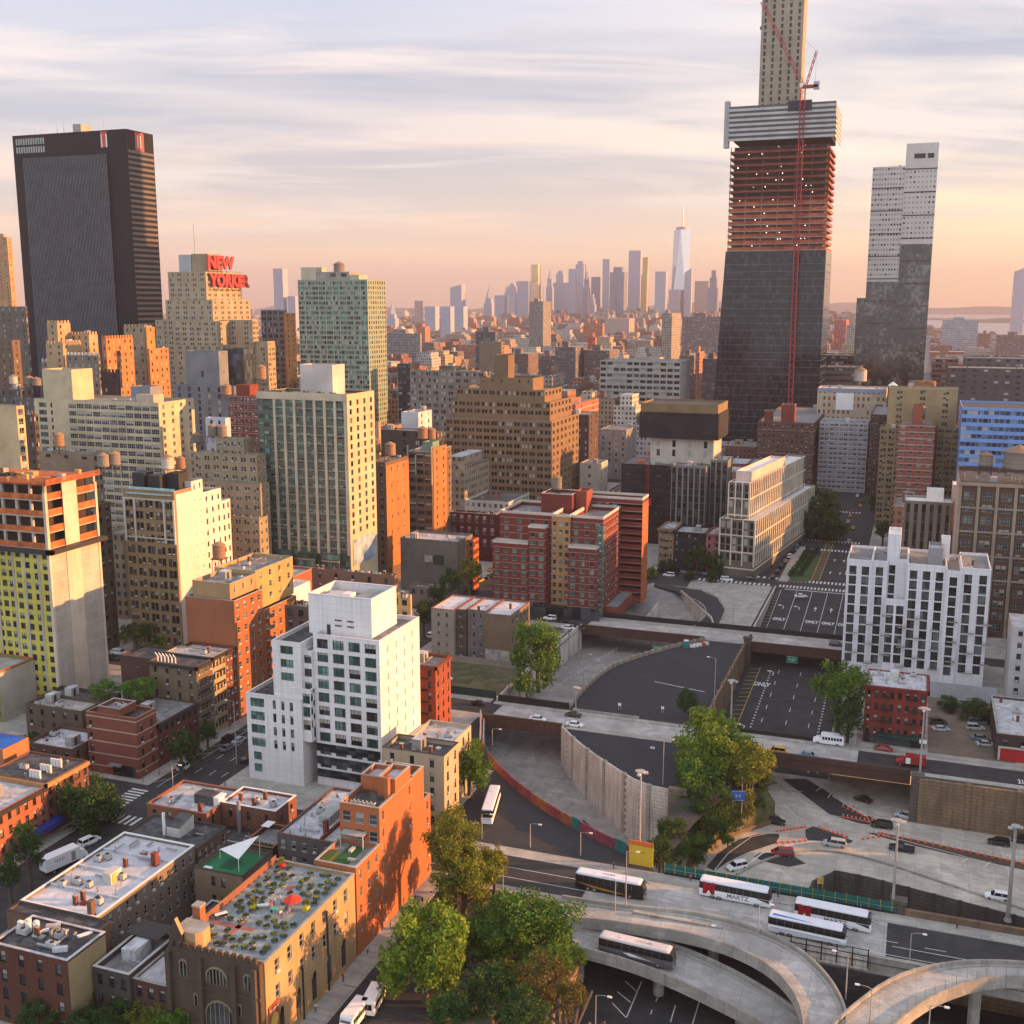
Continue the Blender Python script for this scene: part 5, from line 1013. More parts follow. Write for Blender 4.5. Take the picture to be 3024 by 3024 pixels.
for xx in (.14, .2, .34, .4, .62, .75): mb = MB(); mb.bar((x0+W*xx, y0+8, z), (x0+W*xx, y0+8, z+9), .2, M_METAL); mb.build('antenna', b.root)
b.done()
HT = wallm((.40, .33, .235)); Y = 640
b = Bld('stepped tan hotel tower with big red NEW YORKER roof letters', -462, Y, 'hotel_tower')
hw = dict(k=2, w=1.1, gap=.6, h=1.8, fh=3.4, style='flat', fr=M_FRAME)
def tier(xl, xc, yc, xr, dy, n=5, zb=0, y1=None):
    x1, z = onY(xc, yc, Y+dy); x0 = edge_x(xl, Y+dy, z, x1); yr = y1 or edge_y(xr, x1, z, Y+dy)
    b.vol(x0, x1, Y+dy, yr, zb, z, HT, F=dict(hw, n=n), Rt=dict(hw, n=max(2, int((yr-Y-dy)/7))), roof=M_GREYR, par=.6); return x0, x1, Y+dy, yr, z
t1 = tier(495, 607, 802, 712, 14); t2 = tier(488, 627, 885, 738, 8, 6); t3 = tier(512, 640, 948, 688, 0, 6); t4 = tier(458, 520, 945, 560, 20, 3); t5 = tier(560, 745, 945, 762, 16, 5); t6 = tier(640, 790, 1008, 812, 18, 5); t7 = tier(520, 655, 1020, 690, -8, 6)
x, z = onY(607, 800, Y+14); zt = t1[4]
b.box('plant_room', t1[1]-24, Y+18, zt, t1[1]-14, Y+30, zt+11.5, M_METAL).box('plant_room', t1[1]-13.5, Y+18, zt, t1[1]-.5, Y+34, zt+12, wallm((.36, .29, .2)))
mb = MB(); mb.bar((t1[1]-12, Y+20, zt+12), (t1[1]-12, Y+20, zt+32), .25, M_METAL); mb.build('mast', b.root)
sr = mat('sign_letters', (.45, .04, .04), .5, var=.1); L_ = t1[3]-t1[2]
for txt, zc, s_, yo, wd in (('NEW', zt+6, 11.5, 12, 1.15), ('YORKER', zt-6, 11.5, 20, 1.05)):
    mb = MB(); M = Matrix.Translation((t1[1]+1.6, t1[2]+(L_*.36 if txt == 'NEW' else L_*.60), zc)) @ Matrix.Rotation(R(90), 4, 'Z') @ Matrix.Rotation(R(90), 4, 'X')
    text_into(mb, txt, s_, M, sr, sx_=wd, bold=.05, depth=1.2); mb.build('sign_lettering', b.root)
mb = MB()
for k in range(8): y = t1[2]+L_*.06+k*L_*.125; mb.bar((t1[1]+.6, y, zt-12), (t1[1]+.6, y, zt+11 if k < 5 else zt-2), .15, M_DKMET)
for zz_ in (zt-12, zt-2, zt+.5): mb.bar((t1[1]+.6, t1[2]+2, zz_), (t1[1]+.6, t1[3]-2, zz_), .15, M_DKMET)
mb.build('sign_frame', b.root); b.done()
gW = dict(k=2, w=1.3, gap=.3, h=1.7, fh=3.4, style='flat', fr=M_FRAME)
x0, x1, y0, y1, z = P3(468, 1190, 395, 100, 556)
b = Bld('long cream apartment slab with ribbon windows and big blank roof box', (x0+x1)/2, y0, 'apartment_slab')
cm = wallm((.55, .47, .33)); W = x1-x0
b.vol(x0, x1, y0, y1+4, 0, z, cm, F=dict(n=11, w=3.9, h=2.1, fh=3.3, style='grid', mg=W*.28, mg2=.3, fr=M_FRAMEW, top=1.6), Rt=dict(n=4, w=1.7, h=2, fh=3.3, fr=M_FRAMEW, style='mull'), roof=M_GREYR, cop=cm)
for k in range(16): b.box('window', x0+2.5, y0-.02, z-3.6-k*3.3, x0+W*.10, y0-.004, z-1.6-k*3.3, G_MID) ; b.box('window', x0+W*.135, y0-.02, z-3.6-k*3.3, x0+W*.15, y0-.004, z-1.6-k*3.3, G_DARK)
xa, za = onY(210, 1092, y0+4); b.vol(edge_x(123, y0+4, za, xa), xa, y0+4, edge_y(272, xa, za, y0+4), z-.9, za, cm, roof=M_TAR, wall_name='roof_box')
xa, za = onY(443, 1142, y0+6); b.vol(edge_x(385, y0+6, za, xa), xa, y0+6, y0+14, z-.9, za, wallm((.25, .26, .29)), roof=M_GREYR, wall_name='plant_room'); b.box('plant_room', x1-13, y0+2, z-.9, x1-4, y0+9, z+3.2, wallm((.5, .42, .33))); b.clutter(x0+30, x1-8, y0+2, y1, z-.9, 8).done()
b = simple('blue-grey concrete tower between cream slab and dark red block', 545+145, 1140, 480, 515, 700, wallm((.20, .215, .235)), dict(n=6, w=1.5, h=2.3, fh=3.3, style='flat'), cl=5)
x0, x1, y0, y1, z = b.box5; xa, za = onY(645, 1037, 484); b.vol(edge_x(545, 484, za, xa), xa, 484, edge_y(672, xa, za, 484), z-.9, za, wallm((.22, .235, .255)), F=dict(n=1, w=1.5, h=3, fh=60, rows=1, top=10), Rt=dict(n=1, w=.8, h=1, fh=9), roof=M_GREYR)
xa, za = onY(718, 1030, 496); b.vol(edge_x(655, 496, za, xa), xa, 496, 506, 0, za, glassm('slate_glass', (.06, .08, .10)), roof=M_GREYR, wall_name='glass_wall'); b.done()
b = simple('dark red brick block with thin pale floor lines', 760, 1170, 420, 675, 775, BK((.21, .06, .05)), dict(n=4, k=2, w=1.2, h=1.7, fh=3.2, fr=M_FRAMEW, style='ac'), belts=(.22, 3.2, .05, .5), far=18); x0, x1, y0, y1, z = b.box5; b.box('plant_room', x0+2, y0+3, z-.9, x0+9, y0+10, z+4.5, BK((.24, .07, .05))); b.done()
tank('dark-coned tank on the terrace behind the dark red block', 770, 1075, 430, 2.2, 5.4, 0); tank('orange-lit tank above the blue-grey tower', 668, 1132, 445, 2.2, 4, 0)
b = simple('white block with two grey tanks in front of the blue-grey tower', 665, 1235, 400, 606, 680, wallm((.55, .55, .62)), dict(n=2, w=1.3, h=1.4, fh=6, mg=1), cl=0, far=10); b.done()
tank('left of two grey round tanks on the white block', 627, 1250, 392, 2.0, 4.2, 1); tank('right of two grey round tanks on the white block', 655, 1252, 393, 2.0, 4.4, 1); tank('grey domed tank left of the white block', 580, 1275, 390, 2.3, 3, 1)
b = Bld('tan ornate stepped apartment block with rounded gable tops', -215, 340, 'stepped_block'); tn = wallm((.33, .275, .19)); tf = dict(k=2, w=1.0, gap=.2, h=1.7, fh=3.3, fr=M_FRAMEW)
def tier2(xl, xc, yc, xr, y, n, top=True):
    x1, z = onY(xc, yc, y); x0 = edge_x(xl, y, z, x1); b.vol(x0, x1, y, max(y+6, edge_y(xr, x1, z, y)), 0, z, tn, F=dict(tf, n=n), Rt=dict(tf, n=2, k=1), roof=M_GREYR, par=.5)
    mb = MB()
    for k in range(n+1): a = x0+(x1-x0)*k/n; mb.cyl(a, y+.2, z, z+.8, .5, .15, n=7, m=tn)
    mb.build('cresting', b.root)
tier2(637, 720, 1298, 728, 342, 4); tier2(570, 758, 1345, 768, 338, 7); tier2(590, 768, 1432, 775, 334, 7); tier2(640, 765, 1530, 775, 330, 5); b.done()
gt = wallm((.46, .33, .20)); gwf = dict(n=4, w=1.2, h=1.8, fh=3.6, style='flat', vars=(0, 0, 4))
for lab, xl, xc, yc, xr, Y, m in (('battlemented terracotta tower in front of the black slab', 138, 168, 955, 207, 520, gt), ('lower battlemented wing of the terracotta tower', 207, 262, 988, 288, 530, gt), ('cream battlemented block below the terracotta tower', 135, 185, 1015, 240, 500, gt),
    ('white-crested dark block right of the battlemented tower', 195, 290, 1050, 296, 500, wallm((.24, .2, .17))), ('small crested block left of the white-crested one', 122, 165, 1068, 210, 505, wallm((.3, .26, .22))),
    ('orange gabled tower with a tall slot window', 300, 312, 1000, 392, 510, BK((.48, .22, .09))), ('grey stone tower beside the orange gabled tower', 365, 426, 966, 436, 560, wallm((.33, .28, .21))), ('orange stepped loft with arched top panel', 428, 432, 965, 456, 555, BK((.50, .25, .09))), ('orange loft wing below the arched panel', 434, 440, 1030, 497, 548, BK((.46, .22, .09))),
    ('dark brown drum-like building in front of the orange gable', 297, 350, 1100, 354, 470, BK((.07, .045, .04))), ('dark arched loft at the left edge behind the black slab', -40, 75, 905, 80, 600, wallm((.17, .15, .13))), ('brown loft at the left edge under the arched loft', -60, 35, 1005, 58, 540, BK((.2, .14, .10))), ('orange-lit corner building at the left edge', -70, 20, 700, 34, 900, wallm((.50, .30, .16))), ('sliver of a tan tower left of the black slab', -80, 10, 690, 15, 930, wallm((.48, .3, .17)))):
    b = simple(lab, xc, yc, Y, xl, xr, m, dict(gwf, n=max(1, int((xc-xl)/18))), dict(gwf, n=max(1, int((xr-xc)/14))), cl=2, par=.3); x0, x1, y0, y1, z = b.box5
    if 'battle' in lab or 'crested' in lab or 'gable' in lab:
        mb = MB(); n = max(2, int((x1-x0)/2.2)); [mb.box(x0+(x1-x0)*(k+.15)/n, y0-.1, z+.003, x0+(x1-x0)*(k+.7)/n, y0+.3, z+1.6, M_FRAMEW if 'white' in lab else m) for k in range(n)]
        n = max(2, int((y1-y0)/2.2)); [mb.box(x1-.3, y0+(y1-y0)*(k+.15)/n, z+.003, x1+.1, y0+(y1-y0)*(k+.7)/n, z+1.6, m) for k in range(n)]; mb.build('battlement', b.root)
    if 'slot' in lab: b.box('slot_window', x1+.003, y0+(y1-y0)*.35, z-28, x1+.1, y0+(y1-y0)*.5, z-7, G_DARK)
    b.done()
for lab, px, py, Y, r_, h_, k_ in (('tan tank among dark roofs at the far left', 38, 1105, 420, 1.9, 3.4, 2), ('left of two dark tanks by the black slab', 85, 1108, 440, 2.3, 3, 1), ('right of two dark tanks by the black slab', 107, 1112, 440, 2.2, 3, 1)): tank(lab, px, py, Y, r_, h_, k_)
for lab, xl, xc, yc, xr, Y, m, F_ in (('dark shadowed block behind the cream slab at left', 0, 60, 1150, 95, 450, wallm((.13, .12, .11)), gwf), ('grey loft with blue roof sheds at far left', 30, 110, 1180, 120, 400, wallm((.15, .14, .14)), gwf), ('narrow dark brown block under the cream slab', 40, 100, 1225, 112, 372, BK((.12, .09, .07)), gwf),
    ('grey flat-roofed block with slit windows behind the two grey tanks', 115, 275, 1340, 300, 330, wallm((.27, .235, .185)), dict(n=3, w=2.2, h=1.1, fh=8, rows=1)),
    ('dark old loft with white cornice left of the green tower', 770, 838, 915, 846, 720, wallm((.22, .22, .23)), dict(n=4, k=2, w=1.4, h=2.4, fh=4.2, style='flat', gl=G_DARK)), ('orange sunlit loft touching the green tower', 838, 842, 925, 872, 716, wallm((.46, .24, .10)), gwf),
    ('grey industrial loft with pale sloping roof', 1210, 1432, 1098, 1440, 640, wallm((.26, .235, .21)), dict(n=10, k=2, w=1.3, h=2.0, fh=3.9, style='flat', gl=G_DARK, vars=(0, 0, 4))), ('black fire-stair tower left of the grey loft', 1175, 1212, 1075, 1225, 650, mat('sooty', (.035, .035, .04), .8, 'wall'), dict(n=3, w=2.2, h=1.4, fh=3.4, style='flat', gl=G_MID)),
    ('white corrugated shed on the black-roofed loft', 1185, 1235, 1218, 1275, 520, mat('white_corr', (.5, .52, .54), .5), None), ('black-roofed loft with rooftop machinery', 1100, 1290, 1275, 1310, 505, BK((.10, .08, .075)), dict(n=5, w=2, h=2, fh=4, style='flat')),
    ('white concrete office block with deep strip windows', 1772, 2010, 1068, 2040, 820, wallm((.40, .40, .37)), dict(n=12, w=4.2, h=2.3, fh=4.4, style='flat', gl=G_DARK, depth=.8)), ('reddish brick wing with white belt lines', 1690, 1700, 1195, 1768, 640, BK((.36, .17, .11)), None),
    ('dark shopfront block under the reddish wing', 1665, 1740, 1225, 1768, 632, BK((.13, .09, .08)), gwf), ('low white building with long roof near the netted tower', 1712, 1770, 1370, 1795, 600, wallm((.5, .47, .4)), dict(n=1, w=1.5, h=1.5, fh=5)),
    ('grey school-like roof block behind the netted tower', 1772, 1850, 1270, 1880, 700, wallm((.30, .29, .27)), gwf), ('tall grey far block behind the loft tower', 1415, 1480, 1010, 1490, 900, wallm((.26, .21, .16)), None)):
    b = simple(lab, xc, yc, Y, xl, xr, m, F_ and dict(F_, n=F_['n'] if F_['n'] > 4 or F_ is not gwf else max(1, int((xc-xl)/18))), dict(n=2, w=1.4, h=1.8, fh=3.6, style='flat'), cl=5, par=.4, belts=(.3, 3.4, .1) if 'belt lines' in lab else None, bm=M_FRAMEW); b.done()
b = simple('dark red brick building with white quoined windows and rooftop units', 1465, 1520, 450, 1330, 1478, BK((.11, .035, .035)), dict(n=6, w=1.6, h=3.2, fh=5.2, fr=M_FRAMEW, style='grid', rows=3), roof=M_SILV, cl=14, cop=M_CONC); b.done()
b = simple('grey stucco building with small billboard on its blank wall', 1350, 1600, 392, 1182, 1352, wallm((.22, .205, .18)), None, roof=M_SILV, cl=8, far=16); x0, x1, y0, y1, z = b.box5
b.box('billboard', x0+10.5, y0-.4, z-9, x0+14, y0-.1, z-6.2, mat('billboard_a', (.4, .38, .36), .6, scale=9, var=.8)).box('billboard', x0+14.3, y0-.4, z-9.6, x0+18.6, y0-.1, z-6, mat('billboard_b', (.03, .05, .05), .6))
mb = MB(); text_into(mb, 'OPEN', .9, Matrix.Translation((x0+16.4, y0-.42, z-7.8)) @ Matrix.Rotation(R(90), 4, 'X'), M_WHITE) if False else None
b.done()
b = simple('low grey building with flat roof in front of the billboard wall', 1310, 1740, 372, 1208, 1330, wallm((.25, .22, .19)), dict(n=4, w=1.5, h=1.6, fh=3.4, rows=1, gl=G_DARK), roof=M_GREYR, cl=8, far=10); b.done()
b = simple('orange sunlit row of houses above the avenue trees', 1398, 1595, 402, 1352, 1414, BK((.46, .17, .07)), dict(n=3, w=1, h=1.7, fh=3.2), dict(n=8, w=.9, h=1.7, fh=3.2, fr=M_FRAME), roof=M_SILV, far=24, cl=5); b.done()
b = simple('cluttered low roofs with orange brick flues behind the white block', 1165, 1700, 285, 920, 1175, BK((.20, .13, .10)), dict(n=5, w=1, h=1.6, fh=3.2), dict(n=3, w=1, h=1.6, fh=3.2), roof=M_SILV, cl=22); b.done()
b = simple('yellow-walled building showing past the white roof box', 1212, 1758, 262, 1150, 1216, wallm((.52, .38, .18)), dict(n=2, w=1.5, h=2, fh=3.2, mg=.5, style='mull'), dict(n=1, w=1, h=2, fh=3.2), roof=M_GREYR, cl=5); b.done()
b = simple('low tar-roofed shops behind the planted terrace', 970, 1800, 262, 840, 1000, BK((.14, .11, .09)), dict(n=4, w=1.6, h=1.8, fh=3.2), roof=M_TAR, cl=14); b.done()
b = Bld('five-storey grey and brown tenements with bright white roofs and graffiti', -130, 316, 'tenement')
for xa, xb, col, ya in ((-142.5, -134.8, (.40, .38, .33), 316), (-134.6, -131.2, (.15, .115, .09), 317.5), (-131, -124.5, (.24, .225, .22), 318.5), (-124.3, -115.4, (.23, .18, .13), 316)):
    b.vol(xa, xb, ya, 334, 0, 16.6, wallm(col), F=None if xb == -115.4 else dict(n=2, w=.8, h=1.5, fh=3.2, fr=M_FRAMEW, mg=1), Rt=dict(n=5, w=.9, h=1.6, fh=3.2) if xb == -115.4 else None, roof=mat('roof_bright', (.62, .62, .66), .6, 'roof', col2=(.4, .4, .42)), par=.35, cop=BK((.3, .13, .09)))
b.box('mural', -124, 315.9, 1, -115.8, 315.98, 5.2, mat('mural', (.36, .36, .34), .8, scale=6, var=.5)).box('mural', -126.5, 315.7, .2, -124, 315.8, 2, mat('graffiti_red', (.5, .05, .08), .7, scale=10, var=.6)); b.clutter(-141, -117, 318, 333, 16.2, 14, False).done()
wallthing('lot_wall', 'low graffitied wall at the back of the vacant lot', [(-146, 315.4), (-110, 315.4)], .25, 0, 2.0, wallm((.33, .3, .26)))
RC = BK((.21, .055, .045)); cp = wallm((.56, .53, .48)); bl = (.16, 2.85, .04, 1.6); gA = dict(fh=2.85, h=1.55, style='sash', gl=G_GREEN, vars=(0, 0, 3, 1, 2), fr=M_METAL, top=1.8)
b = Bld('large red brick apartment complex with cream parapets and a round tank', -120, 379, 'apartment_complex')
b.vol(-142.9, -122.5, 379.6, 404, 0, 36.6, RC, F=dict(gA, n=4, w=1.7), roof=M_GREYR, cop=cp, copw=.9, par=1.2, belts=bl, bm=wallm((.46, .36, .31)))
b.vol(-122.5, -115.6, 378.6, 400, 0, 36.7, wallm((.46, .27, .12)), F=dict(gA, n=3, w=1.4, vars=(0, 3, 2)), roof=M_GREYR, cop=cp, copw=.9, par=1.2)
b.vol(-115.6, -103.5, 379.8, 404, 0, 36.5, RC, F=dict(gA, n=3, w=1.7), Rt=dict(gA, n=7, w=.9), roof=M_GREYR, cop=cp, copw=.9, par=1.2, belts=bl, bm=wallm((.46, .36, .31)))
b.vol(-144.2, -130.5, 375.2, 379.5, 0, 26.2, RC, F=dict(gA, n=4, w=1.7), roof=M_GREYR, cop=cp, copw=.8, belts=bl, bm=wallm((.46, .36, .31)))
b.vol(-130.4, -123.9, 375.6, 379.5, 0, 32.5, RC, F=dict(gA, n=2, w=1.9), roof=M_GREYR, cop=cp, copw=.8, belts=bl, bm=wallm((.46, .36, .31)))
b.vol(-115.2, -104.6, 375.4, 379.7, 0, 26.2, RC, F=dict(gA, n=3, w=1.8), Rt=dict(gA, n=1, w=1.5), roof=M_GREYR, cop=cp, copw=.8, belts=bl, bm=wallm((.46, .36, .31)))
b.vol(-105.3, -103.3, 379, 381, 0, 34, mat('green_corner', (.10, .16, .13), .4), F=dict(gA, n=1, w=1.4), Rt=dict(gA, n=1, w=1.4), roof=cp, par=0, wall_name='glass_corner')
b.vol(-127, -95.1, 404.2, 414, 0, 39.9, RC, F=dict(gA, n=8, w=.6, h=1, mg=22), Rt=dict(gA, n=2, w=1), roof=M_GREYR, cop=cp, copw=.9, par=1.4, belts=bl, bm=wallm((.46, .36, .31)))
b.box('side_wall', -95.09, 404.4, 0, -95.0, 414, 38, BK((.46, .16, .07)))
b.vol(-131, -119, 392, 403, 35.5, 42.5, RC, roof=M_GREYR, wall_name='stair_tower', cop=cp); b.vol(-118.8, -114.5, 396, 403.8, 35.5, 43.5, BK((.30, .09, .06)), roof=M_GREYR, wall_name='stair_tower'); b.clutter(-141, -105, 381, 392, 35.5, 14, False)
b.box('podium', -144.3, 375.0, 0, -103.2, 375.18, 4.6, G_DARK); b.box('canopy', -124, 372.5, 4.4, -116, 375, 4.8, M_DKMET); b.done()
tank('grey tank with pale cone above the red brick complex', 1645, 1402, 400, 1.9, 4.3, 1)
b = Bld('low brick wing with sloping glass roof along the ramp wall', -99, 381, 'low_wing'); b.vol(-103, -98, 381.8, 428, 0, 4, BK((.26, .08, .055)), roof=mat('glass_roof', (.2, .26, .27), .3), par=.1); b.done()
b = Bld('unfinished tower wrapped in black netting with a wooden crown', -110, 520, 'unfinished_tower'); nt = mat('black_net', (.022, .022, .024), .85, 'wall', var=.5)
b.vol(-131, -84, 512, 545, 0, 38, nt, F=dict(n=9, w=3.6, h=1.0, fh=3.6, style='flat', gl=mat('net_gap', (.06, .035, .03), .9), vars=(0, 3, 2)), roof=mat('deck_steel', (.16, .13, .13), .7), par=.1)
b.vol(-119, -89, 520, 542, 37.9, 50, wallm((.52, .48, .42)), F=dict(n=4, w=1.6, h=3.2, fh=4.4, style='flat'), roof=M_GREYR, wall_name='core')
b.vol(-124, -86.5, 517, 545, 50.05, 62.3, nt, roof=M_TAR, par=0); b.vol(-123.6, -87, 517.3, 544.6, 62.35, 66.5, mat('ply_crown', (.20, .14, .07), .8, 'wall'), roof=M_TAR, wall_name='plywood_crown')
for k in range(20): q = b.q; x, y = q.uniform(-129, -86), q.uniform(513, 519); b.box('steel_bundle', x, y, 37.9, x+q.uniform(1, 4), y+.5, 38.3+q.uniform(0, 1.4), q.choice((mat('orange_rail', (.5, .09, .03)), M_METAL, M_BROWNST, M_FRAMEW)))
b.done()
xh = onY(1910, 1560, 511)[0]; r = thing('construction_hoist', 'red hoist mast with two cars on the netted tower', 'hoist', (xh, 510.5, 0))
mb = MB()
for dx in (-.5, .5): mb.bar((dx, 0, 0), (dx, 0, 46), .09, mat('hoist_red', (.45, .05, .06), .5))
for k in range(30): mb.bar((-.5, 0, k*1.5), (.5, 0, k*1.5+1.5), .06, mat('hoist_red', (.45, .05, .06)))
o = mb.build('mast'); o.parent = r
for dx in (-2.1, .6): mb = MB(); mb.box(dx, -1.2, 19, dx+1.5, 0, 22, mat('hoist_red', (.45, .05, .06))); o = mb.build('hoist_car'); o.parent = r
sg = wallm((.23, .225, .205)); st = dict(w=1.8, h=3.0, fh=3.1, style='mull', fr=M_FRAME, vars=(0, 0, 2))
b = simple('grey hotel block with vertical window stripes and roof planting', 2085, 1378, 486, 1983, 2096, sg, dict(st, n=6), roof=M_GREYR, cl=8, far=16); b.done()
b = simple('darker striped wing behind the cream gridded block', 2150, 1360, 492, 2098, 2160, sg, dict(st, n=3), cl=6, far=16); b.done()
Y = 463; x1, z = onY(2215, 1420, Y); x0 = edge_x(2152, Y, z, x1)
b = Bld('cream-framed corner building with tall dark window bays and sunlit top', -66, Y, 'corner_building'); cf = wallm((.66, .60, .50)); dk = wallm((.20, .18, .15)); bt = (.55, 7.0, .3)
b.vol(x0, x1, Y, Y+96, 24.5, z-1, dk, F=dict(n=4, w=1.6, h=2.8, fh=3.4, style='flat'), Rt=dict(n=32, w=1.7, h=2.9, fh=3.4, style='flat', depth=.45), roof=M_WHITE, cop=cf, par=.5, belts=bt, bm=cf)
b.vol(x0-2, x1+4, Y-4, Y+100, 0, 24.5, dk, F=dict(n=6, w=1.6, h=2.8, fh=3.4, style='flat', bot=5), Rt=dict(n=31, w=1.7, h=2.9, fh=3.4, style='flat', bot=5, depth=.45), roof=M_WHITE, cop=cf, par=.5, belts=bt, bm=cf)
for k in range(4): b.box('pier', x0-2+(x1-x0+6)*k/3-.3, Y-4.35, 5, x0-2+(x1-x0+6)*k/3+.3, Y-4.004, 24.4, cf); b.box('pier', x0+(x1-x0)*k/3-.25, Y-.35, 24.6, x0+(x1-x0)*k/3+.25, Y-.004, z-1, cf)
for k in range(32): b.box('pier', x1+4.004, Y-4+k*3.33-.38, 5, x1+4.4, Y-4+k*3.33+.38, 24.4, cf); b.box('pier', x1+.004, Y+k*2.9-.3, 24.6, x1+.45, Y+k*2.9+.3, z-1, cf)
b.vol(x0+1, x1-1, Y+6, Y+60, z-1.5, z+3, wallm((.6, .48, .42)), roof=M_WHITE, wall_name='plant_room'); b.clutter(x0, x1, Y+1, Y+90, z-1.5, 12); b.done(); b.root.rotation_euler.z = -R(8)
for lab, xl, xc, yc, col in (('tan tenement with fire escapes at the plaza', 1945, 1990, 1562, (.33, .25, .17)), ('black-painted tenement pair behind the plaza trees', 1990, 2082, 1575, (.045, .045, .05)), ('pink tenement beside the cream gridded block', 2085, 2150, 1580, (.42, .18, .17))):
    b = simple(lab, xc, yc, 463, xl, xc+1, BK(col), dict(n=max(3, int((xc-xl)/17)), w=.95, h=1.8, fh=3.3, fr=M_FRAMEW if 'tan' in lab else M_FRAME), roof=M_SILV, far=16, cl=8, cornice=BK(tuple(c*.8 for c in col))); x0, x1, y0, y1, z = b.box5
    for k in range(5): b.box('fire_escape', (x0+x1)/2-1.6, y0-1, 3+k*3.3, (x0+x1)/2+1.6, y0-.05, 3.1+k*3.3, M_DKMET)
    b.done()
hp_ = dict(n=9, w=1.2, h=1.7, fh=3.3, style='sash', k=1, fr=M_FRAME)
b = simple('broad brown brick hotel with two red roof towers', 2405, 1250, 690, 2238, 2450, BK((.17, .10, .08)), dict(hp_, n=12), dict(hp_, n=5), roof=M_GREYR, belts=(.5, 14, .4, 5.2), bm=wallm((.33, .22, .15)), cl=5); x0, x1, y0, y1, z = b.box5
b.vol(x0+13, x0+21, y0+6, y0+15, z-.9, z+10, BK((.24, .07, .055)), roof=M_CONC, cop=M_CONC, wall_name='roof_tower'); b.vol(x0+3, x0+7.5, y0+6, y0+14, z-.9, z+6, BK((.19, .06, .05)), roof=M_CONC, cop=M_CONC, wall_name='roof_tower'); b.done()
b = simple('white ribbon-windowed apartment block behind the green square', 2565, 1250, 700, 2422, 2571, wallm((.46, .46, .50)), dict(n=5, k=2, w=2.3, h=1.4, fh=2.9, style='mull', fr=M_FRAMEW), roof=M_GREYR, cl=6, belts=(.12, 2.9, .5), bm=wallm((.42, .42, .45))); b.done()
b = simple('dark brown brick slab between the white block and the tan tower', 2620, 1225, 690, 2572, 2630, BK((.12, .075, .065)), dict(n=4, w=1.1, h=1.5, fh=3.1), cl=3, far=20); b.done()
for lab, xl, xc, yc, Y, c in (('tan brick tower wings behind the red striped tower', 2625, 2830, 1150, 600, (.37, .29, .17)), ('lower left tan wing of the red striped tower group', 2600, 2668, 1265, 592, (.33, .27, .16)), ('lower right tan wing beside the blue glass block', 2770, 2836, 1262, 594, (.34, .28, .17)), ('ochre lower block at the foot of the red striped tower', 2640, 2690, 1388, 584, (.30, .24, .15))):
    b = simple(lab, xc, yc, Y, xl, xc+1, wallm(c), dict(n=3, k=2, w=1.1, h=1.6, fh=3.1, fr=M_FRAME), cl=3, far=18); b.done()
b = simple('red brick tower with white floor lines and a gabled tank house', 2762, 1255, 575, 2655, 2766, BK((.34, .12, .08)), dict(n=4, w=2.0, h=1.5, fh=3.1, fr=M_FRAMEW, style='mull'), belts=(.25, 3.1, .15, .8), bm=M_FRAMEW, cl=3, far=16); x0, x1, y0, y1, z = b.box5; b.vol(x0+6, x1-6, y0+3, y0+12, z-.9, z+9, BK((.32, .12, .08)), roof=M_CONC); b.done()
b = simple('brown block with two big rounded flues behind the tan wings', 2760, 1135, 640, 2700, 2762, BK((.30, .17, .09)), None, cl=0, far=20); x0, x1, y0, y1, z = b.box5
for k in (0, 1): mb = MB(); mb.cyl(x0+3+k*5.4, y0+4, z-12, z+1.5, 2.6, n=14, m=BK((.34, .19, .10))); mb.build('flue', b.root)
b.done()
x0, z = onY(2842, 1202, 560)
b = Bld('bright blue glass office block reflecting the sky at the right edge', x0+30, 560, 'glass_block'); b.vol(x0, x0+60, 560, 600, 0, z, mat('blue_spandrel', (.16, .30, .62), .3, var=.15), F=dict(n=26, w=2.1, h=1.9, fh=3.7, style='flat', gl=glassm('glass_sky', (.05, .08, .13), .06), top=1.4), L=dict(n=12, w=2, h=1.9, fh=3.7, style='flat'), roof=M_TAR); b.done()
b = simple('pale loft with glazed roof and sign-white panel behind the brown hotel', 2618, 1150, 760, 2415, 2622, wallm((.48, .40, .30)), dict(n=14, w=1.3, h=2.4, fh=4.4, style='flat', gl=mat('ox_pane', (.14, .05, .045), .5)), roof=M_SILV, cl=10); x0, x1, y0, y1, z = b.box5; b.box('blank_panel', x0+12, y0-.2, z-14, x0+23, y0-.01, z-3, M_WHITE).box('blank_panel', x0, y0-.15, z-2.6, x1, y0-.01, z-.2, mat('roof_blue', (.2, .26, .36), .3)); b.done()
b = simple('square brick bell tower with pyramid cap behind the pale loft', 2650, 1140, 755, 2622, 2651, BK((.13, .08, .07)), dict(n=1, w=1.6, h=2, fh=20, rows=1, top=4), cl=0, far=8); x0, x1, y0, y1, z = b.box5
mb = MB(); mb.poly([(x0, y0, z), (x1, y0, z), ((x0+x1)/2, y0+4, z+2.6)], M_WHITE); mb.poly([(x1, y0, z), (x1, y1, z), ((x0+x1)/2, y0+4, z+2.6)], M_WHITE); mb.poly([(x0, y1, z), (x0, y0, z), ((x0+x1)/2, y0+4, z+2.6)], M_WHITE); mb.build('pyramid_roof', b.root); b.done()
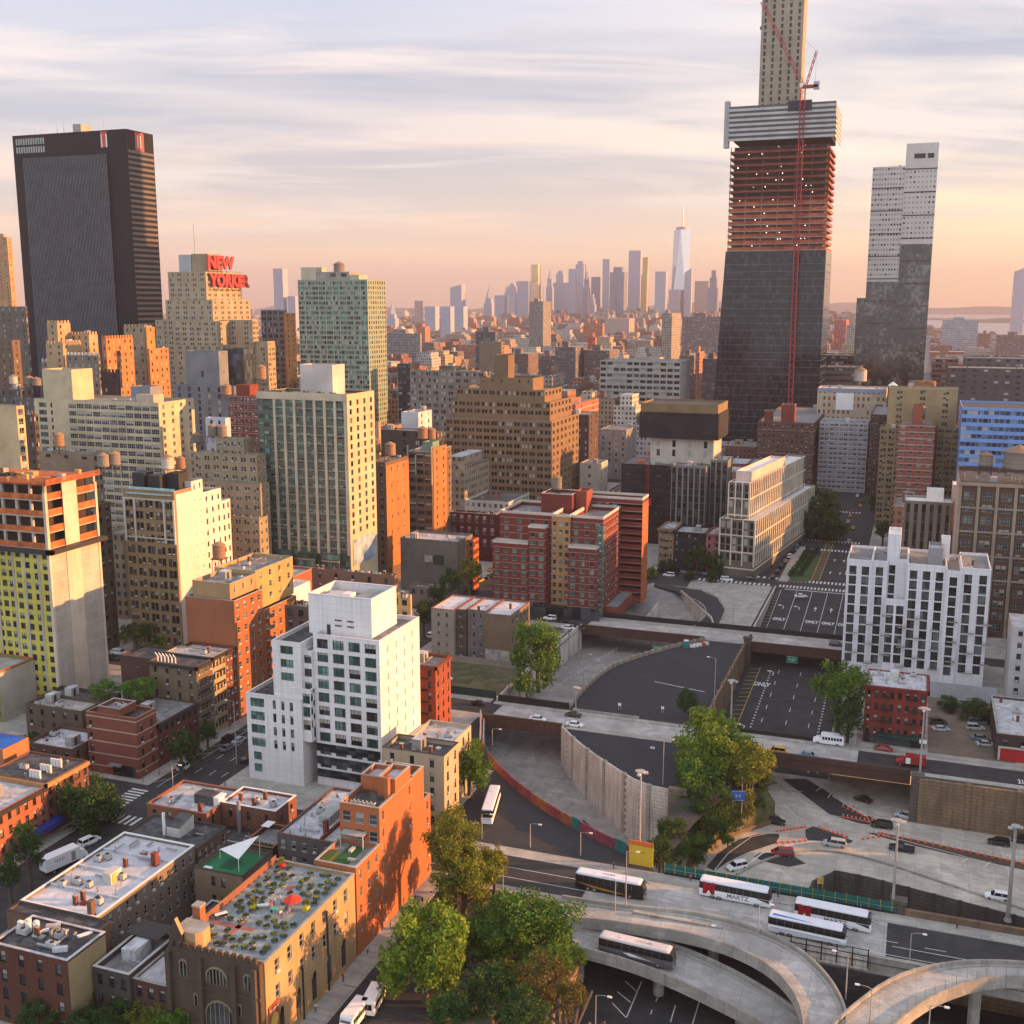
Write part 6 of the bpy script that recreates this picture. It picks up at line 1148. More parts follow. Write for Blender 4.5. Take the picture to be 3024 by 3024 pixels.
for lab, xl, xc, yc, Y, c in (('long dark industrial roofs at the right edge behind the blue block', 2800, 3060, 1090, 900, (.10, .10, .11)), ('dark warehouse band right of the mottled glass tower', 2850, 3080, 1060, 980, (.14, .14, .15)), ('brown brick blocks right of the mottled glass tower', 2755, 2830, 1060, 1000, (.30, .19, .16)), ('dark low warehouse left of the mottled glass tower', 2430, 2530, 1050, 960, (.06, .06, .065)), ('grey warehouse block behind the pale loft', 2440, 2540, 1085, 880, (.16, .14, .13))):
    b = simple(lab, xc, yc, Y, xl, xc+1, wallm(c), dict(n=8, w=3, h=1.6, fh=4.2, style='flat'), cl=10, far=40); b.done()
tank('tan square-looking tank on the warehouse left of the mottled tower', 2542, 1082, 850, 4.6, 8, 2, 2); tank('orange-lit pyramid tank on the red striped tower', 2715, 1192, 590, 3.2, 3.5, 1, 2)
x0, z = onY(2502, 1650, 345); x1 = edge_x(2928, 345, z, x0)
b = Bld('white residential building with tall dark window strips and small balconies', 2, 345, 'residential_block'); wp = mat('white_render', (.64, .64, .68), .6, 'clad', var=.06); vw = dict(w=2.1, h=2.75, fh=3.05, style='mull', fr=M_FRAME, gl=G_MID, vars=(0, 0, 3, 2), depth=.6, bot=2.6, top=2.0)
segs = [(0, .18, 345, 0), (.18, .29, 345.6, 0), (.29, .43, 343.8, -11), (.43, .70, 344.6, 0), (.70, .80, 344, -1), (.80, 1.0, 344.6, 0)]; W = x1-x0
for i, (a, c, yy, dz) in enumerate(segs):
    if dz < -5: b.vol(x0+W*a, x0+W*c, 347.5, 366, 0, z+.5, wp, F=dict(vw, n=1, w=1.8, mg2=3), roof=M_GREYR)
    b.vol(x0+W*a, x0+W*c, yy, 366.5+i*.1, 0, z+dz, wp, F=dict(vw, n=max(1, round((c-a)*12)), w=2.1), L=dict(n=4, w=1.2, h=1.8, fh=3.05) if i == 0 else None, roof=M_GREYR)
for k in range(9):
    for f_ in range(6):
        if (k+f_) % 2: x = x0+W*(.05+k*.115); zz_ = 4.6+f_*3.05; mb = MB(); mb.box(x-.4, 343.0, zz_, x+2.4, 344.0, zz_+.12, M_CONC); [mb.box(x-.4, 343.0, zz_+.3+.25*j, x+2.4, 343.04, zz_+.33+.25*j, M_DKMET) for j in range(4)]; mb.build('balcony', b.root)
b.vol(x0+W*.28, x0+W*.37, 350, 362, z-1, z+7.5, wp, roof=M_WHITE, wall_name='stair_tower'); b.vol(x0+W*.57, x0+W*.67, 349, 358, z-1, z+4.4, wallm((.33, .33, .36)), roof=M_SILV, wall_name='lift_house'); b.vol(x0+W*.66, x0+W*.72, 356, 362, z-1, z+6, wp, roof=M_WHITE, wall_name='stair_tower'); b.clutter(x0+1, x1-1, 347, 364, z-.9, 10, False).done()
x0, z = onY(2838, 1420, 402); b = Bld('old brown masonry loft with carved stone trim at the right edge', x0+20, 402, 'loft_building'); bf = dict(n=9, k=2, w=1.5, gap=.25, h=2.6, fh=4.1, style='grid', fr=M_METAL, gl=G_MID, top=3.6)
b.vol(x0, x0+52, 402, 440, 0, z, BK((.13, .085, .06)), F=bf, L=dict(n=6, w=1.2, h=2, fh=4.1), roof=M_TAR, par=1.4, cornice=None); stn = wallm((.33, .28, .22))
b.box('cornice', x0-.7, 401.2, z-1.4, x0+52, 401.98, z-.3, stn)
for k in range(10): b.box('pilaster', x0+k*5.77-.5, 401.4, 0, x0+k*5.77+.5, 401.98, z-1.5, stn)
for k in range(4): b.box('belt_course', x0, 401.7, z-9.2-k*8.2, x0+52, 401.97, z-8.6-k*8.2, stn)
b.box('side_wall', x0-.1, 402.1, 0, x0-.004, 440, z-.6, wallm((.55, .42, .36))); b.clutter(x0+1, x0+30, 404, 438, z-1.4, 14).done()
tank('small grey tank with orange-lit side on the old brown loft', 2914, 1332, 408, 2.2, 3.6, 1, 3.4); tank('big pinkish tank cut by the right edge on the old brown loft', 3012, 1312, 410, 4.6, 5.6, 1, 2.5)
x0, z = onY(2672, 1478, 440); x1 = edge_x(2812, 440, z, x0); b = Bld('grey-tan hotel with long vertical slots behind the white residential block', (x0+x1)/2, 440); b.vol(x0, x1, 440, 452, 0, z, wallm((.25, .215, .17)), F=dict(n=6, w=1.3, h=3.4, fh=3.5, style='flat', vars=(0, 0, 2)), L=dict(n=3, w=1, h=1.7, fh=3.3), roof=M_WHITE, cop=M_CONC, par=.5); b.vol(x1, x1+3.5, 446, 456, 0, z+6, wallm((.62, .5, .46)), roof=M_WHITE, par=.3, wall_name='side_wing'); b.vol(x1-9, x1-3, 444, 450, z-.6, z+4, M_WHITE, roof=M_WHITE, wall_name='plant_room'); b.done()
x0, z = onY(2557, 2022, 290); x1 = edge_x(2740, 290, z, x0); b = Bld('red four-storey corner tenement with iron fire escapes and green awning', 0, 290, 'tenement'); b.vol(x0, x1, 290, 304, 0, z, BK((.26, .06, .045)), F=dict(n=8, w=.9, h=1.65, fh=3.25, fr=M_FRAME, rows=4, top=1.3), L=dict(n=5, w=.9, h=1.65, fh=3.25), roof=M_SILV, cornice=BK((.2, .045, .035)), par=.3)
for xx in (x0+3.6, x0+10.2): 
    for k in range(4): mb = MB(); mb.box(xx, 288.95, 3.3+k*3.25, xx+2.8, 289.9, 3.38+k*3.25, M_DKMET); mb.box(xx, 288.95, 4.2+k*3.25, xx+2.8, 288.99, 4.26+k*3.25, M_DKMET); mb.bar((xx+.2, 289.2, 3.4+k*3.25), (xx+2.2, 289.2, 6.5+k*3.25), .06, M_DKMET); mb.build('fire_escape', b.root)
b.box('awning', x0+3.5, 288.2, 2.6, x1-.6, 289.96, 3.3, mat('awning_green', (.01, .05, .035), .7)).box('shop_front', x0+.3, 289.9, .2, x1-.3, 289.98, 2.7, G_DARK).box('sign', x0+13.8, 288.1, 2.3, x0+15.6, 288.18, 3.3, M_WHITE); b.clutter(x0+.5, x1-.5, 292, 303, z-.3, 14).done()
x0, z = onY(2945, 2165, 289); b = Bld('low dark brick garage with silver roof and red shutter at the right edge', x0+10, 289, 'garage'); b.vol(x0, x0+24, 289, 318, 0, z, BK((.10, .065, .055)), F=dict(n=6, w=1.2, h=1.4, fh=4, rows=1, top=1.6), roof=M_SILV, cop=M_CONC, par=.5); b.box('shutter', x0+1, 288.9, .2, x0+7, 288.98, 3.4, mat('shutter_red', (.4, .02, .02), .5)).box('shutter_surround', x0+.5, 288.94, .2, x0+7.5, 288.985, 3.9, M_FRAMEW); b.clutter(x0+1, x0+15, 291, 316, z-.5, 8, False).done()
x0, z = onY(2990, 1850, 335); b = Bld('white rendered low block behind the garage at the right edge', x0+8, 335); b.vol(x0, x0+18, 335, 350, 0, z, wallm((.5, .49, .5)), F=dict(n=4, w=1.2, h=1.5, fh=3.4), roof=M_SILV, par=.4).done()
wallthing('yard_wall', 'long white panel wall behind the parking yard', [(7.5, 333), (26, 333)], .3, 0, 4.5, mat('white_wall', (.36, .38, .40), .7, 'wall'))
b = Bld('tapering dark glass tower rising out of red steel floors and a concrete core', -102, 830, 'unfinished_tower'); Y = 830
def sec(py, xl, xc, xr):
    x1, z = onY(xc, py, Y); return (edge_x(xl, Y, z, x1), x1, edge_y(xr, x1, z, Y), z)
a = sec(738, 2143, 2440, 2452); c = sec(1300, 2112, 2406, 2428); h1 = a
zB = c[3]; xl0 = c[0]-2; xr0 = c[1]+1; yr0 = Y+40
dg = glassm('tower_glass', (.006, .014, .024), .08, spec=.35)
mb = MB(); 
def quadbody(mb, x0, x1, y0, y1, z0, X0, X1, Y0, Y1, z1, m):
    p = [(x0, y0, z0), (x1, y0, z0), (x1, y1, z0), (x0, y1, z0)]; q = [(X0, Y0, z1), (X1, Y0, z1), (X1, Y1, z1), (X0, Y1, z1)]
    for k in range(4): j = (k+1) % 4; mb.quad(p[k], p[j], q[j], q[k], m)
    mb.poly(q, m)
zA = a[3]; k0 = (xl0, xr0, 0); ta = (a[0], a[1])
quadbody(mb, xl0-2, xr0, Y, Y+56, 0, ta[0], ta[1], Y, Y+52, zA, dg); mb.build('glass_wall', b.root)
def xs_at(z): f_ = z/zA; return (xl0-2)+(ta[0]-xl0+2)*f_, xr0+(ta[1]-xr0)*f_
n = int(zA/5.2)
for k in range(1, n):
    z = k*5.2; l_, r_ = xs_at(z); b.box('floor_line', l_-.1, Y-.12, z, r_+.2, Y-.005, z+.16, mat('floor_line', (.13, .16, .18), .5)); b.box('floor_line', r_+.01, Y, z, r_+.25, Y+52, z+.16, mat('floor_line', (.24, .27, .28)))
for k in range(14): f_ = (k+.5)/14; mb = MB(); mb.bar((xl0-2+(xr0-xl0+2)*f_, Y-.05, 2), (ta[0]+(ta[1]-ta[0])*f_, Y-.05, zA), .09, mat('mull_dark', (.02, .024, .028), .4)); mb.build('mullion', b.root)
steel = mat('red_steel', (.17, .05, .035), .8, 'wall', var=.4); fp = mat('fireproof', (.30, .28, .25), .8); zt1 = onY(2440, 405, Y)[1]; fl = int((zt1-zA)/4.5)
for k in range(fl):
    z = zA+k*4.5; f_ = k/fl; l_ = ta[0]+5.5*f_*0+1; r_ = ta[1]-.5; lo = k < fl*.45
    b.box('floor_slab', l_, Y, z, r_, Y+50, z+.55, fp if lo else steel); b.box('storey_shade', l_+2.5, Y+2.5, z+.56, r_-2.5, Y+48, z+4.45, mat('red_shade', (.20, .05, .03), .9) if lo else mat('dark_inside', (.03, .018, .016), .9))  # solid blocks fill each storey, interior shade put into their colour
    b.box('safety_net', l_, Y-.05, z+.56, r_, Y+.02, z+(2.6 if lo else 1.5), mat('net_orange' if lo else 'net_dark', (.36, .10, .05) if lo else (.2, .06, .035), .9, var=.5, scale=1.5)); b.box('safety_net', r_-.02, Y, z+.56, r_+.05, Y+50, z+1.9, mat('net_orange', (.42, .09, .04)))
    for j in range(7): x = l_+.3+(r_-l_-1)*j/6; b.box('column', x, Y+.1, z+.56, x+.45, Y+.6, z+4.5, fp if lo else steel)
    for j in range(b.q.choice((1, 2, 3, 4))): x = l_+4+(r_-l_-8)*b.q.random(); b.box('work_lamp', x, Y+.5, z+3.5, x+.3, Y+.8, z+3.8, mat('lamp_glow', (1, .93, .8), emit=4))
zc1 = onY(2440, 300, Y)[1]; l_, r_ = ta[0]-.5, ta[1]+2
for k in range(7):
    z = zt1+(zc1-zt1)*k/7; hh = (zc1-zt1)/7; b.box('cocoon_panel', l_, Y-2, z, r_, Y-1.6, z+hh*.5, mat('cocoon', (.42, .43, .42), .6)); b.box('cocoon_screen', l_, Y-1.5, z+hh*.5, r_, Y-1.3, z+hh, mat('cocoon_dark', (.10, .10, .11), .8)); b.box('cocoon_panel', r_+.02, Y-1.8, z, r_+.4, Y+52, z+hh*.5, mat('cocoon_side', (.50, .42, .33), .6))
b.box('cocoon_panel', l_-3.5, Y-1, zt1-4, l_-.05, Y+4, zc1+4, mat('cocoon_grey', (.36, .36, .38), .6)).box('banner', -98, Y-2.4, zt1+18, -82, Y-2.05, zt1+25, mat('banner_dark', (.03, .04, .06))) 
b.box('cocoon_shade', l_+3, Y+3, zt1, r_-3, Y+48, zc1-3, mat('dark_inside', (.03, .018, .016)))  # dark block puts the shade behind the cocoon panels into colour
xk, zk = onY(2375, 20, Y+14); xj = edge_x(2250, Y+14, zk, xk); core = wallm((.36, .325, .255)); zT = onY(2375, -60, Y+14)[1]
b.vol(xj, xk, Y+14, Y+34, zc1-3, zT, core, F=dict(n=5, w=1.8, h=3.0, fh=4.4, style='flat', vars=(0, 0, 2)), Rt=dict(n=2, w=1, h=1.5, fh=6), roof=M_GREYR, par=.2, wall_name='concrete_core'); b.done(); CORE = (xj, xk)
xm0, zm0 = onY(2334, 1210, Y-4); xm1, zm1 = onY(2372, 262, Y-4); cr_ = mat('crane_red', (.30, .04, .045), .6)
r = thing('tower_crane', 'tall red lattice crane running up the tapering tower', 'crane', (xm0, Y-5, 0)); mb = MB(); B0 = Vector((xm0, Y-5, 0)); B1 = Vector((xm1, Y-5, zm1))
def lattice(mb, A, B, w, st_, m, th=.3):
    A = Vector(A); B = Vector(B); d = (B-A); L = d.length; d.normalize(); s_ = Vector((1, 0, 0)) if abs(d.x) < .8 else Vector((0, 0, 1)); s_ = (s_-d*s_.dot(d)).normalized(); t_ = d.cross(s_)
    C4 = [(s_*a+t_*b_)*w/2 for a, b_ in ((1, 1), (1, -1), (-1, -1), (-1, 1))]
    for c in C4: mb.bar(A+c, B+c, th, m)
    n = int(L/st_)
    for k in range(n):
        p = A+d*(k*L/n); q = A+d*((k+1)*L/n)
        for j in range(4): mb.bar(p+C4[j], q+C4[(j+1) % 4], th*.6, m, 3)
lattice(mb, B0, B1, 3.0, 4.5, cr_, .3); mb.build('mast', r, org=(xm0, Y-5, 0))
top = B1; tip = Vector((*[0]*3,)); xt, zt_ = onY(2250, 5, Y-5); tip = Vector((xt, Y-5, zt_)); mb = MB(); lattice(mb, top+Vector((0, 0, 2)), tip, 2.0, 4, cr_, .3); mb.build('jib', r, org=(xm0, Y-5, 0))
xa, za = onY(2412, 150, Y-5); mb = MB(); lattice(mb, top+Vector((2, 0, 2)), (xa, Y-5, za), 1.2, 4, cr_, .22); mb.bar((xa, Y-5, za), (onY(2408, 240, Y-5)[0], Y-5, onY(2408, 240, Y-5)[1]), .12, M_METAL); mb.bar((xa, Y-5, za), tip, .07, M_METAL, 3); mb.build('a_frame', r, org=(xm0, Y-5, 0))
mb = MB(); mb.box(top.x-1, Y-6.5, top.z, top.x+10, Y-3.5, top.z+2, cr_); mb.box(top.x+7, Y-6.5, top.z-1, top.x+11, Y-3.5, top.z+4, M_METAL); mb.box(top.x-2, Y-8, top.z+.5, top.x, Y-6.6, top.z+3, M_WHITE); mb.build('cab_deck', r, org=(xm0, Y-5, 0))
mb = MB(); mb.bar(tip, tip-Vector((0, 0, 16)), .06, M_METAL, 3); mb.box(tip.x-.5, Y-5.5, tip.z-18, tip.x+.5, Y-4.5, tip.z-16, M_DKMET); mb.build('hook', r, org=(xm0, Y-5, 0))
b = Bld('slender mottled glass tower with stepped top on the right', -10, 930, 'glass_tower'); Y = 930
mg = bpy.data.materials.new('mottled_glass'); mg.use_nodes = True; MATS['mottled_glass'] = mg; t = NT(mg.node_tree); bs = t.n['Principled BSDF']; bs.inputs['Roughness'].default_value = .15; bs.inputs['Specular IOR Level'].default_value = .7
g_ = t.add('ShaderNodeNewGeometry').outputs['Position']; mp = t.add('ShaderNodeMapping', i_0=g_, i_3=(.55, .55, .5)); fl_ = t.add('ShaderNodeVectorMath', operation='FLOOR', i_0=mp.outputs[0]); vo = t.add('ShaderNodeTexWhiteNoise', noise_dimensions='3D', i_Vector=fl_.outputs[0]); nb = t.add('ShaderNodeTexNoise', i_Vector=fl_.outputs[0], i_Scale=.11, i_Detail=4.0, i_Roughness=.7).outputs['Fac']; sp = t.add('ShaderNodeVectorMath', operation='SUBTRACT', i_0=vo.outputs['Color']); sp.inputs[1].default_value = (.5, .5, .5)  # mottled pane colours paint reflections of nearby buildings into the glass
sc_ = t.add('ShaderNodeVectorMath', operation='SCALE', i_0=sp.outputs[0]); sc_.inputs['Scale'].default_value = .02; t.l.new(t.ramp(t.math('ADD', t.math('MULTIPLY', vo.outputs['Value'], .22), t.math('MULTIPLY', nb, .9)), [(.46, (.008, .011, .013)), (.60, (.03, .034, .033)), (.74, (.15, .145, .13))]), bs.inputs['Base Color']); nn = t.add('ShaderNodeVectorMath', operation='ADD', i_0=sc_.outputs[0]); t.l.new(t.add('ShaderNodeNewGeometry').outputs['Normal'], nn.inputs[1]); nm = t.add('ShaderNodeVectorMath', operation='NORMALIZE', i_0=nn.outputs[0]); t.l.new(nm.outputs[0], bs.inputs['Normal'])
lim = mat('tower_limestone', (.55, .54, .52), .35, 'clad', var=.05)
xb, zb = onY(2774, 420, Y); xa_ = edge_x(2678, Y, zb, xb); xc_, zc_ = onY(2676, 490, Y); xd = edge_x(2578, Y, zc_, xc_); xe, ze = onY(2578, 880, Y); xf = edge_x(2530, Y, ze, xe); xg = edge_x(2742, Y, 10, xb)
tf_ = dict(n=5, k=2, w=1.5, gap=.4, h=1.6, fh=7.4, style='flat', mg=2)
zz2 = onY(2740, 720, Y)[1]
b.vol(xa_, xb, Y, Y+40, zz2, zb, lim, F=dict(n=8, w=1.35, h=1.5, fh=3.75, style='flat', top=20, gl=mat('pale_pane', (.33, .33, .33), .2), vars=(0, 0, 0, 0, 0, 3), depth=.1), roof=M_TAR, par=.3); b.vol(xd, xa_-.02, Y+.5, Y+40, zz2-28, zc_, lim, F=dict(n=11, w=1.35, h=1.5, fh=3.75, style='flat', gl=mat('pale_pane', (.33, .33, .33), .2), vars=(0, 0, 0, 3), depth=.1), roof=M_TAR, par=.3)
b.vol(xa_, xb, Y-.01, Y+40.1, 0, zz2, mg, roof=M_TAR, par=0, wall_name='glass_wall'); b.vol(xd, xa_-.02, Y+.48, Y+40.1, 0, zz2-28, mg, roof=M_TAR, par=0, wall_name='glass_wall'); b.vol(xf, xd-.02, Y+1, Y+36, 0, ze, mg, roof=M_TAR, par=.3, wall_name='glass_wall')
for k in range(9): b.box('floor_line', xa_, Y-.25, zb-19-k*17, xb, Y-.02, zb-18.2-k*17, M_FRAME); b.box('floor_line', xd, Y+.25, zc_-16-k*17, xa_, Y+.47, zc_-15.3-k*17, M_FRAME)
b.box('louvre', xb-17, Y-.2, zb-11, xb-9, Y-.03, zb-7.5, M_FRAME).box('louvre', xb-7.5, Y-.2, zb-11, xb-3, Y-.03, zb-7.5, M_FRAME); b.clutter(xd+2, xa_-2, Y+3, Y+14, zc_, 8, False).done()
fm_ = {}
def fac_mat(name, win=True):
    """masonry whose colour comes from the building; rows of dark panes on the walls, pale roofs"""
    m = bpy.data.materials.new(name); m.use_nodes = True; t = NT(m.node_tree); b = t.n['Principled BSDF']; b.inputs['Roughness'].default_value = .8
    at = t.add('ShaderNodeGamma', i_0=t.add('ShaderNodeAttribute', attribute_name='wall_colour').outputs['Color'], i_1=1.12).outputs[0]; ge = t.add('ShaderNodeNewGeometry'); g = ge.outputs['Position']
    s = t.add('ShaderNodeSeparateXYZ', i_0=g); nrm = t.add('ShaderNodeSeparateXYZ', i_0=ge.outputs['Normal'])
    u = t.math('ADD', s.outputs[0], s.outputs[1]); fu = t.math('FRACT', t.math('MULTIPLY', u, .36)); fz = t.math('FRACT', t.math('MULTIPLY', s.outputs[2], .29))
    wn = t.math('MULTIPLY', t.math('GREATER_THAN', fu, .5), t.math('GREATER_THAN', fz, .48)); vert = t.math('LESS_THAN', t.math('ABSOLUTE', nrm.outputs[2]), .5); wn = t.math('MULTIPLY', wn, vert)
    n = t.add('ShaderNodeTexNoise', i_Vector=g, i_Scale=.12, i_Detail=3.0).outputs['Fac']; c = t.mix(t.ramp(n, [(.4, 0.0), (.7, .5)]), at, t.mix(.5, at, (.02, .02, .02)))
    wh = t.add('ShaderNodeTexWhiteNoise', noise_dimensions='3D'); fl = t.add('ShaderNodeVectorMath', operation='FLOOR'); sc = t.add('ShaderNodeVectorMath', operation='MULTIPLY', i_0=g); sc.inputs[1].default_value = (.36, .36, .29); t.l.new(sc.outputs[0], fl.inputs[0]); t.l.new(fl.outputs[0], wh.inputs['Vector'])
    pane = t.ramp(wh.outputs['Value'], [(.0, (.03, .035, .04)), (.75, (.05, .055, .06)), (.9, (.3, .29, .27))]); c = t.mix(wn, c, pane); t.l.new(c, b.inputs['Base Color']); return m
FAC = fac_mat('masonry_far')
PAL = [(.36, .16, .10), (.28, .11, .08), (.44, .24, .14), (.48, .37, .25), (.34, .27, .19), (.46, .42, .36), (.32, .28, .25), (.18, .15, .13), (.44, .43, .43), (.24, .10, .08), (.58, .54, .48), (.40, .17, .11)]
class FB:
    def __init__(s): s.mb = MB(); s.c = []
    def add(s, x0, y0, z0, x1, y1, z1, col, roof=None):
        n = len(s.mb.f); s.mb.box(x0, y0, z0, x1, y1, z1, FAC, bottom=False); rc = roof or col
        s.c += [col]*4+[rc]
    def parapet(s, x0, y0, x1, y1, z, col):
        for a in ((x0, y0, x1, y0+.35), (x1-.35, y0+.35, x1, y1), (x0, y0+.35, x0+.35, y1)): s.add(a[0], a[1], z-.05, a[2], a[3], z+.8, col)
    def build(s, name, **k):
        if not s.mb.f: return None
        o = s.mb.build(name, **k); a = o.data.color_attributes.new('wall_colour', 'FLOAT_COLOR', 'CORNER'); buf = []
        for p, c in zip(o.data.polygons, s.c): buf += [*c, 1]*len(p.vertices)
        a.data.foreach_set('color', buf); return o
USED = [(-103-20, -84, 370, 540), (BIGT[0]-8, BIGT[1]+4, BIGT[2]-4, BIGT[3]+12), (LOFT[0]-3, LOFT[1]+4, LOFT[2]-5, LOFT[2]+60)]
for o in list(C.objects):
    if o.type == 'EMPTY' and 'category' in o and o.children and o.location.y > 195:
        xs = []; ys = []
        for ch in o.children:
            if ch.type == 'MESH' and ch.name.startswith(('wall', 'glass', 'shear', 'side')):
                for v in ch.bound_box: xs.append(v[0]+o.location.x); ys.append(v[1]+o.location.y)
        if xs and max(xs)-min(xs) < 130: USED.append((min(xs)-.8, max(xs)+.8, min(ys)-.8, max(ys)+.8))
USED += [(-170, 120, 190, 455), (-60, -10, 440, 700), (-100, -60, 455, 560), (-66, -16, 440, 660)]
def free(x0, x1, y0, y1): return all(x1 < a or x0 > b_ or y1 < c or y0 > d for a, b_, c, d in USED)
def vis(x, y, z=15):
    if y < 10: return False
    p = proj(x, y, z); return -80 < p[0] < 3110
q = random.Random(21); AV = [(-1560, -1300), (-1270, -1010), (-990, -735), (-708, -452), (-430, -171), (-150, -52), (-16, 110), (134, 380), (410, 650)]
indiv = []; far = FB()
CN = {0: 'brick', 1: 'dark red', 2: 'orange-brown', 3: 'tan', 4: 'buff', 5: 'cream', 6: 'grey-brown', 7: 'sooty brown', 8: 'grey', 9: 'maroon', 10: 'pale stone', 11: 'rust red'}
k = 0; y = 284
while y < 5200:
    y1 = y+68
    for a0, a1 in AV:
        if y > 2300 and a1 < -2000: continue
        for row in (0, 1):
            ya, yb = (y, y+33) if row == 0 else (y+35, y1); x = a0
            while x < a1-6:
                w_ = q.choice((8, 8, 12, 16, 22, 30)) if y < 1500 else q.choice((12, 20, 30, 45)); xe = min(a1, x+w_); w2 = xe-x
                z = q.choice((13, 15, 16, 17, 19, 22, 26)) if y < 1400 else q.choice((13, 15, 17, 20, 24, 30))
                if w2 > 15 and q.random() < .33: z = q.uniform(26, 52) if y > 560 else q.uniform(24, 34)
                if a0 < -400 and y < 900: z = q.uniform(24, 62)
                if a0 < -160 and y < 640: z = q.uniform(16, 40)
                if a0 >= -20: z = min(z, 26 if y < 900 else 30)
                if -150 <= a0 < -10 and y < 700: z = min(z, 22)
                if y > 3300: z *= 1.2+max(0, (y-3300)/2600)
                shore = 690 if y < 1900 else 640-(y-1900)*.29 if y < 2800 else 380-(y-2800)*.34
                if xe < shore and w2 > 5 and free(x, xe, ya, yb) and (vis(x, ya, z) or vis(xe, ya, z)):
                    ci = q.randrange(12); dist = math.hypot(x, ya); indiv.append((dist, x, xe-.05, ya+q.choice((0, 0, 1.5)), yb-q.uniform(0, 8), z, ci)); 
                x = xe
    y += 80
for x in range(-5200, 700, 60):      # beyond the regular grid the blocks are only texture
    for y in range(1000 if x < -1580 else 99999, 6200, 62):
        if vis(x, y) and x < 340-(y-2800)*.34: indiv.append((math.hypot(x, y), x, x+q.uniform(20, 50), y, y+q.uniform(20, 45), q.uniform(12, 40), q.randrange(12)))
for x in range(-6500, -1200, 130):
    for y in range(6400, 11500, 190):
        if vis(x, y): indiv.append((math.hypot(x, y), x, x+q.uniform(30, 90), y, y+q.uniform(30, 90), q.uniform(10, 34)*(2 if q.random() < .06 else 1), q.randrange(12)))
indiv.sort()
rowname = lambda y: 'the nearest back streets' if y < 460 else 'the middle blocks' if y < 800 else 'the rows before the far towers'
seen = {}
def one(fb, x0, x1, y0, y1, z, ci, qq, det):
    c = PAL[ci]; rc = qq.choice(((.45, .45, .48), (.12, .12, .12), (.25, .24, .23), (.3, .27, .25))); fb.add(x0, y0, 0, x1, y1, z, c, rc)
    if det: fb.parapet(x0, y0, x1, y1, z, c)
    if x1-x0 > 9 and y1-y0 > 9:
        a = x0+(x1-x0)*qq.uniform(.15, .6); d = y0+(y1-y0)*qq.uniform(.2, .6); fb.add(a, d, z, a+qq.uniform(3, 6), d+qq.uniform(3, 6), z+qq.uniform(2.5, 6), PAL[qq.randrange(12)], rc)
        if z > 24 and qq.random() < .6: e = qq.uniform(2, 4); fb.add(x0+e, y0+e, z, x1-e, y1-e, z+qq.uniform(3, 10), c, rc)
    for j in range(3 if det else 1):
        a = qq.uniform(x0+1, x1-2); d = qq.uniform(y0+1, y1-2); fb.add(a, d, z, a+1.2, d+1, z+1.5, qq.choice(((.5, .5, .5), (.3, .12, .08), (.4, .3, .2))))
    if qq.random() < .13 and z > 18:
        a = qq.uniform(x0+2, x1-2); d = qq.uniform(y0+2, y1-2); fb.mb.cyl(a, d, z+2.5, z+6, 1.7, n=8, m=FAC); fb.c += [(.28, .16, .1)]*10; fb.mb.cyl(a, d, z+6, z+7, 1.8, .1, n=8, m=FAC); fb.c += [(.3, .2, .13)]*10
nI = 0
for (dist, x0, x1, y0, y1, z, ci) in indiv:
    qq = random.Random(int(x0*3+y0*7))
    if nI < 270 and y0 < 1300:
        nI += 1; fb = FB(); one(fb, x0, x1, y0, y1, z, ci, qq, True); o = fb.build('city_building'); px = proj((x0+x1)/2, y0, z)
        cx_, cy_ = (x0+x1)/2, y0; me = o.data
        me.transform(Matrix.Translation((-cx_, -cy_, 0))); o.location = (cx_, cy_, 0)
        h_ = 'low' if z < 18 else 'mid-height' if z < 30 else 'tall'; gk = (CN[ci], h_, rowname(y0), 'left' if px[0] < 1000 else 'centre' if px[0] < 2100 else 'right')
        o['label'] = '%s %s building on the %s side of %s' % (gk[1], gk[0], gk[3], gk[2]) if gk[3] != 'centre' else '%s %s building at the centre of %s' % (gk[1], gk[0], gk[2]); o['category'] = 'building'; o['group'] = '%s %s city buildings %s %s' % (gk[1], gk[0], gk[3], gk[2])
    else: one(far, x0, x1, y0, y1, z, ci, qq, y0 < 1100)
far.build('distant_city', kind='stuff', label='dense low city blocks fading towards the skyline')
Yd = 4500
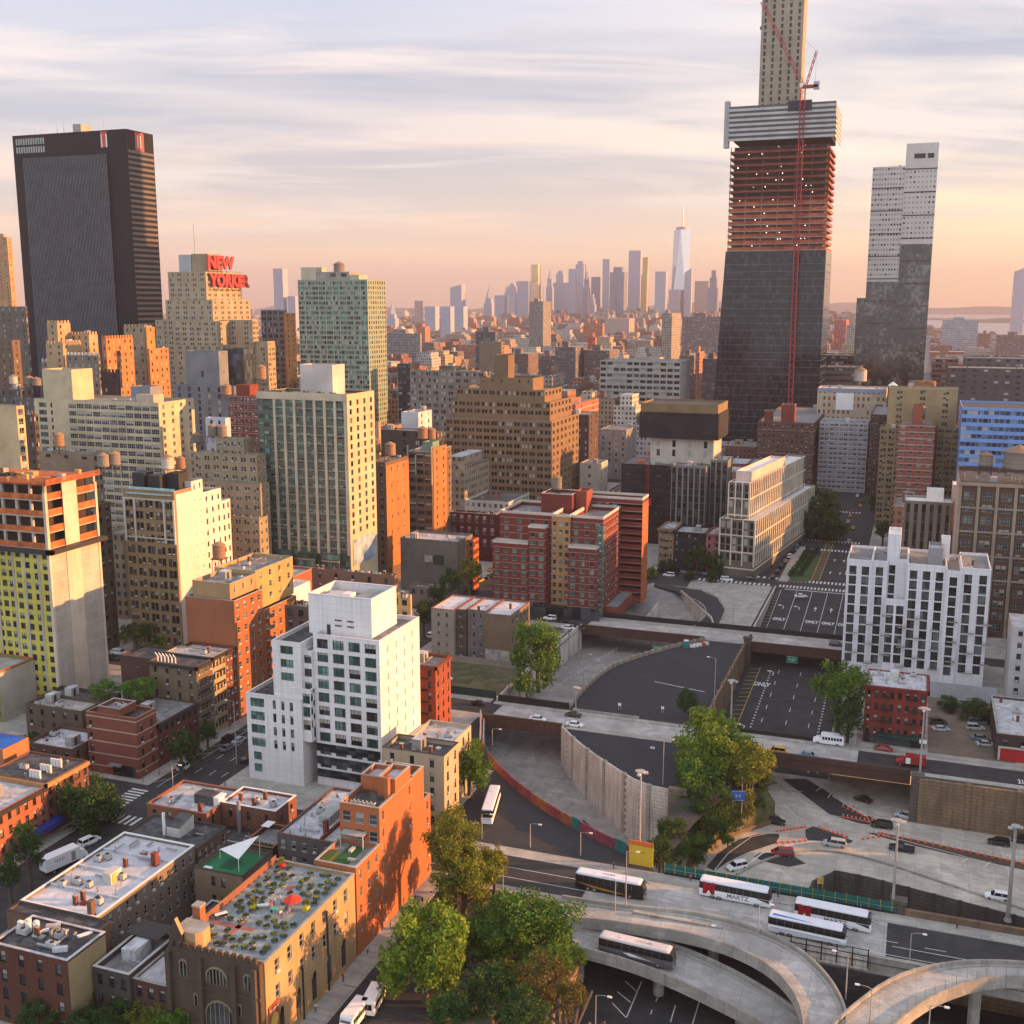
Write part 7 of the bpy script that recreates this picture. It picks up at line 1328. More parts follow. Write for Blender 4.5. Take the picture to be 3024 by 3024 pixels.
def tw(label, x0p, x1p, pt, Y=Yd, col=(.25, .27, .32), shape='box', m=None, side=.35, lit=None, name='skyscraper'):
    xa, z = onY(x0p, pt, Y); xb, _ = onY(x1p, pt, Y); w_ = xb-xa; xm = xa+w_*(1-side*.4); r = thing(name, label, 'skyscraper', ((xa+xm)/2, Y, 0)); c = m or mat('tower_%02x%02x%02x' % tuple(int(v*255) for v in col), col, .45, var=.1); mb = MB(); w2 = xm-xa; D = w2*.9; zz_ = z
    if shape in ('box', 'crown', 'lit'): mb.box(xa, Y, 0, xm, Y+D, z, c); mb.build('wall', r)
    if shape == 'crown': mb = MB(); mb.box(xa+w2*.2, Y+D*.2, z, xm-w2*.2, Y+D*.8, z+w2*.35, c); mb.build('crown', r)
    if shape == 'step':
        mb.box(xa, Y, 0, xm, Y+D, z*.72, c); mb.box(xa+w2*.14, Y+D*.1, z*.72, xm-w2*.14, Y+D*.9, z*.88, c); mb.box(xa+w2*.28, Y+D*.25, z*.88, xm-w2*.28, Y+D*.75, z, c); mb.build('wall', r)
    if shape == 'spire':
        zb = z-w2*1.5; mb.box(xa, Y, 0, xm, Y+D, zb*.85, c); mb.box(xa+w2*.15, Y+D*.15, zb*.85, xm-w2*.15, Y+D*.85, zb, c); mb.build('wall', r); mb = MB(); mb.cyl((xa+xm)/2, Y+D/2, zb, z, w2*.42, .3, n=4, m=c); mb.build('spire', r)
    if shape == 'slant': mb.prism([(xa, Y), (xm, Y), (xm, Y+D), (xa, Y+D)], 0, [z*.93, z, z, z*.93], c); mb.build('wall', r)
    return r, (xa, xm, Y, Y+D, z)
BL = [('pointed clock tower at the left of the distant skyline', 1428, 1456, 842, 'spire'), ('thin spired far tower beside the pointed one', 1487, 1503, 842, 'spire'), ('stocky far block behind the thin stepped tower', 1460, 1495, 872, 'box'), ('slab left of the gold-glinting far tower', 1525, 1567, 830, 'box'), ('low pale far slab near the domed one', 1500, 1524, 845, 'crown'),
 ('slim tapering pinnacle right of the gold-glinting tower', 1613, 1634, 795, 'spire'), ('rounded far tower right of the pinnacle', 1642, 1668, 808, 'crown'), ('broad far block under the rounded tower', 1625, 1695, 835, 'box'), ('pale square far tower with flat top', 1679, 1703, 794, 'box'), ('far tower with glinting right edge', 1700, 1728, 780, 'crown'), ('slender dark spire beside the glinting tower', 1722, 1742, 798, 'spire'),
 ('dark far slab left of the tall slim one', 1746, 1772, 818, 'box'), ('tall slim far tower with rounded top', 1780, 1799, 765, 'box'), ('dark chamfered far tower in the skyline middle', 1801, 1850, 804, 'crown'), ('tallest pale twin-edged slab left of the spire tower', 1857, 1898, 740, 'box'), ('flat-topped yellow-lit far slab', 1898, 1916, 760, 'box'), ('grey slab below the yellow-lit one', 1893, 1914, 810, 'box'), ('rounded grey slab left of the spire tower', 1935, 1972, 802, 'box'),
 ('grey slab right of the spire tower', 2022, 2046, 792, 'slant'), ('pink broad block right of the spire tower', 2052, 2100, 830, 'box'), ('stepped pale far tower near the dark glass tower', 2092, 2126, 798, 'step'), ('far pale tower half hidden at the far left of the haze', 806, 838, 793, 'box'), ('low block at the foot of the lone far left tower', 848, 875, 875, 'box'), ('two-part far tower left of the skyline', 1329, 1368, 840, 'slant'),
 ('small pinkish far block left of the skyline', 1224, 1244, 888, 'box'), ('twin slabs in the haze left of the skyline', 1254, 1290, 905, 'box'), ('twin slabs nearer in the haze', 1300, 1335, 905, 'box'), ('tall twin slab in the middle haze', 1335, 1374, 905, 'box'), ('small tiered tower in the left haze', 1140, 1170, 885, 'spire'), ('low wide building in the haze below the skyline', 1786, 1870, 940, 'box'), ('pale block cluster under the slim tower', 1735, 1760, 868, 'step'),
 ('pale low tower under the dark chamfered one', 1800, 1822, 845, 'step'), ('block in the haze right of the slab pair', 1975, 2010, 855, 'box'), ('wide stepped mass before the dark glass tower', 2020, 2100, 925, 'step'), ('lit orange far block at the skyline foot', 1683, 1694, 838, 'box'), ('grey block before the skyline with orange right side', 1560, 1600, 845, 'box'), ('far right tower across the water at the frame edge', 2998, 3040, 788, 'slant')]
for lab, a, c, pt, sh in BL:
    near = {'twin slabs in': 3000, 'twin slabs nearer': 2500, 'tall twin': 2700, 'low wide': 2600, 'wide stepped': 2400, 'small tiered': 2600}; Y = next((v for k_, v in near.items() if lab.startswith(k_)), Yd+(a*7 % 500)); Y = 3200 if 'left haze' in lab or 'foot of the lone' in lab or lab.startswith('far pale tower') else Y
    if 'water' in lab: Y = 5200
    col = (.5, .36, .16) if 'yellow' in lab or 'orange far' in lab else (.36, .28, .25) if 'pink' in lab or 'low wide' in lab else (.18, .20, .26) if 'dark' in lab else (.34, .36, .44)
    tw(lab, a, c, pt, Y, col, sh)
gold = mat('gold_metal', (.75, .52, .30), .25, metal=.8, var=.25, scale=.5)
r_, bx = tw('gold-glinting rippled far tower', 1566, 1594, 781, Yd, shape='none'); xa, xm, Y_, Y2, z = bx; mb = MB()
for k in range(5): mb.cyl(xa+(xm-xa)*(k+.5)/5, Y_+8, 0, z, (xm-xa)/8.5, n=8, m=gold)
mb.box(xa, Y_+8, 0, xm, Y2, z-2, gold); mb.build('rippled_wall', r_)
xa, zt = onY(1986, 678, 4900); xb, _ = onY(2026, 678, 4900); xg0 = onY(1979, 900, 4900)[0]; xg1 = onY(2024+6, 900, 4900)[0]; s_ = (xg1-xg0)/2; cx = (xg0+xg1)/2; cy = 4900+s_; gsk = mat('spire_glass', (.55, .58, .62), .12, metal=.75, var=.05)
r_ = thing('spire_tower', 'tallest far tower with faceted sides, bright sunlit facet and antenna', 'skyscraper', (cx, cy, 0)); mb = MB(); Bp = [(cx-s_, cy-s_, 40), (cx+s_, cy-s_, 40), (cx+s_, cy+s_, 40), (cx-s_, cy+s_, 40)]; tt = s_*.97; Tp = [(cx, cy-tt, zt), (cx+tt, cy, zt), (cx, cy+tt, zt), (cx-tt, cy, zt)]
for k in range(4): mb.poly([Bp[k], Bp[(k+1) % 4], Tp[k]], gsk); mb.poly([Bp[(k+1) % 4], Tp[(k+1) % 4], Tp[k]], gsk)
mb.poly(Tp, gsk); mb.box(cx-s_, cy-s_, 0, cx+s_, cy+s_, 40, gsk); mb.build('facets', r_, org=(cx, cy, 0)); mb = MB(); mb.cyl(cx, cy, zt, zt+12, tt*.75, n=12, m=M_METAL); mb.build('crown_ring', r_, org=(cx, cy, 0)); za = onY(2007, 605, 4900)[1]; mb = MB(); mb.cyl(cx, cy, zt+12, za, 3.4, 1, n=6, m=M_METAL); mb.build('antenna', r_, org=(cx, cy, 0))
for lab, xl, xc, yc, xr, Y, c in (('grey gridded tower with orange side standing in the middle haze', 1563, 1604, 890, 1628, 1900, (.26, .24, .22)), ('pale notched slab with orange side in the middle haze', 1955, 1985, 925, 2012, 1500, (.33, .29, .25)), ('grey stepped mass before the dark glass tower', 2015, 2130, 935, 2135, 1700, (.24, .19, .19)),
    ('dark block tower in front of the haze', 1405, 1462, 980, 1470, 1150, (.10, .10, .12)), ('orange billboard-like brick block in the middle distance', 1735, 1758, 995, 1762, 1400, (.5, .12, .06)), ('orange brick block below the skyline', 1725, 1780, 955, 1785, 2000, (.5, .22, .12)), ('orange red slab in the left haze', 1232, 1255, 965, 1258, 1700, (.55, .2, .1)), ('long grey warehouse block in the left middle distance', 1128, 1240, 985, 1245, 1300, (.26, .25, .25)),
    ('big white hospital-like block at right with ribbed floors', 2785, 2890, 945, 2895, 2300, (.45, .45, .48)), ('red-brown block right of the white ribbed block', 2895, 2925, 985, 2930, 2200, (.36, .17, .13)), ('low warehouse with penthouse at the right shore', 2950, 3040, 990, 3045, 1900, (.28, .2, .18)), ('row of brick slabs in the centre distance', 1500, 1560, 1045, 1590, 1150, (.18, .12, .11)), ('striped brick slab in the centre distance', 1590, 1640, 1050, 1665, 1120, (.20, .14, .13)), ('tall striped brick slab in the centre distance', 1640, 1700, 1025, 1725, 1080, (.17, .14, .14)),
    ('wide striped brick slab right of centre', 1725, 1800, 1035, 1830, 1100, (.19, .15, .14)), ('striped slab left of the dark glass tower', 2010, 2050, 1050, 2110, 1050, (.20, .12, .11)), ('orange side-lit slab beside the dark glass tower', 2055, 2066, 1040, 2080, 1000, (.45, .2, .12)), ('dark striped slab touching the dark glass tower', 2075, 2125, 1060, 2135, 980, (.15, .10, .10)),
    ('pink and red blocks past the dark glass tower', 2465, 2500, 945, 2512, 1900, (.5, .15, .12)), ('pale shore towers past the dark glass tower', 2500, 2535, 960, 2540, 1800, (.4, .35, .33))):
    x0, x1, y0, y1, z = P3(xc, yc, Y, xl, xr); fb = FB(); y1 = min(y1, y0+60); fb.add(x0, y0, 0, x1, y1, z, c, (.3, .3, .3)); fb.add(x0+(x1-x0)*.3, y0+3, z, x0+(x1-x0)*.6, y0+12, z+5, c)
    o = fb.build('mid_distance_block'); o.data.transform(Matrix.Translation((-(x0+x1)/2, -y0, 0))); o.location = ((x0+x1)/2, y0, 0); o['label'] = lab; o['category'] = 'building'
qz = random.Random(5)  # unseen blocks added west of the view, sized and spaced to shade the ground
for x0, x1, y0, y1, z in ((62, 105, 100, 168, 20), (62, 110, 210, 270, 20), (60, 112, 300, 366, 32), (60, 112, 378, 448, 36), (62, 110, 460, 526, 34), (64, 110, 540, 606, 30), (140, 240, 60, 140, 30), (140, 260, 240, 290, 22)):
    fb = FB(); one(fb, x0, x1, y0, y1, z, qz.randrange(12), qz, True); o = fb.build('city_building'); cx_ = (x0+x1)/2; o.data.transform(Matrix.Translation((-cx_, -y0, 0))); o.location = (cx_, y0, 0); o['label'] = 'block on the west side beyond the right edge of the view'; o['category'] = 'building'; o['group'] = 'added shading blocks beyond the right edge'
def leafm(key, c1, c2, c3):
    m = bpy.data.materials.new(key); m.use_nodes = True; t = NT(m.node_tree); b = t.n['Principled BSDF']; o = [n for n in t.n if n.type == 'OUTPUT_MATERIAL'][0]
    g = t.add('ShaderNodeNewGeometry').outputs['Position']; n = t.add('ShaderNodeTexNoise', i_Vector=g, i_Scale=.55, i_Detail=4.0, i_Roughness=.7).outputs['Fac']; c = t.ramp(n, [(.32, c1), (.5, c2), (.68, c3)])
    t.l.new(c, b.inputs['Base Color']); b.inputs['Roughness'].default_value = .65; b.inputs['Specular IOR Level'].default_value = .2
    tr = t.add('ShaderNodeBsdfTranslucent', i_Color=c); mx = t.add('ShaderNodeMixShader', i_0=.3); t.l.new(b.outputs[0], mx.inputs[1]); t.l.new(tr.outputs[0], mx.inputs[2]); t.l.new(mx.outputs[0], o.inputs['Surface']); return m
LM = [leafm('leaf_green', (.05, .10, .012), (.15, .24, .025), (.36, .42, .045)), leafm('leaf_dark', (.018, .045, .012), (.04, .085, .02), (.07, .13, .03)), leafm('leaf_olive', (.07, .085, .012), (.17, .19, .025), (.30, .31, .035)), leafm('leaf_rust', (.07, .07, .02), (.13, .11, .03), (.22, .13, .03)), leafm('leaf_mid', (.03, .08, .012), (.08, .17, .025), (.19, .28, .04))]
BARK = mat('bark', (.10, .075, .055), .9)
CROWN = {}
def crown_mesh(seed, n, leaf, mi):
    k = (seed, n, leaf, mi)
    if k in CROWN: return CROWN[k]
    q = random.Random(seed); mb = MB(); mb.mats = [LM[mi]]
    cl = []
    for _ in range(36):
        a = q.uniform(0, 6.283); e = q.uniform(-.7, 1.0); r = q.uniform(.45, .86)*math.sqrt(max(.05, 1-e*e*.72)); cl.append((r*math.cos(a), r*math.sin(a), e*.78, q.uniform(.17, .36)))
    for _ in range(8): cl.append((q.gauss(0, .3), q.gauss(0, .3), q.uniform(-.2, .6), .35))
    tot = sum(c[3]**2 for c in cl)
    for c in cl:
        for _ in range(int(n*c[3]**2/tot)):
            a = q.uniform(0, 6.283); zc = q.uniform(-1, 1); rr = c[3]*(q.random()**.35)*q.uniform(.75, 1.12); s_ = math.sqrt(1-zc*zc); p = Vector((c[0]+rr*s_*math.cos(a), c[1]+rr*s_*math.sin(a), c[2]+rr*zc*.8))
            d1 = Vector((q.gauss(0, 1), q.gauss(0, 1), q.gauss(0, .7))).normalized(); d2 = d1.cross(Vector((q.gauss(0, 1), q.gauss(0, 1), q.gauss(0, 1)))).normalized(); L = leaf*q.uniform(.6, 1.4)
            i = len(mb.v); mb.v += [tuple(p-d1*L), tuple(p+d2*L*.5), tuple(p+d1*L), tuple(p-d2*L*.5)]; mb.f.append((i, i+1, i+2, i+3)); mb.m.append(0)
    CROWN[k] = mb.mesh('crown'); return CROWN[k]
def trunk_mesh(h, r, q):
    mb = MB(); mb.bar((0, 0, 0), (0, 0, h*.45), r, BARK, 7); mb.bar((0, 0, h*.45), (q.gauss(0, h*.03), q.gauss(0, h*.03), h*.8), r*.6, BARK, 6)
    for k in range(6):
        a = k*1.05+q.uniform(0, .5); z0 = h*q.uniform(.32, .55); L = h*q.uniform(.2, .3); mb.bar((0, 0, z0), (math.cos(a)*L, math.sin(a)*L, z0+L*.9), r*.38, BARK, 5)
    return mb.mesh('trunk')
TK = {}
def tree(label, x, y, z0, h, r, kind=0, n=2600, leaf=.075, seed=None, vs=1.0, group=None, cat='tree', name='tree', low=.5):
    """h total height, r crown radius; vs vertical crown stretch"""
    sd = seed if seed is not None else int(abs(x*7+y*3)) % 5; t_ = thing(name, label, cat, (x, y, z0), group=group); q = random.Random(sd)
    rz = r*vs; cz = h-rz*.95
    o = bpy.data.objects.new('crown', crown_mesh(sd, n, leaf, kind)); C.objects.link(o); o.parent = t_; o.location = (0, 0, max(cz, rz*low)); o.scale = (r, r, rz); o.rotation_euler = (0, 0, (x*1.7) % 6.28)
    k = round(h); 
    if k not in TK: TK[k] = trunk_mesh(h, .03*h+.05, q)
    o = bpy.data.objects.new('trunk', TK[k]); C.objects.link(o); o.parent = t_; return t_
def ptree(label, px, pt, pb, rpx, Y=None, zb=0, kind=0, n=2600, leaf=.075, vs=None, **k):
    """crown centre px, crown top pt and bottom pb in the photograph; standing at depth Y"""
    x, zt = onY(px, pt, Y); zb_ = onY(px, pb, Y)[1]; sc = math.hypot(x, Y)*1.0/FPX*1.02; r = rpx*sc*1.16; rz = max(.6, (zt-zb_)/2*1.12)
    return tree(label, x, Y, zb, zt-zb, r, kind, n, leaf, vs=rz/r, **k)
ptree('big bright green tree in the bottom middle beside the truck street', 1252, 2665, 2985, 140, 150, -1.5, 0, 11000, .04, seed=1)
ptree('wide green tree with feathery crown right of the brightest one', 1560, 2640, 2850, 135, 165, -2, 4, 9000, .042, seed=2)
ptree('green tree filling the gap between the two bright trees', 1440, 2680, 2870, 100, 168, -2, 4, 6000, .045, seed=3)
ptree('tall olive plane tree against the orange brick wall', 1345, 2390, 2560, 85, 178, 0, 2, 7000, .045, seed=4); ptree('lower olive plane tree below the tall one', 1370, 2500, 2690, 95, 172, 0, 2, 8000, .045, seed=0); ptree('small olive tree by the corner of the bus street', 1460, 2490, 2600, 42, 186, 0, 2, 3000, .06, seed=1)
ptree('dark green tree leaning on the cream tenement by the white coach', 1385, 2180, 2345, 62, 225, 0, 4, 5500, .05, seed=2)
ptree('round green tree above the graffiti wall and concrete trench', 1590, 1830, 2060, 78, 297, 0, 4, 6000, .048, seed=3)
ptree('small lone tree on the dark lot', 2036, 2035, 2110, 32, 288, 0, 1, 2500, .07, seed=4)
ptree('tall sunlit tree of the wooded slope', 2110, 2108, 2300, 105, 262, -3, 0, 8500, .045, seed=0); ptree('dense green tree at the right of the wooded slope', 2205, 2190, 2360, 80, 252, -6, 2, 6500, .05, seed=1); ptree('dark tree at the foot of the wooded slope', 2065, 2220, 2430, 90, 248, -6, 4, 7500, .045, seed=2)
ptree('rounded bush tree beside the stone pier', 1985, 2410, 2540, 55, 222, -7, 1, 5000, .05, seed=3); ptree('small dark tree low on the wooded slope', 2110, 2310, 2470, 65, 238, -7, 1, 3500, .055, seed=4); ptree('young tree by the curved kerb wall', 1950, 2470, 2560, 38, 214, -6, 1, 3000, .06, seed=0)
ptree('large green tree beside the red corner tenement', 2485, 1950, 2110, 76, 291, 0, 4, 6500, .045, seed=1); ptree('darker lower tree under the large green one', 2510, 2060, 2180, 50, 288, 0, 1, 3500, .055, seed=2)
ptree('broad dark tree mass on the far green square', 2400, 1440, 1580, 75, 560, 0, 1, 7000, .05, seed=3); ptree('second dark tree on the far green square', 2450, 1500, 1600, 45, 548, 0, 1, 4000, .06, seed=4); ptree('third dark tree on the far green square', 2370, 1500, 1600, 40, 545, 0, 1, 4000, .06, seed=0)
ptree('big dark street tree by the zebra crossing', 265, 2295, 2480, 85, 182, 0, 1, 8000, .045, seed=1)
for k, (px, a, c, r_, Y, kd, lab) in enumerate([(310, 2010, 2060, 42, 226, 4, 'leafy courtyard tree left of the grey tenement'), (410, 2005, 2065, 50, 224, 4, 'leafy courtyard tree right beside the grey tenement'), (400, 1840, 1900, 45, 282, 1, 'dark tree under the tan loft'), (470, 1880, 1920, 25, 276, 1, 'small dark tree under the tan loft'), (80, 2180, 2230, 45, 212, 1, 'dark tree below the yellow tower base'), (150, 2170, 2240, 40, 208, 1, 'dark yard tree beside the low grey building'),
    (530, 2150, 2270, 38, 212, 1, 'dark tree in front of the dark red row'), (610, 2130, 2190, 28, 226, 1, 'avenue tree with a yellow patch'), (570, 2190, 2250, 26, 216, 1, 'avenue tree beside the corner building'), (1385, 1650, 1720, 32, 378, 2, 'sunlit avenue tree in front of the orange houses'), (1330, 1680, 1745, 30, 366, 1, 'dark avenue tree near the low grey building'), (1290, 1720, 1790, 30, 350, 1, 'dark avenue tree behind the white block'), (1250, 1770, 1850, 26, 335, 1, 'dark tree between white block and bright-roofed tenements'),
    (75, 2435, 2560, 45, 156, 1, 'street tree in front of the orange tenements'), (20, 2520, 2620, 30, 150, 1, 'street tree at the left edge'), (1610, 2820, 2960, 75, 146, 3, 'rust-brown shrub tree in the bottom middle'), (1690, 2880, 3000, 50, 140, 3, 'rust-brown bush on the concrete wall'), (1450, 2850, 2990, 80, 142, 1, 'dark bush tree deep in the shade at the bottom'), (1330, 2930, 3040, 70, 136, 1, 'dark undergrowth tree at the bottom edge'), (1560, 2930, 3060, 80, 134, 1, 'second dark undergrowth tree at the bottom edge'),
    (1650, 2790, 2880, 45, 155, 4, 'green shrub by the iron fence'), (880, 2060, 2110, 40, 232, 4, 'x'), (2880, 2080, 2150, 50, 318, 1, 'dark tree behind the parking yard'), (2800, 2090, 2140, 30, 322, 1, 'small dark tree by the white yard wall'), (2940, 2100, 2160, 30, 316, 1, 'dark tree right of the parking yard'), (1925, 1675, 1720, 15, 445, 2, 'small plaza tree at the left end'), (2035, 1690, 1730, 16, 446, 1, 'small plaza tree in the middle'), (2105, 1695, 1740, 16, 447, 1, 'small plaza tree near the white van'), (2060, 1610, 1680, 32, 458, 1, 'dark tree before the black-painted tenements'), (1970, 1650, 1690, 24, 460, 1, 'dark tree before the tan tenement'), (2110, 1630, 1700, 26, 459, 1, 'dark tree before the pink tenement'),
    (2590, 1460, 1520, 22, 600, 1, 'dark tree right of the far avenue'), (2610, 1540, 1590, 24, 540, 1, 'dark tree behind the white residential roof'), (1545, 1800, 1840, 14, 372, 4, 'small street tree before the red brick complex'), (870, 1540, 1600, 20, 395, 1, 'y')]):
    if lab not in 'xy': ptree(lab, px, a, c, r_, Y, 0 if Y > 160 or px < 1200 else -2, kd, 3200 if r_ > 40 else 1600, .06 if r_ > 40 else .09, seed=k % 5)
for k, (px, py, r_, kd) in enumerate([(120, 2990, 3.6, 1), (200, 2965, 3.4, 2), (290, 2930, 4.0, 1), (390, 2935, 4.0, 2), (330, 3000, 4.0, 1), (440, 2990, 3.6, 2), (250, 3030, 3.6, 1), (510, 3030, 3.0, 4), (90, 2940, 2.6, 1)]):
    x, y = gz(px, py, 4); tree('%s garden tree in the bottom left corner row' % ('olive' if kd == 2 else 'green' if kd == 4 else 'dark'), x, y, 0, 6.5, r_, kd, 4500, .05, seed=k % 5, group='garden trees in the bottom left corner', vs=.8)
for k in range(22):       # hedge of the far median
    x, y = -46+(k % 2)*3.4+k*.12, 468+k*2.6; tree('low dark shrub in the median bed beside the parked cars', x, y, .1, 1.8, 1.5, 1, 500, .14, seed=k % 5, group='median shrubs', name='shrub', cat='shrub')

for k, (px, py, r_, kd, z) in enumerate([(2020, 2430, 3.0, 1, -3), (2050, 2470, 2.8, 4, -5), (2090, 2480, 2.6, 1, -6), (2130, 2440, 2.8, 4, -6), (2170, 2410, 2.6, 1, -6), (2010, 2500, 2.6, 4, -6), (1975, 2440, 2.6, 1, -3), (1990, 2550, 2.2, 1, -8), (2210, 2390, 2.0, 2, -6), (2030, 2390, 3.0, 4, -2), (2240, 2370, 2.0, 4, -6), (1940, 2530, 2.0, 4, -6), (2060, 2530, 2.0, 1, -8), (2150, 2480, 1.8, 4, -8)]):
    x, y = gz(px, py, z+1.5); tree('%s bush on the wooded slope above the rusty kerb wall' % {1: 'dark', 4: 'green', 2: 'olive'}[kd], x, y, z-1, 3.6, r_, kd, 2400, .07, seed=k % 5, vs=.8, group='%s bushes on the slope' % {1: 'dark', 4: 'green', 2: 'olive'}[kd], name='bush', cat='bush')
for k, (px, py, r_, kd) in enumerate([(1340, 2860, 3.4, 1), (1400, 2800, 3.2, 4), (1500, 2880, 3.2, 1), (1550, 2800, 2.8, 4), (1620, 2760, 2.4, 4), (1480, 2960, 3.4, 1), (1390, 2960, 3.4, 1), (1640, 2950, 2.6, 3), (1700, 2830, 2.2, 4), (1580, 2990, 3.0, 1)]):
    x, y = gz(px, py, 0); tree('%s bush in the overgrown bank at the bottom' % {1: 'dark', 4: 'green', 3: 'rusty'}[kd], x, y, -2.5, 4.2, r_, kd, 3000, .065, seed=k % 5, vs=.8, group='%s bushes on the overgrown bank' % {1: 'dark', 4: 'green', 3: 'rusty'}[kd], name='bush', cat='bush')
def paint(key, c, rough=.3): return mat('paint_'+key, c, rough, var=.04, spec=.6)
P_BLK = paint('black', (.012, .012, .014)); P_WHT = paint('white', (.8, .8, .82)); P_SIL = paint('silver', (.42, .44, .47)); P_GRY = paint('grey', (.16, .18, .21)); P_YEL = paint('taxi', (.62, .30, .015)); P_RED = paint('red', (.30, .02, .02)); P_BLU = paint('blue', (.18, .26, .38))
TYRE = mat('tyre', (.012, .012, .012), .8); RIM = mat('rim', (.4, .4, .42), .4, metal=.7); CGL = mat('car_glass', (.012, .015, .018), .08, spec=.9, var=.05); LAMPW = mat('headlight', (.75, .75, .7), .2); LAMPR = mat('tail_lamp', (.45, .02, .02), .3)
def loft(mb, st, m):
    """st: stations (x, half width low, half width high, z low, z high)"""
    n = len(st); i = len(mb.v); k = mb.mi(m)
    for x, wl, wh, zl, zh in st: zm = zl+(zh-zl)*.55; w_ = max(wl, wh); mb.v += [(x, -wl, zl), (x, -w_, zm), (x, -wh*.93, zh), (x, wh*.93, zh), (x, w_, zm), (x, wl, zl)]
    for a in range(n-1):
        for b_ in range(6): c = (b_+1) % 6; mb.f.append((i+a*6+b_, i+(a+1)*6+b_, i+(a+1)*6+c, i+a*6+c)); mb.m.append(k)
    mb.f.append(tuple(i+b_ for b_ in range(6))); mb.m.append(k); mb.f.append(tuple(i+(n-1)*6+b_ for b_ in reversed(range(6)))); mb.m.append(k)
def wheel(t_, x, y, r=.33, w_=.22):
    s = 1 if y > 0 else -1; mb = MB(); mb.bar((0, -w_/2, 0), (0, w_/2, 0), r, TYRE, 14); o = mb.build('wheel'); o.parent = t_; o.location = (x, y, r); m2 = MB(); m2.bar((0, s*w_/2-.01*s, 0), (0, s*(w_/2+.015), 0), r*.6, RIM, 10); p = m2.build('rim'); p.parent = o
def car(kind, P, P2=None):
    L, W_, hb, ht = dict(sedan=(4.7, .9, .92, 1.42), suv=(4.8, .95, 1.08, 1.74), van=(5.1, .98, 1.08, 1.76), pickup=(5.6, 1.0, 1.15, 1.9))[kind]; t_ = thing('parked_car', 'x', 'car'); h = L/2; mb = MB()
    hood = dict(sedan=.22, suv=.24, van=.17, pickup=.24)[kind]; trunk = dict(sedan=.16, suv=.02, van=.02, pickup=.40)[kind]
    loft(mb, [(-h, W_*.8, W_*.84, .42, hb-.12), (-h+.15, W_*.93, W_*.92, .28, hb-.02), (-h*.4, W_, W_*.95, .25, hb), (h*.4, W_, W_*.95, .25, hb), (h-L*hood, W_, W_*.93, .25, hb-.03), (h-.3, W_*.95, W_*.84, .28, hb-.22), (h, W_*.8, W_*.72, .4, hb-.36)], P)
    o = mb.build('body'); o.parent = t_
    a0 = -h+L*trunk; a1 = h-L*hood; r0 = a0+(.55 if kind == 'sedan' else .18); r1 = a1-(.75 if kind != 'van' else .85); mb = MB(); z0 = hb-.02; wt = W_*.74; wl = W_*.9; z2 = ht-.05
    q = lambda *p: mb.quad(*p, CGL); q((a0, -wl, z0), (a1, -wl, z0), (r1, -wt, z2), (r0, -wt, z2)); q((a1, wl, z0), (a0, wl, z0), (r0, wt, z2), (r1, wt, z2)); q((a1, -wl, z0), (a1, wl, z0), (r1, wt, z2), (r1, -wt, z2)); q((a0, wl, z0), (a0, -wl, z0), (r0, -wt, z2), (r0, wt, z2)); o = mb.build('windows'); o.parent = t_
    mb = MB(); mb.prism([(r0-.03, -wt-.02), (r1+.05, -wt-.02), (r1+.05, wt+.02), (r0-.03, wt+.02)], z2, ht, P2 or P, bottom=True)
    for xx in (r0+.05, (r0+r1)/2, r1-.05):
        for s in (-1, 1): mb.bar((xx+(xx-(r0+r1)/2)*.25, s*(wl+.005), z0), (xx, s*(wt+.01), z2), .045, P)
    o = mb.build('roof'); o.parent = t_
    for s in (-1, 1):
        mb = MB(); mb.box(h-.16, s*W_*.6-.17, hb-.5, h+.01, s*W_*.6+.17, hb-.32, LAMPW); o = mb.build('headlight'); o.parent = t_; mb = MB(); mb.box(-h-.02, s*W_*.65-.15, hb-.42, -h+.1, s*W_*.65+.15, hb-.2, LAMPR); o = mb.build('tail_lamp'); o.parent = t_
        for xx in (-h+L*.18, h-L*.18): wheel(t_, xx, s*(W_-.1))
    return t_
PROT = {}
VB = {'black': P_BLK, 'white': P_WHT, 'silver': P_SIL, 'grey': P_GRY, 'red': P_RED, 'blue': P_BLU, 'yellow': P_YEL}
def put(label, kind, colr, x, y, z=0, rz=0, group=None, name='car'):
    k = (kind, colr)
    if k not in PROT: PROT[k] = car(kind, VB[colr]); o = PROT[k]; o.location = (x, y, z); o.rotation_euler = (0, 0, rz)
    else: o = copy_tree(PROT[k], loc=(x, y, z), rz=rz)
    o.name = name; o['label'] = label; o['category'] = {'yellow': 'taxi'}.get(colr, 'car')
    if group: o['group'] = group
    elif 'group' in o: del o['group']
    return o
def pput(label, kind, colr, px, py, z=0, rz=0, **k): x, y = gz(px, py, z); return put(label, kind, colr, x, y, z+.03, rz, **k)
pi = math.pi
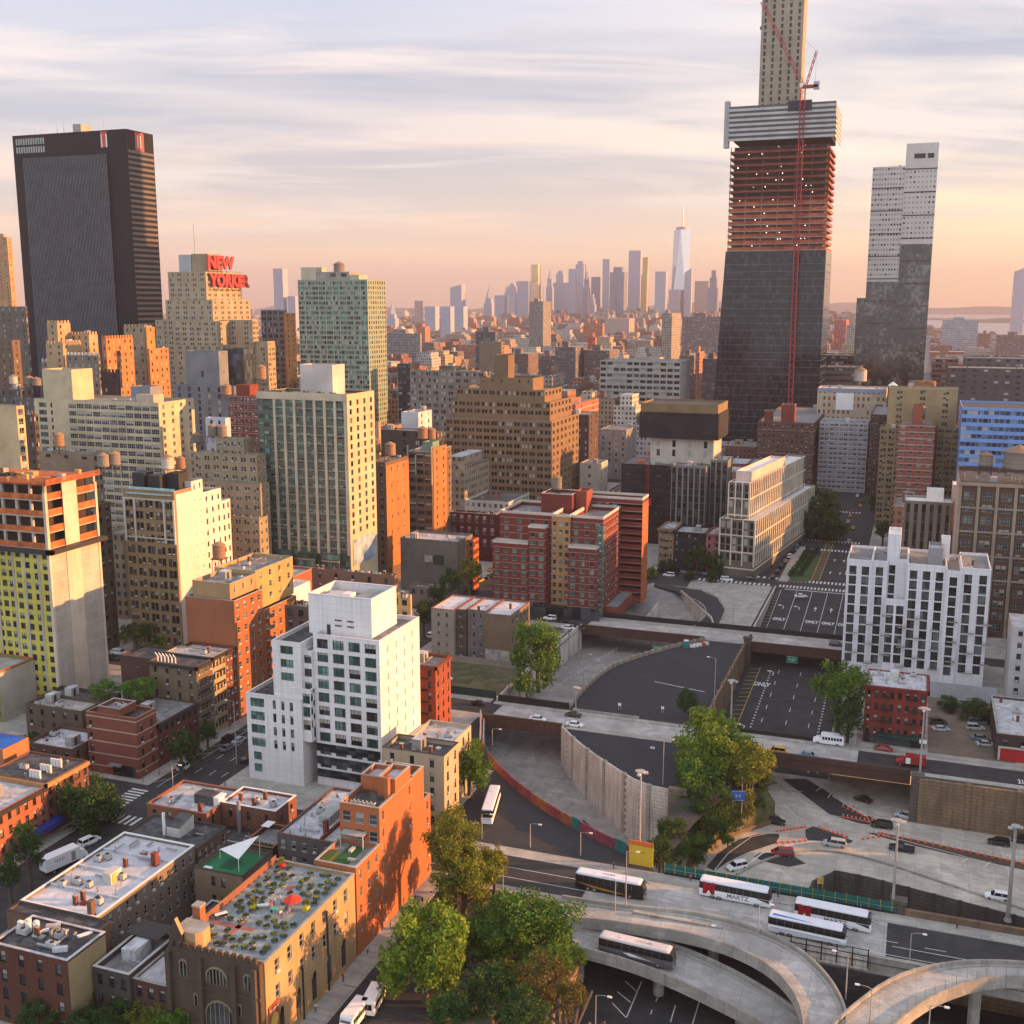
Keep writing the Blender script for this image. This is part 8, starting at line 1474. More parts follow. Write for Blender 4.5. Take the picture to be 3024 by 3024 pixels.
for a in [('black sedan on the near bridge left of the lamp pole', 'sedan', 'black', 1410, 2082, 0, pi), ('white sedan hugging the brown girder parapet', 'sedan', 'white', 1588, 2128, 0, 0), ('black sedan on the near bridge above the pale taxi-like car', 'sedan', 'black', 1692, 2116, 0, pi), ('pale blue-white sedan behind the lamp pole', 'sedan', 'white', 1697, 2145, 0, 0), ('dark car half hidden by the wooded slope', 'sedan', 'black', 2222, 2210, 0, 0), ('yellow cab on the long brown bridge', 'suv', 'yellow', 2292, 2224, 0, pi), ('grey-blue sedan right of the yellow cab', 'sedan', 'blue', 2388, 2236, 0, 0), ('small red car parked before the red tenement', 'sedan', 'red', 2610, 2217, 0, 0),
  ('white car parked before the red brick complex', 'suv', 'white', 1624, 1830, 0, pi), ('black car parked right of the white one at the red brick complex', 'suv', 'black', 1672, 1838, 0, 0), ('black car at the start of the far bridge', 'sedan', 'black', 1706, 1857, 0, 0), ('white car behind the orange-lit wall top', 'sedan', 'white', 1678, 1858, 0, 0), ('black jeep on the far bridge next to the white residential block', 'suv', 'black', 2470, 1908, 0, 0), ('dark car under the lit wall corner', 'sedan', 'grey', 1650, 1866, 0, 0),
  ('white wagon parked at the plaza', 'suv', 'white', 1975, 1702, 0, pi), ('white van parked before the cream gridded block', 'van', 'white', 2146, 1715, 0, 0), ('white sedan on the wide zebra crossing', 'sedan', 'white', 2365, 1764, 0, .4), ('white SUV by the delivery truck', 'suv', 'white', 265, 2492, 0, 1.35), ('grey car parked on the avenue nearer the corner', 'sedan', 'grey', 672, 2214, 0, 1.5), ('silver car parked on the avenue ahead of the grey one', 'sedan', 'silver', 706, 2192, 0, 1.5), ('white car on the back street behind the dark tenement', 'van', 'white', 352, 1932, 0, .1), ('dark car on the back street behind the dark tenement', 'sedan', 'black', 330, 1948, 0, .1),
  ('yellow cab turning at the avenue trees', 'suv', 'yellow', 1418, 1718, 0, 1.5), ('yellow cab further up the avenue', 'sedan', 'yellow', 1450, 1685, 0, 1.5), ('dark car waiting on the avenue', 'sedan', 'black', 1402, 1752, 0, 1.5), ('dark car on the side street by the white block', 'sedan', 'black', 1262, 1805, 0, 0), ('dark sedan under the avenue trees', 'sedan', 'black', 1370, 1740, 0, 1.5), ('pale vehicle behind the green hoarding', 'van', 'white', 1312, 2008, 0, 0), ('white pickup in front of the tan low wing', 'van', 'white', 900, 1770, 0, 0),
  ('black SUV rounding the curved lane', 'suv', 'black', 2290, 2432, -10, 0), ('black van beside the row of cones', 'van', 'black', 2603, 2443, -10, pi), ('silver hatchback by the stone pier', 'suv', 'silver', 2673, 2416, -10, pi-.25), ('large black pickup on the lower lane', 'pickup', 'black', 2662, 2512, -10, pi-.05), ('silver minivan with grey roof on the lower lane', 'van', 'silver', 2465, 2498, -10, pi), ('dark red minivan on a tar patch', 'van', 'red', 2310, 2525, -10, pi+.2), ('white SUV behind the green net fence', 'suv', 'white', 2175, 2566, -10, pi+.75), ('black SUV near the right edge below the brown wall', 'suv', 'black', 2948, 2494, -10, pi), ('black car cut by the right edge', 'suv', 'black', 3018, 2488, -10, pi), ('white police SUV with dark stripe', 'suv', 'white', 2944, 2655, -10, pi), ('dark car in the shade under the long brown bridge', 'sedan', 'black', 2548, 2366, -10, pi-.4)]:
    pput(a[0], a[1], a[2], a[3], a[4], a[5], a[6])
for k, (px, py, c, kd) in enumerate([(2770, 2138, 'black', 'suv'), (2778, 2158, 'silver', 'sedan'), (2885, 2138, 'grey', 'suv'), (2880, 2155, 'silver', 'suv'), (2895, 2185, 'grey', 'sedan'), (2910, 2203, 'silver', 'sedan')]): pput('%s %s parked in the walled yard, %s row' % (c, kd, 'left' if px < 2800 else 'upper right' if py < 2160 else 'lower right'), kd, c, px, py, 0, .2 if px > 2800 else .3, group='cars in the walled yard')
for k in range(9):
    y = 462+k*10.5; c = ('black', 'black', 'black', 'grey', 'white', 'black', 'grey', 'black', 'black')[k]; put('%s car in the slanting column left of the median bed' % c, 'sedan' if k % 2 else 'suv', c, -52.5+k*.55, y, .15, 1.45, group='cars beside the median bed')
qv = random.Random(3)
for k in range(26):
    y = 206+k*9.4
    if abs((y-279)) < 9 or abs(y-373) < 9 or qv.random() < .22: continue
    c = qv.choice(('black', 'grey', 'silver', 'black', 'white')); put('%s car in the line parked along the kerb of the avenue' % c, qv.choice(('sedan', 'suv')), c, -163.9 if k % 2 else -152.3, y, .02, 1.57, group='%s cars parked along the avenue' % c)
for k in range(24):
    x = qv.choice((-31, -27.5, -24)); y = 480+k*17; c = qv.choice(('black', 'grey', 'silver', 'yellow', 'white')); put('%s car in traffic on the far straight avenue' % c, 'sedan', c, x, y, .03, 1.57, group='%s cars on the far avenue' % c)
for k in range(9):
    x = -140+k*7.5; c = qv.choice(('black', 'grey', 'silver')); put('%s car parked along the bus street behind the brick houses' % c, 'sedan', c, x, 199.6, .02, 0, group='%s cars on the bus street' % c) if x < -84 else None
for k in range(7): put('dark car in the row parked in front of the far plaza houses', 'suv', 'black', -98+k*6.2, 456.5, .02, 0, group='dark cars at the plaza houses') if k not in (2, 5) else None
def wheelset(t_, xs, y, r=.5):
    for x in xs:
        for s in (-1, 1): wheel(t_, x, s*y, r, .3)
def bus(label, kind, x, y, z=0, rz=0):
    t_ = thing('coach', label, 'coach', (x, y, z), rz); L = 13.7; h = L/2; Wd = 1.28
    low = {'martz': P_WHT, 'gold': P_BLK, 'blue': P_WHT, 'pink': mat('bus_grey', (.10, .10, .11), .35), 'white': P_WHT}[kind]; band = P_BLK; rf = {'pink': mat('bus_roof_pale', (.66, .60, .60), .4)}.get(kind, mat('bus_roof', (.70, .71, .76), .4, var=.04))
    def part(nm, f): mb = MB(); f(mb); o = mb.build(nm); o.parent = t_; return o
    sec = lambda zl, zh, wl, wh, dx=0: [(-h+.05, wl*.97, wh*.97, zl, zh), (-h+.35, wl, wh, zl, zh), (h-.9, wl, wh, zl, zh), (h-.15-dx*.4, wl*.96, wh*.95, zl, zh), (h-dx, wl*.86, wh*.84, zl, zh)]
    part('lower_body', lambda mb: loft(mb, sec(.35, 1.75, Wd, Wd/.93*.995), low)); part('window_band', lambda mb: loft(mb, sec(1.752, 3.1, Wd-.02, (Wd-.05)/.93, .25), band)); part('roof', lambda mb: loft(mb, [(-h+.15, Wd*.9, Wd*.8, 3.105, 3.4), (-h+.5, Wd*.97, Wd*.85, 3.105, 3.5), (h-1.2, Wd*.97, Wd*.85, 3.105, 3.5), (h-.75, Wd*.9, Wd*.75, 3.105, 3.36)], rf))
    part('windscreen', lambda mb: mb.quad((h+.012, -1.0, 1.35), (h+.012, 1.0, 1.35), (h-.28, .98, 3.0), (h-.28, -.98, 3.0), CGL))
    part('rear_panel', lambda mb: mb.box(-h-.02, -.9, .8, -h+.06, .9, 1.6, M_DKMET)); wheelset(t_, (h-2.7, -h+2.6, -h+3.9), Wd-.12)
    for s in (-1, 1): part('headlight', lambda mb: mb.box(h-.12, s*.95-.18, .7, h+.02, s*.95+.18, .95, LAMPW)); part('mirror', lambda mb: mb.bar((h-.3, s*1.1, 2.9), (h+.25, s*1.4, 2.5), .07, P_BLK))
    part('roof_hatch', lambda mb: mb.box(-3.4, -.35, 3.45, -2.7, .35, 3.56, rf)); part('roof_hatch', lambda mb: mb.box(2.6, -.35, 3.45, 3.3, .35, 3.56, rf))
    for k in range(8):
        for s in (-1, 1): part('window_pillar', lambda mb: mb.box(-h+1.6+k*1.38, s*1.335-.012, 1.95, -h+1.66+k*1.38, s*1.335+.012, 2.95, P_GRY))
    if kind == 'martz':
        mm = mat('martz_red', (.38, .01, .02), .4)
        for s in (-1, 1):
            M = Matrix.Translation((0, s*1.39, 0)) @ Matrix.Rotation(0 if s < 0 else pi, 4, 'Z') @ Matrix.Rotation(pi/2, 4, 'X')
            part('emblem', lambda mb: text_into(mb, 'M', 3.0, Matrix.Translation((-h+1.9, s*1.41, 1.95)) @ Matrix.Rotation(0 if s < 0 else pi, 4, 'Z') @ Matrix.Rotation(pi/2, 4, 'X'), mm, bold=.06)); part('lettering', lambda mb: text_into(mb, 'MARTZ', 1.1, Matrix.Translation((.6, s*1.41, 1.25)) @ Matrix.Rotation(0 if s < 0 else pi, 4, 'Z') @ Matrix.Rotation(pi/2, 4, 'X'), P_GRY, sx_=1.15, bold=.01))
            part('swoosh', lambda mb: mb.poly([(h-2.9, s*1.40, 1.74), (h-.4, s*1.36, 1.74), (h-.3, s*1.36, 1.1)][::s], P_BLK))
    if kind == 'gold':
        gm = mat('gold_swoosh', (.55, .33, .05), .4)
        for s in (-1, 1):
            for k in range(3): part('swoosh', lambda mb: mb.poly([(-h+.3+k*1.4, s*1.40, 1.7-k*.2), (-h+1.5+k*1.8, s*1.40, 1.55-k*.2), (h-3-k, s*1.40, .75), (-h+3.5+k, s*1.40, 1.0-k*.12)][::s], gm))
        part('roof_number', lambda mb: text_into(mb, '19680', 1.0, Matrix.Translation((-.5, 0, 3.52)), M_CONC, depth=.01, sx_=1.1)); part('rear_cap', lambda mb: mb.box(-h, -1.2, 2.9, -h+.5, 1.2, 3.3, mat('teal', (.2, .42, .45))))
    if kind == 'pink':
        part('roof_number', lambda mb: text_into(mb, '8N287', .9, Matrix.Translation((1.2, 0, 3.52)) @ Matrix.Rotation(pi, 4, 'Z'), M_CONC, depth=.01, sx_=1.1))
        for s in (-1, 1): part('swoosh', lambda mb: mb.poly([(-h+4.6, s*1.40, 1.5), (-1, s*1.40, 1.6), (h-3.0, s*1.40, .95), (-1, s*1.40, 1.05)][::s], P_WHT)); part('swoosh', lambda mb: mb.poly([(0, s*1.41, 1.2), (1, s*1.41, 1.25), (h-3, s*1.41, .95)][::s], P_RED))
    if kind == 'blue':
        bm_ = mat('roof_blue_swoosh', (.05, .18, .6), .4); part('roof_stripe', lambda mb: mb.poly([(-h+.8, -1.0, 3.52), (1.5, -1.05, 3.52), (-h+.8, -.3, 3.53)], bm_))
        for s in (-1, 1): part('stripe', lambda mb: mb.box(-h+.5, s*1.39-.01, 1.2, h-1, s*1.39+.01, 1.3, P_BLU))
    return t_
bus('white coach with big red M and MARTZ lettering beside the fence, rear one', 'martz', -27.1, 199.6, .03, -.03); a = gz(2350, 2700); c = gz(2572, 2738)
bus('white coach with big red M and MARTZ lettering beside the dark pier, front one', 'martz', (a[0]+c[0])/2, 197.3, .03, -.05)
bus('black coach with gold swoosh and pale numbered roof', 'gold', -50.3, 194.2, .03, -.02); bus('white-roofed coach with blue streak, half hidden by the ramp', 'blue', -13.0, 191.0, .03, -.06)
x0, y0 = gz(1785, 2805, -1.8); x1, y1 = gz(1980, 2860, -2.3); bus('dark coach with pink-lit roof on the lower ramp', 'pink', (x0+x1)/2, (y0+y1)/2, -2.0, math.atan2(y1-y0, x1-x0))
x0, y0 = gz(1437, 2438); x1, y1 = gz(1464, 2352); a_ = math.atan2(y0-y1, x0-x1); bus('white coach parked in the lot beside the cream tenement', 'white', x0-6.8*math.cos(a_), y0-6.8*math.sin(a_), .04, a_)
def minibus(label, x, y, z, rz, st=False):
    t_ = thing('shuttle_bus', label, 'shuttle bus', (x, y, z), rz)
    def part(nm, f): mb = MB(); f(mb); o = mb.build(nm); o.parent = t_
    part('body', lambda mb: loft(mb, [(-3.8, 1.05, 1.1, .5, 2.85), (-3.6, 1.12, 1.18, .45, 2.9), (1.6, 1.12, 1.18, .45, 2.9), (2.0, 1.1, 1.05, .45, 2.7)], P_WHT)); part('cab', lambda mb: loft(mb, [(2.0, 1.0, 1.0, .4, 2.0), (2.7, 1.0, .95, .4, 1.75), (3.9, .95, .85, .45, 1.25)], P_WHT)); part('windscreen', lambda mb: mb.quad((2.75, -.85, 1.3), (2.75, .85, 1.3), (2.05, .85, 2.2), (2.05, -.85, 2.2), CGL))
    for s in (-1, 1):
        for k in range(7): part('window', lambda mb: mb.box(-3.3+k*.72, s*1.2-.02, 1.55, -2.72+k*.72, s*1.2+.02, 2.3, CGL))
    part('rear_window', lambda mb: mb.box(-3.84, -.7, 1.4, -3.78, .7, 2.4, CGL)); part('stripe', lambda mb: mb.box(-3.6, -1.21, 1.1, 1.5, -1.19, 1.2, P_BLU)); wheelset(t_, (-2.2, 2.7), 1.0, .4); return t_
x, y = gz(2447, 2198); minibus('white shuttle bus with a blue stripe on the near bridge', x, y, .03, pi)
x, y = gz(1108, 2965); minibus('white minibus seen from behind under the sign gantry', x, y, .03, pi/2+.15); x, y = gz(1040, 3030); minibus('white minibus roof cut by the bottom edge', x, y, .03, -pi/2)
x, y = gz(190, 2560); t_ = thing('delivery_truck', 'white box truck parked by the long white-roofed row', 'truck', (x, y, 0), 1.3)
def part(nm, f, t_=None): mb = MB(); f(mb); o = mb.build(nm); o.parent = t_; return o
part('cargo_box', lambda mb: mb.box(-4.6, -1.25, 1.0, 3.0, 1.25, 3.7, P_WHT), t_); part('cab', lambda mb: loft(mb, [(3.05, 1.1, 1.1, .5, 2.6), (4.2, 1.1, 1.0, .5, 2.5), (4.9, 1.05, .9, .5, 1.5)], P_WHT), t_); part('windscreen', lambda mb: mb.quad((4.9, -.9, 1.52), (4.9, .9, 1.52), (4.22, .9, 2.45), (4.22, -.9, 2.45), CGL), t_); part('side_door', lambda mb: mb.box(1.0, -1.28, 1.3, 1.9, -1.255, 3.2, M_CONC), t_); part('chassis', lambda mb: mb.box(-4.5, -.5, .6, 4, .5, 1.0, M_DKMET), t_)
part('lettering', lambda mb: text_into(mb, 'N & D', .8, Matrix.Translation((-1.6, -1.27, 2.7)) @ Matrix.Rotation(pi/2, 4, 'X'), P_GRY), t_); wheelset(t_, (-2.9, 3.9), 1.0, .5)
x, y = gz(2690, 2262); t_ = thing('tow_truck', 'red flatbed truck with white cab at the lamp pole on the bridge end', 'truck', (x, y, .02), pi)
part('cab', lambda mb: loft(mb, [(1.6, 1.0, 1.0, .5, 2.2), (2.8, 1.0, .9, .5, 2.1), (3.6, .95, .85, .5, 1.3)], P_RED), t_); part('box', lambda mb: mb.box(-3.4, -1.1, .8, 1.4, 1.1, 2.9, P_RED), t_); part('box_panel', lambda mb: mb.box(.2, 1.1, .9, 1.3, 1.14, 2.4, P_WHT), t_); wheelset(t_, (-2.3, 2.6), .95, .42)
M_POLE = mat('pole', (.42, .40, .38), .5, metal=.3)
def mast(label, px, py, Y, zb=0, heads=3, r=.22):
    x, z = onY(px, py, Y); t_ = thing('lamp_mast', label, 'lamp mast', (x, Y, zb)); h = z-zb
    part('pole', lambda mb: mb.cyl(0, 0, 0, h, r*1.3, r*.8, n=8, m=M_POLE), t_); part('base', lambda mb: mb.cyl(0, 0, 0, .6, r*2.4, r*1.8, n=8, m=M_CONC), t_)
    for k in range(heads): a = 2*pi*k/heads+.4; part('lamp_head', lambda mb: mb.box(math.cos(a)*1.0-.45, math.sin(a)*1.0-.3, h-.5, math.cos(a)*1.0+.45, math.sin(a)*1.0+.3, h-.1, mat('lamp_shell', (.5, .48, .45), .5), rot=a), t_)
    part('ring', lambda mb: mb.cyl(0, 0, h-.1, h+.15, .9, .9, n=10, m=M_POLE), t_)
mast('tall lit mast at the yellow billboard', 1893, 2278, 207.5); mast('tall lit mast at the corner of the sunken lanes', 2163, 2010, 287); mast('tall lit mast rising past the red truck', 2730, 2092, 271.2); mast('tall lit mast on the dark pier behind the coaches', 2653, 2424, 205.2); mast('dark mast near the right edge of the highway', 3000, 2440, 228, -10, 2, .35)
mast('thin tall lamp pole at the end of the near bridge', 1701, 2030, 287.4, 0, 1, .14)
def lamp(label, px, py, Y, zb=0, d=1, group=None):
    x, z = onY(px, py, Y); t_ = thing('street_lamp', label, 'street lamp', (x, Y, zb), group=group); h = z-zb
    part('pole', lambda mb: mb.cyl(0, 0, 0, h-.3, .13, .08, n=7, m=M_POLE), t_); part('arm', lambda mb: [mb.bar((0, 0, h-.35), (d*.8, 0, h-.05), .05, M_POLE), mb.bar((d*.8, 0, h-.05), (d*1.9, 0, h), .045, M_POLE)], t_); part('lamp_head', lambda mb: mb.box(min(d*1.8, d*2.5), -.17, h-.12, max(d*1.8, d*2.5), .17, h+.06, M_WHITE), t_)
for a in [('lamp with lit pole on the ramp, left one', 2143, 2740, 181, 1, -1), ('lamp with lit pole on the outer ramp parapet', 2243, 2665, 186.5, 1, 1), ('lamp standing where the two ramps meet', 2505, 2815, 172, 1.5, -1), ('lamp over the sunlit ramp', 2575, 2915, 165, 2, -1), ('lamp on the bus street beyond the ramps', 2692, 2752, 187.5, 0, 1), ('grey lamp pole behind the gold coach', 1851, 2510, 188, 0, 1), ('orange-lit pole in front of the gold coach', 1818, 2595, 187, 0, -1), ('orange-lit pole on the street island', 1485, 2538, 186, 0, -1), ('lamp pole at the foot of the curved panelled wall', 1961, 2180, 246, 0, 1), ('lamp pole with green signal by the pink wall', 1454, 2150, 255, 0, 1), ('slim lamp on the large dark lot', 2114, 1942, 300, 0, -1), ('lamp on the bus lot by the hoarding', 1566, 2430, 206, 0, 1), ('lamp at the right end of the bus lot', 1715, 2455, 206, 0, 1), ('lamp by the white coach', 1423, 2400, 206, 0, 1), ('lamp in the left trench', 1724, 1930, 318, -8, 1), ('lamp at the zebra crossing corner', 507, 2255, 193, 0, 1), ('lamp on the avenue pavement', 690, 2070, 222, 0, -1), ('lamp at the bottom of the lower road', 1760, 2935, 150, -8, 1), ('lamp on the sunlit ramp railing', 2748, 2965, 152, 0, 1), ('lamp post at the plaza corner', 2167, 1780, 385, 0, 1)]: lamp(*a)
cm = mat('cone_orange', (.75, .10, .02), .6)
cp_ = thing('traffic_cone', 'x', 'traffic cone'); part('cone', lambda mb: mb.cyl(0, 0, .05, .95, .24, .05, n=8, m=cm), cp_); part('base', lambda mb: mb.box(-.32, -.32, 0, .32, .32, .06, cm), cp_); part('band', lambda mb: mb.cyl(0, 0, .5, .65, .16, .13, n=8, m=M_WHITE, cap=False), cp_); first = [cp_]
def cones(a, b_, n, lab, z=-9.96):
    for k in range(n):
        f_ = k/(n-1); x, y = gz(a[0]+(b_[0]-a[0])*f_, a[1]+(b_[1]-a[1])*f_, z)
        if first: o = first.pop(); o.location = (x, y, z)
        else: o = copy_tree(cp_, loc=(x, y, z))
        o['label'] = lab; o['group'] = lab
cones((2490, 2382), (2590, 2428), 8, 'orange cone of the upper row beside the black van'); cones((2490, 2412), (2590, 2432), 9, 'orange cone of the dense row left of the black van'); cones((2600, 2462), (3020, 2550), 20, 'orange cone of the long row towards the right edge'); cones((2295, 2455), (2378, 2443), 9, 'orange cone of the row above the pale triangle'); cones((2420, 2446), (2500, 2472), 7, 'orange cone of the row along the dark triangle'); cones((2296, 2490), (2380, 2484), 6, 'orange cone of the row below the pale triangle'); cones((2548, 2478), (2610, 2470), 5, 'orange cone of the short row before the pickup'); cones((1668, 2300), (1668, 2270), 2, 'orange cone in the curved trench', -13)
dl = thing('delineator_post', 'white flexible lane post in the left trench', 'lane post', group='lane posts in the left trench'); part('post', lambda mb: mb.cyl(0, 0, 0, 1.1, .09, n=6, m=M_WHITE), dl)
for k in range(26): f_ = k/25; x, y = gz(1640+f_*180, 2035-f_*115, -7.75); o = dl if k == 0 else copy_tree(dl); o.location = (x, y, -7.75)
x, y = gz(2026, 1912); t_ = thing('portable_toilet', 'teal portable toilet at the corner of the dark lot', 'toilet cabin', (x, y, 0)); part('cabin', lambda mb: mb.box(-.7, -.7, 0, .7, .7, 2.3, mat('teal_cabin', (.01, .28, .28), .5)), t_); part('roof', lambda mb: mb.box(-.75, -.75, 2.3, .75, .75, 2.5, M_WHITE), t_); part('door', lambda mb: mb.box(-.5, -.74, .1, .5, -.71, 2.1, mat('teal_door', (.01, .2, .2), .5)), t_)
for k in range(5): x, y = gz(2045+k*10, 1912-k*2); t_ = thing('water_barrier', '%s plastic barrier beside the teal cabin' % ('red' if k == 3 else 'white'), 'barrier', (x, y, 0), .1, group='%s plastic barriers' % ('red' if k == 3 else 'white')); part('barrier', lambda mb: mb.prism([(-.9, -.3), (.9, -.3), (.9, .3), (-.9, .3)], 0, 1.0, mat('barrier_red', (.6, .04, .03)) if k == 3 else M_WHITE), t_)
x, y = gz(1893, 2562); t_ = thing('billboard', 'yellow billboard with orange top on the bus street corner', 'billboard', (x, 205.2, 0), -.02); part('panel', lambda mb: mb.box(-2.5, 0, .6, 2.5, .2, 4.8, mat('sign_yellow', (.62, .42, .04), .6, var=.1)), t_); part('top_band', lambda mb: mb.box(-2.5, -.01, 4.81, 2.5, .21, 5.8, mat('sign_orange', (.6, .16, .03), .6)), t_)
for s in (-2.3, 2.3): part('leg', lambda mb: mb.box(s-.1, .21, 0, s+.1, .35, 5.8, M_DKMET), t_)
part('lettering', lambda mb: text_into(mb, 'TRUCKS\nLOADING', .42, Matrix.Translation((0, -.02, 3.2)) @ Matrix.Rotation(pi/2, 4, 'X'), P_BLK) if False else mb.box(-.8, -.03, 3.3, .8, -.005, 3.6, mat('sign_ochre', (.4, .22, .03))), t_)
SG = mat('sign_green', (.01, .20, .13), .5)
def hang(label, px, py, Y, w_, h_, m, txt=None, sz=.4, rz=0, legs=0, cat='road sign'):
    x, z = onY(px, py, Y); t_ = thing('road_sign', label, cat, (x, Y, z), rz); part('panel', lambda mb: mb.box(-w_/2, -.06, -h_/2, w_/2, 0, h_/2, m), t_); part('border', lambda mb: [mb.box(-w_/2+.06, -.075, e, w_/2-.06, -.062, e+.05, M_WHITE) for e in (-h_/2+.06, h_/2-.11)], t_)
    if txt: part('lettering', lambda mb: text_into(mb, txt, sz, Matrix.Translation((0, -.08, 0)) @ Matrix.Rotation(pi/2, 4, 'X'), M_WHITE, depth=.01), t_)
    if legs:
        for s in (-w_*.35, w_*.35): part('leg', lambda mb: mb.bar((s, .05, -legs), (s, .05, h_/2), .07, M_POLE), t_)
hang('green highway sign hanging on the far bridge above the sunken lanes', 2339, 1948, 364.9, 3.6, 2.2, SG, 'New Jersey\nTurnpike', .55); hang('green sign under the far bridge in the left trench', 1937, 1912, 364.8, 2.6, 1.3, SG, 'EXIT', .6) ; hang('second green sign under the far bridge in the left trench', 1960, 1913, 364.8, 2.0, 1.3, SG, 'ONLY', .5)
hang('blue sign at the foot of the wooded slope', 2180, 2350, 246, 3.2, 2.4, mat('sign_blue', (.05, .12, .45), .5), 'E-Z', .9, legs=4, rz=.3); hang('small white sign on the dark lot rim, left', 1830, 2080, 287, .9, .8, M_WHITE, legs=1.6); hang('small white sign on the dark lot rim, right', 1957, 2090, 287, .8, .7, M_WHITE, legs=1.4); hang('yellow diamond-like sign at the pit wall', 2423, 2600, 224, 1.3, 1.5, M_YEL, legs=2); hang('white-topped marker board on the small dark lot', 1927, 2208, 262, 1.2, .5, M_WHITE)
x, y = gz(1237, 2700); hang('maroon and white street sign with an amber strip by the orange wall', 1237, 2652, 165, 1.9, 1.0, mat('sign_maroon', (.12, .02, .03), .5), 'CARS', .5, legs=5, rz=-.15)
xa, z = onY(985, 2900, 150); xb = edge_x(1150, 150, z, xa); t_ = thing('sign_gantry', 'lattice gantry with maroon and white lane signs over the truck street', 'gantry', ((xa+xb)/2, 150, 0)); w_ = (xb-xa)/2
for s in (-w_, w_): part('post', lambda mb: mb.bar((s, 0, 0), (s, 0, z), .14, M_POLE, 6), t_)
part('truss', lambda mb: lattice(mb, (-w_, 0, z-.4), (w_, 0, z-.4), .7, .9, M_POLE, .06), t_)
for cx_, ww, m_, tx in ((-w_*.35, 2.2, mat('sign_maroon', (.12, .02, .03)), 'CARS  ONLY'), (w_*.35, 1.2, mat('sign_pale', (.4, .4, .38), .6), 'ONLY')):
    part('sign_panel', lambda mb: mb.box(cx_-ww/2, -.5, z-1.0, cx_+ww/2, -.42, z+.3, m_), t_); part('sign_strip', lambda mb: mb.box(cx_-ww/2, -.52, z-1.5, cx_+ww/2, -.43, z-1.005, M_WHITE), t_); part('lettering', lambda mb: text_into(mb, tx, .32, Matrix.Translation((cx_, -.54, z-1.25)) @ Matrix.Rotation(pi/2, 4, 'X'), P_BLK, depth=.01), t_)
for k, (px, py) in enumerate([(2193, 2290), (2207, 2270), (2226, 2255)]):
    x, z = onY(px, py, 247+k*2); t_ = thing('flagpole', 'sunlit flagpole at the tip of the wooded slope', 'flagpole', (x, 247+k*2, -9), group='flagpoles at the wooded slope'); part('pole', lambda mb: mb.cyl(0, 0, 0, z+9, .12, .07, n=7, m=M_POLE), t_); part('flag', lambda mb: mb.box(-.25, -.03, z+6.5, .15, .03, z+8.7, mat('flag_orange', (.5, .2, .08), .8)), t_)
for lab, px, py in (('blocky dark pier at the end of the green fence', 2652, 2700), ('rough pier of the far bridge at the sunken lanes', 2207, 1905)):
    x, y = gz(px, py); b_ = thing('stone_pier', lab, 'stone pier', (x, 205.6 if py > 2500 else 365.4, 0)); part('shaft', lambda mb: mb.box(-1.2, -.8, -8, 1.2, .8, 2.2, mat('rubble2', (.12, .10, .09), .9, 'panel')), b_); part('cap', lambda mb: mb.box(-1.5, -1.1, 2.2, 1.5, 1.1, 2.7, mat('rubble2', (.12, .10, .09))), b_)
x, y = gz(2520, 2185); b_ = thing('stone_pier', 'pale stone gate pier between tree and red tenement', 'stone pier', (x, 287.3, 0)); part('shaft', lambda mb: mb.box(-.9, -.7, 0, .9, .7, 3.6, M_CONC), b_); part('cap', lambda mb: mb.box(-1.2, -1, 3.6, 1.2, 1, 4.0, M_CONC), b_)
t_ = thing('iron_fence', 'dark iron fence above the wooded bank', 'fence', (-56, 178, -1)); part('rail', lambda mb: [mb.bar((0, 0, e), (5.5, -5, e), .04, M_DKMET) for e in (.2, 1.9)], t_)
for k in range(12): part('post', lambda mb: mb.bar((k*.5, -k*.4545, 0), (k*.5, -k*.4545, 2.1), .04, M_DKMET), t_)
tub = [mat('tub_blue', (.10, .17, .24), .5), mat('tub_grey', (.24, .28, .30), .5)]; PL = [LM[0], LM[1], LM[4], mat('soil', (.05, .035, .03), .9)]; ZR = 15.52
def tubproto(k):
    t_ = thing('planter_tub', 'x', 'planter'); part('tub', lambda mb: (mb.cyl(0, 0, 0, .34, .50, .58, n=14, m=tub[k % 2], cap=False), mb.cyl(0, 0, .02, .27, .5, .54, n=14, m=PL[3])), t_)
    q = random.Random(k)
    def pl(mb):
        for _ in range(34+k*8):
            a, r_ = q.uniform(0, 6.28), .36*math.sqrt(q.random()); p = Vector((r_*math.cos(a), r_*math.sin(a), .3+q.uniform(0, .3))); d = Vector((q.gauss(0, 1), q.gauss(0, 1), q.gauss(0, .6))).normalized()*.12; e = d.cross(Vector((q.gauss(0, 1), q.gauss(0, 1), 1))).normalized()*.07; mb.quad(tuple(p-d), tuple(p+e), tuple(p+d), tuple(p-e), PL[k % 3])
    part('plants', pl, t_); return t_
TP = [tubproto(k) for k in range(4)]; used = set(); k = 0; qt = random.Random(9)
for iy in range(15):
    for ix in range(8):
        x, y = -99.6+ix*1.62+(iy % 2)*.35, 131.8+iy*1.68
        if (ix in (3,) and iy > 2) or (iy in (6, 7, 8) and ix > 3) or (iy == 3 and ix < 5) or qt.random() < .1: continue
        j = k % 4; o = TP[j] if j not in used else copy_tree(TP[j]); used.add(j); o.location = (x+qt.uniform(-.32, .32), y+qt.uniform(-.35, .35), ZR); o.rotation_euler = (0, 0, qt.uniform(0, 6)); k += 1
        o['label'] = 'round planter tub in the rooftop garden, %s half' % ('front' if iy < 7 else 'back'); o['group'] = 'planter tubs in the %s half of the roof garden' % ('front' if iy < 7 else 'back')
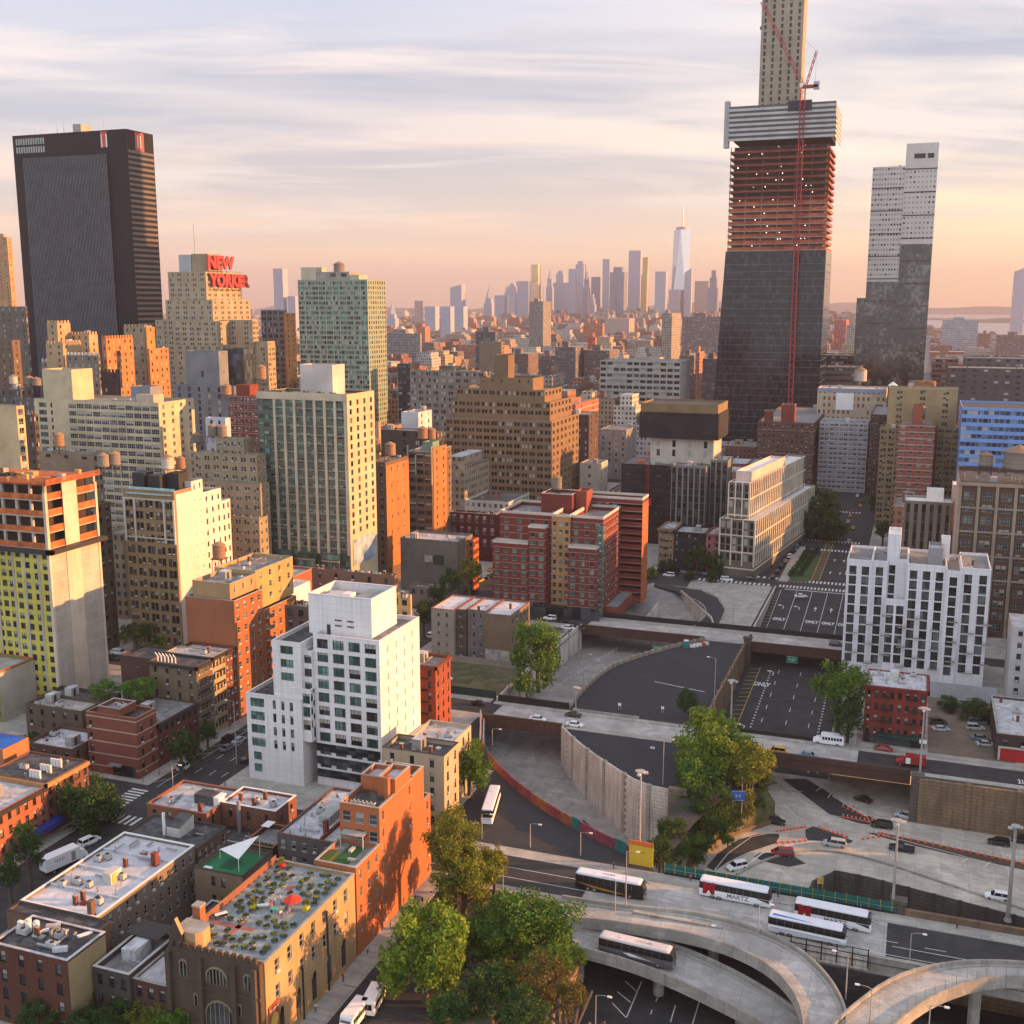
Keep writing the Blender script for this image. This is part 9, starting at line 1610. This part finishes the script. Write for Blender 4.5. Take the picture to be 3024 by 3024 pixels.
for (x0, y0, x1, y1) in ((-100.6, 136.4, -93, 137.4), (-96.2, 131, -95.3, 139), (-95, 149, -93.8, 151), (-99.5, 144.8, -98, 146), (-98.6, 152, -97, 153.3)):
    mb = MB(); mb.quad((x0, y0, ZR+.012), (x1, y0, ZR+.012), (x1, y1, ZR+.012), (x0, y1, ZR+.012), mat('roof_red', (.32, .13, .11), .85, var=.3, scale=4)); mb.build('roof_paint', **S)
t_ = thing('parasol', 'bright red pleated parasol among the rooftop party', 'parasol', (-90.3, 144.2, ZR)); part('pole', lambda mb: mb.cyl(0, 0, 0, 2.3, .04, n=6, m=M_FRAMEW), t_); part('canopy', lambda mb: mb.cyl(0, 0, 1.75, 2.7, 1.5, .06, n=10, m=mat('parasol_red', (.65, .04, .02), .6)), t_)
for k, (x, y, z_, c, lab) in enumerate([(-96.4, 142.2, 0, (.6, .5, .02), 'yellow square planter left of the rooftop party'), (-88.2, 144.8, 0, (.6, .5, .02), 'yellow square planter right of the parasol'), (-100.4, 133.6, 0, (.6, .05, .02), 'red square planter at the front of the roof garden'), (-99.3, 155.6, 0, (.6, .04, .02), 'red square planter at the back corner of the roof garden')]):
    t_ = thing('square_planter', lab, 'planter', (x, y, ZR)); part('box', lambda mb: mb.prism([(-.42, -.42), (.42, -.42), (.42, .42), (-.42, .42)], 0, .75, mat('pl_%d' % k, c, .5)), t_); o = bpy.data.objects.new('plant', crown_mesh(k, 500, .16, 2)); C.objects.link(o); o.parent = t_; o.location = (0, 0, 1.4); o.scale = (.6, .6, .75)
for k, (x, y, rz, lab) in enumerate([(-95.0, 142.9, .5, 'white folding table left of the party'), (-92.3, 142.6, .2, 'turquoise bench in front of the party'), (-92.0, 145.4, .5, 'turquoise bench behind the party'), (-99.9, 138.3, .9, 'pale table at the roof fence')]):
    t_ = thing('garden_table', lab, 'table', (x, y, ZR), rz); part('top', lambda mb: mb.box(-1.0, -.35, .68, 1.0, .35, .74, M_WHITE if 'urq' not in lab else mat('turq', (.05, .5, .42), .5)), t_)
    for a in (-.9, .9): part('leg', lambda mb: mb.box(a-.04, -.3, 0, a+.04, .3, .68, M_FRAME), t_)
SKIN = mat('skin', (.42, .24, .16), .6, var=.05); HAIR = mat('hair', (.03, .02, .015), .7)
def body_mesh(pose):
    me = bpy.data.meshes.new('person'); sit = pose == 'sit'; dz = -.38 if sit else 0
    J = {'pel': (0, 0, .95+dz, .15), 'wst': (0, .0, 1.12+dz, .13), 'chs': (0, 0, 1.35+dz, .16), 'nck': (0, 0, 1.5+dz, .06), 'hd': (0, -.01, 1.6+dz, .085), 'top': (0, 0, 1.72+dz, .08)}
    for s, n in ((1, 'L'), (-1, 'R')):
        J['hip'+n] = (s*.1, 0, .9+dz, .095)
        J['kne'+n] = (s*.11, -.42, .52, .065) if sit else (s*.11, -.03, .5, .065)
        J['ank'+n] = (s*.11, -.4, .08, .042) if sit else (s*.11, .02, .08, .042); J['toe'+n] = (s*.12, J['ank'+n][1]-.16, .035, .04)
        J['sho'+n] = (s*.19, 0, 1.42+dz, .06); J['elb'+n] = (s*.26, .0 if not sit else -.1, 1.15+dz, .042); J['wri'+n] = (s*.26, -.12 if not sit else -.32, .92+dz+(.1 if sit else 0), .03); J['hnd'+n] = (s*.26, -.15 if not sit else -.4, .84+dz+(.15 if sit else 0), .032)
    E = [('pel', 'wst'), ('wst', 'chs'), ('chs', 'nck'), ('nck', 'hd'), ('hd', 'top')]
    for n in 'LR': E += [('pel', 'hip'+n), ('hip'+n, 'kne'+n), ('kne'+n, 'ank'+n), ('ank'+n, 'toe'+n), ('chs', 'sho'+n), ('sho'+n, 'elb'+n), ('elb'+n, 'wri'+n), ('wri'+n, 'hnd'+n)]
    K = list(J); me.from_pydata([J[k][:3] for k in K], [(K.index(a), K.index(b_)) for a, b_ in E], []); ob = bpy.data.objects.new('person', me); C.objects.link(ob); ob.modifiers.new('skin', 'SKIN'); sv = me.skin_vertices[0].data
    for i, k in enumerate(K): sv[i].radius = (J[k][3], J[k][3]*(.8 if k in ('chs', 'pel', 'wst') else 1)); sv[i].use_root = k == 'pel'
    ss = ob.modifiers.new('sub', 'SUBSURF'); ss.levels = 1; ss.render_levels = 1; dg = bpy.context.evaluated_depsgraph_get(); out_ = bpy.data.meshes.new_from_object(ob.evaluated_get(dg)); bpy.data.objects.remove(ob)
    out_.materials.clear(); return out_, dz
BM = {}
def person(label, x, y, z, rz, shirt, legs_, pose='stand'):
    if pose not in BM: BM[pose] = body_mesh(pose)
    me, dz = BM[pose]; me = me.copy(); ms = [mat('cloth_%d%d%d' % tuple(int(v*99) for v in shirt), shirt, .8), mat('cloth_%d%d%d' % tuple(int(v*99) for v in legs_), legs_, .8), SKIN, HAIR]
    for m in ms: me.materials.append(m)
    for p in me.polygons:
        c = p.center; zc = c.z-dz; p.material_index = 3 if zc > 1.66 or (zc > 1.54 and c.y > .03) else 2 if zc > 1.49 or (abs(c.x) > .21 and zc < 1.2) or c.z < .07 else 0 if zc > .98 else 1; p.use_smooth = True
    o = bpy.data.objects.new('person', me); C.objects.link(o); o.location = (x, y, z); o.rotation_euler = (0, 0, rz); o['label'] = label; o['category'] = 'person'; return o
for k, a in enumerate([(-94.0, 144.6, .3, (.5, .5, .52), (.04, .05, .09), 'sit', 'seated person in grey top at the left of the rooftop party'), (-93.2, 145.2, 2.6, (.6, .58, .6), (.3, .3, .3), 'stand', 'standing person in pale shirt among the rooftop party'), (-92.6, 144.9, 3.3, (.25, .3, .45), (.05, .05, .07), 'sit', 'seated person in blue-grey shirt behind the turquoise bench'), (-94.2, 143.8, 1.2, (.45, .12, .14), (.6, .3, .25), 'sit', 'seated person in red top nearest the white folding table'), (-90.9, 143.4, 4.2, (.06, .05, .06), (.05, .05, .06), 'sit', 'seated person in black in front of the parasol'), (-91.6, 142.4, .4, (.55, .35, .25), (.1, .1, .12), 'sit', 'seated person in orange-tan top on the near side of the party'), (-90.1, 142.9, 5.0, (.5, .2, .35), (.4, .4, .42), 'sit', 'seated person in pink top just right of the party'), (-91.0, 141.7, .9, (.62, .6, .58), (.06, .06, .1), 'sit', 'seated person in white top nearest the roof edge')]):
    person(a[6], a[0], a[1], ZR, a[2], a[3], a[4], a[5])
for (px, py, z, c, l_, lab) in [(368, 2363, .05, (.6, .08, .08), (.5, .45, .4), 'person in a red top crossing the zebra'), (432, 2290, .15, (.45, .5, .2), (.05, .05, .08), 'person in a light jacket outside the corner building'), (470, 2290, .15, (.1, .12, .3), (.05, .05, .06), 'person in dark blue beside the avenue kerb'), (1466, 2648, .15, (.04, .04, .05), (.04, .04, .05), 'person in black waiting on the street island'), (1968, 2576, .15, (.02, .12, .12), (.03, .03, .04), 'person in dark clothes walking beside the green fence'), (362, 2340, .05, (.05, .05, .06), (.05, .05, .06), 'person in black at the zebra kerb')]:
    x, y = gz(px, py, z); person(lab, x, y, z, 2.0, c, l_)

for k in range(26):
    x, y = [(-168.6, 205+k*3.1), (-148, 206+k*2.9), (-60+k*4, 203), (-84.6, 126+k*2.2)][k % 4]; c = qv.choice(((.05, .05, .07), (.5, .5, .52), (.3, .06, .06), (.08, .12, .3))); person('pedestrian on the pavement in %s clothes' % {.05: 'black', .5: 'pale', .3: 'dark red', .08: 'blue'}[c[0]], x+qv.uniform(-.5, .5), y, .14, qv.uniform(0, 6), c, (.05, .05, .07)); C.objects[-1]['group'] = 'pedestrians in %s clothes' % {.05: 'black', .5: 'pale', .3: 'dark red', .08: 'blue'}[c[0]]
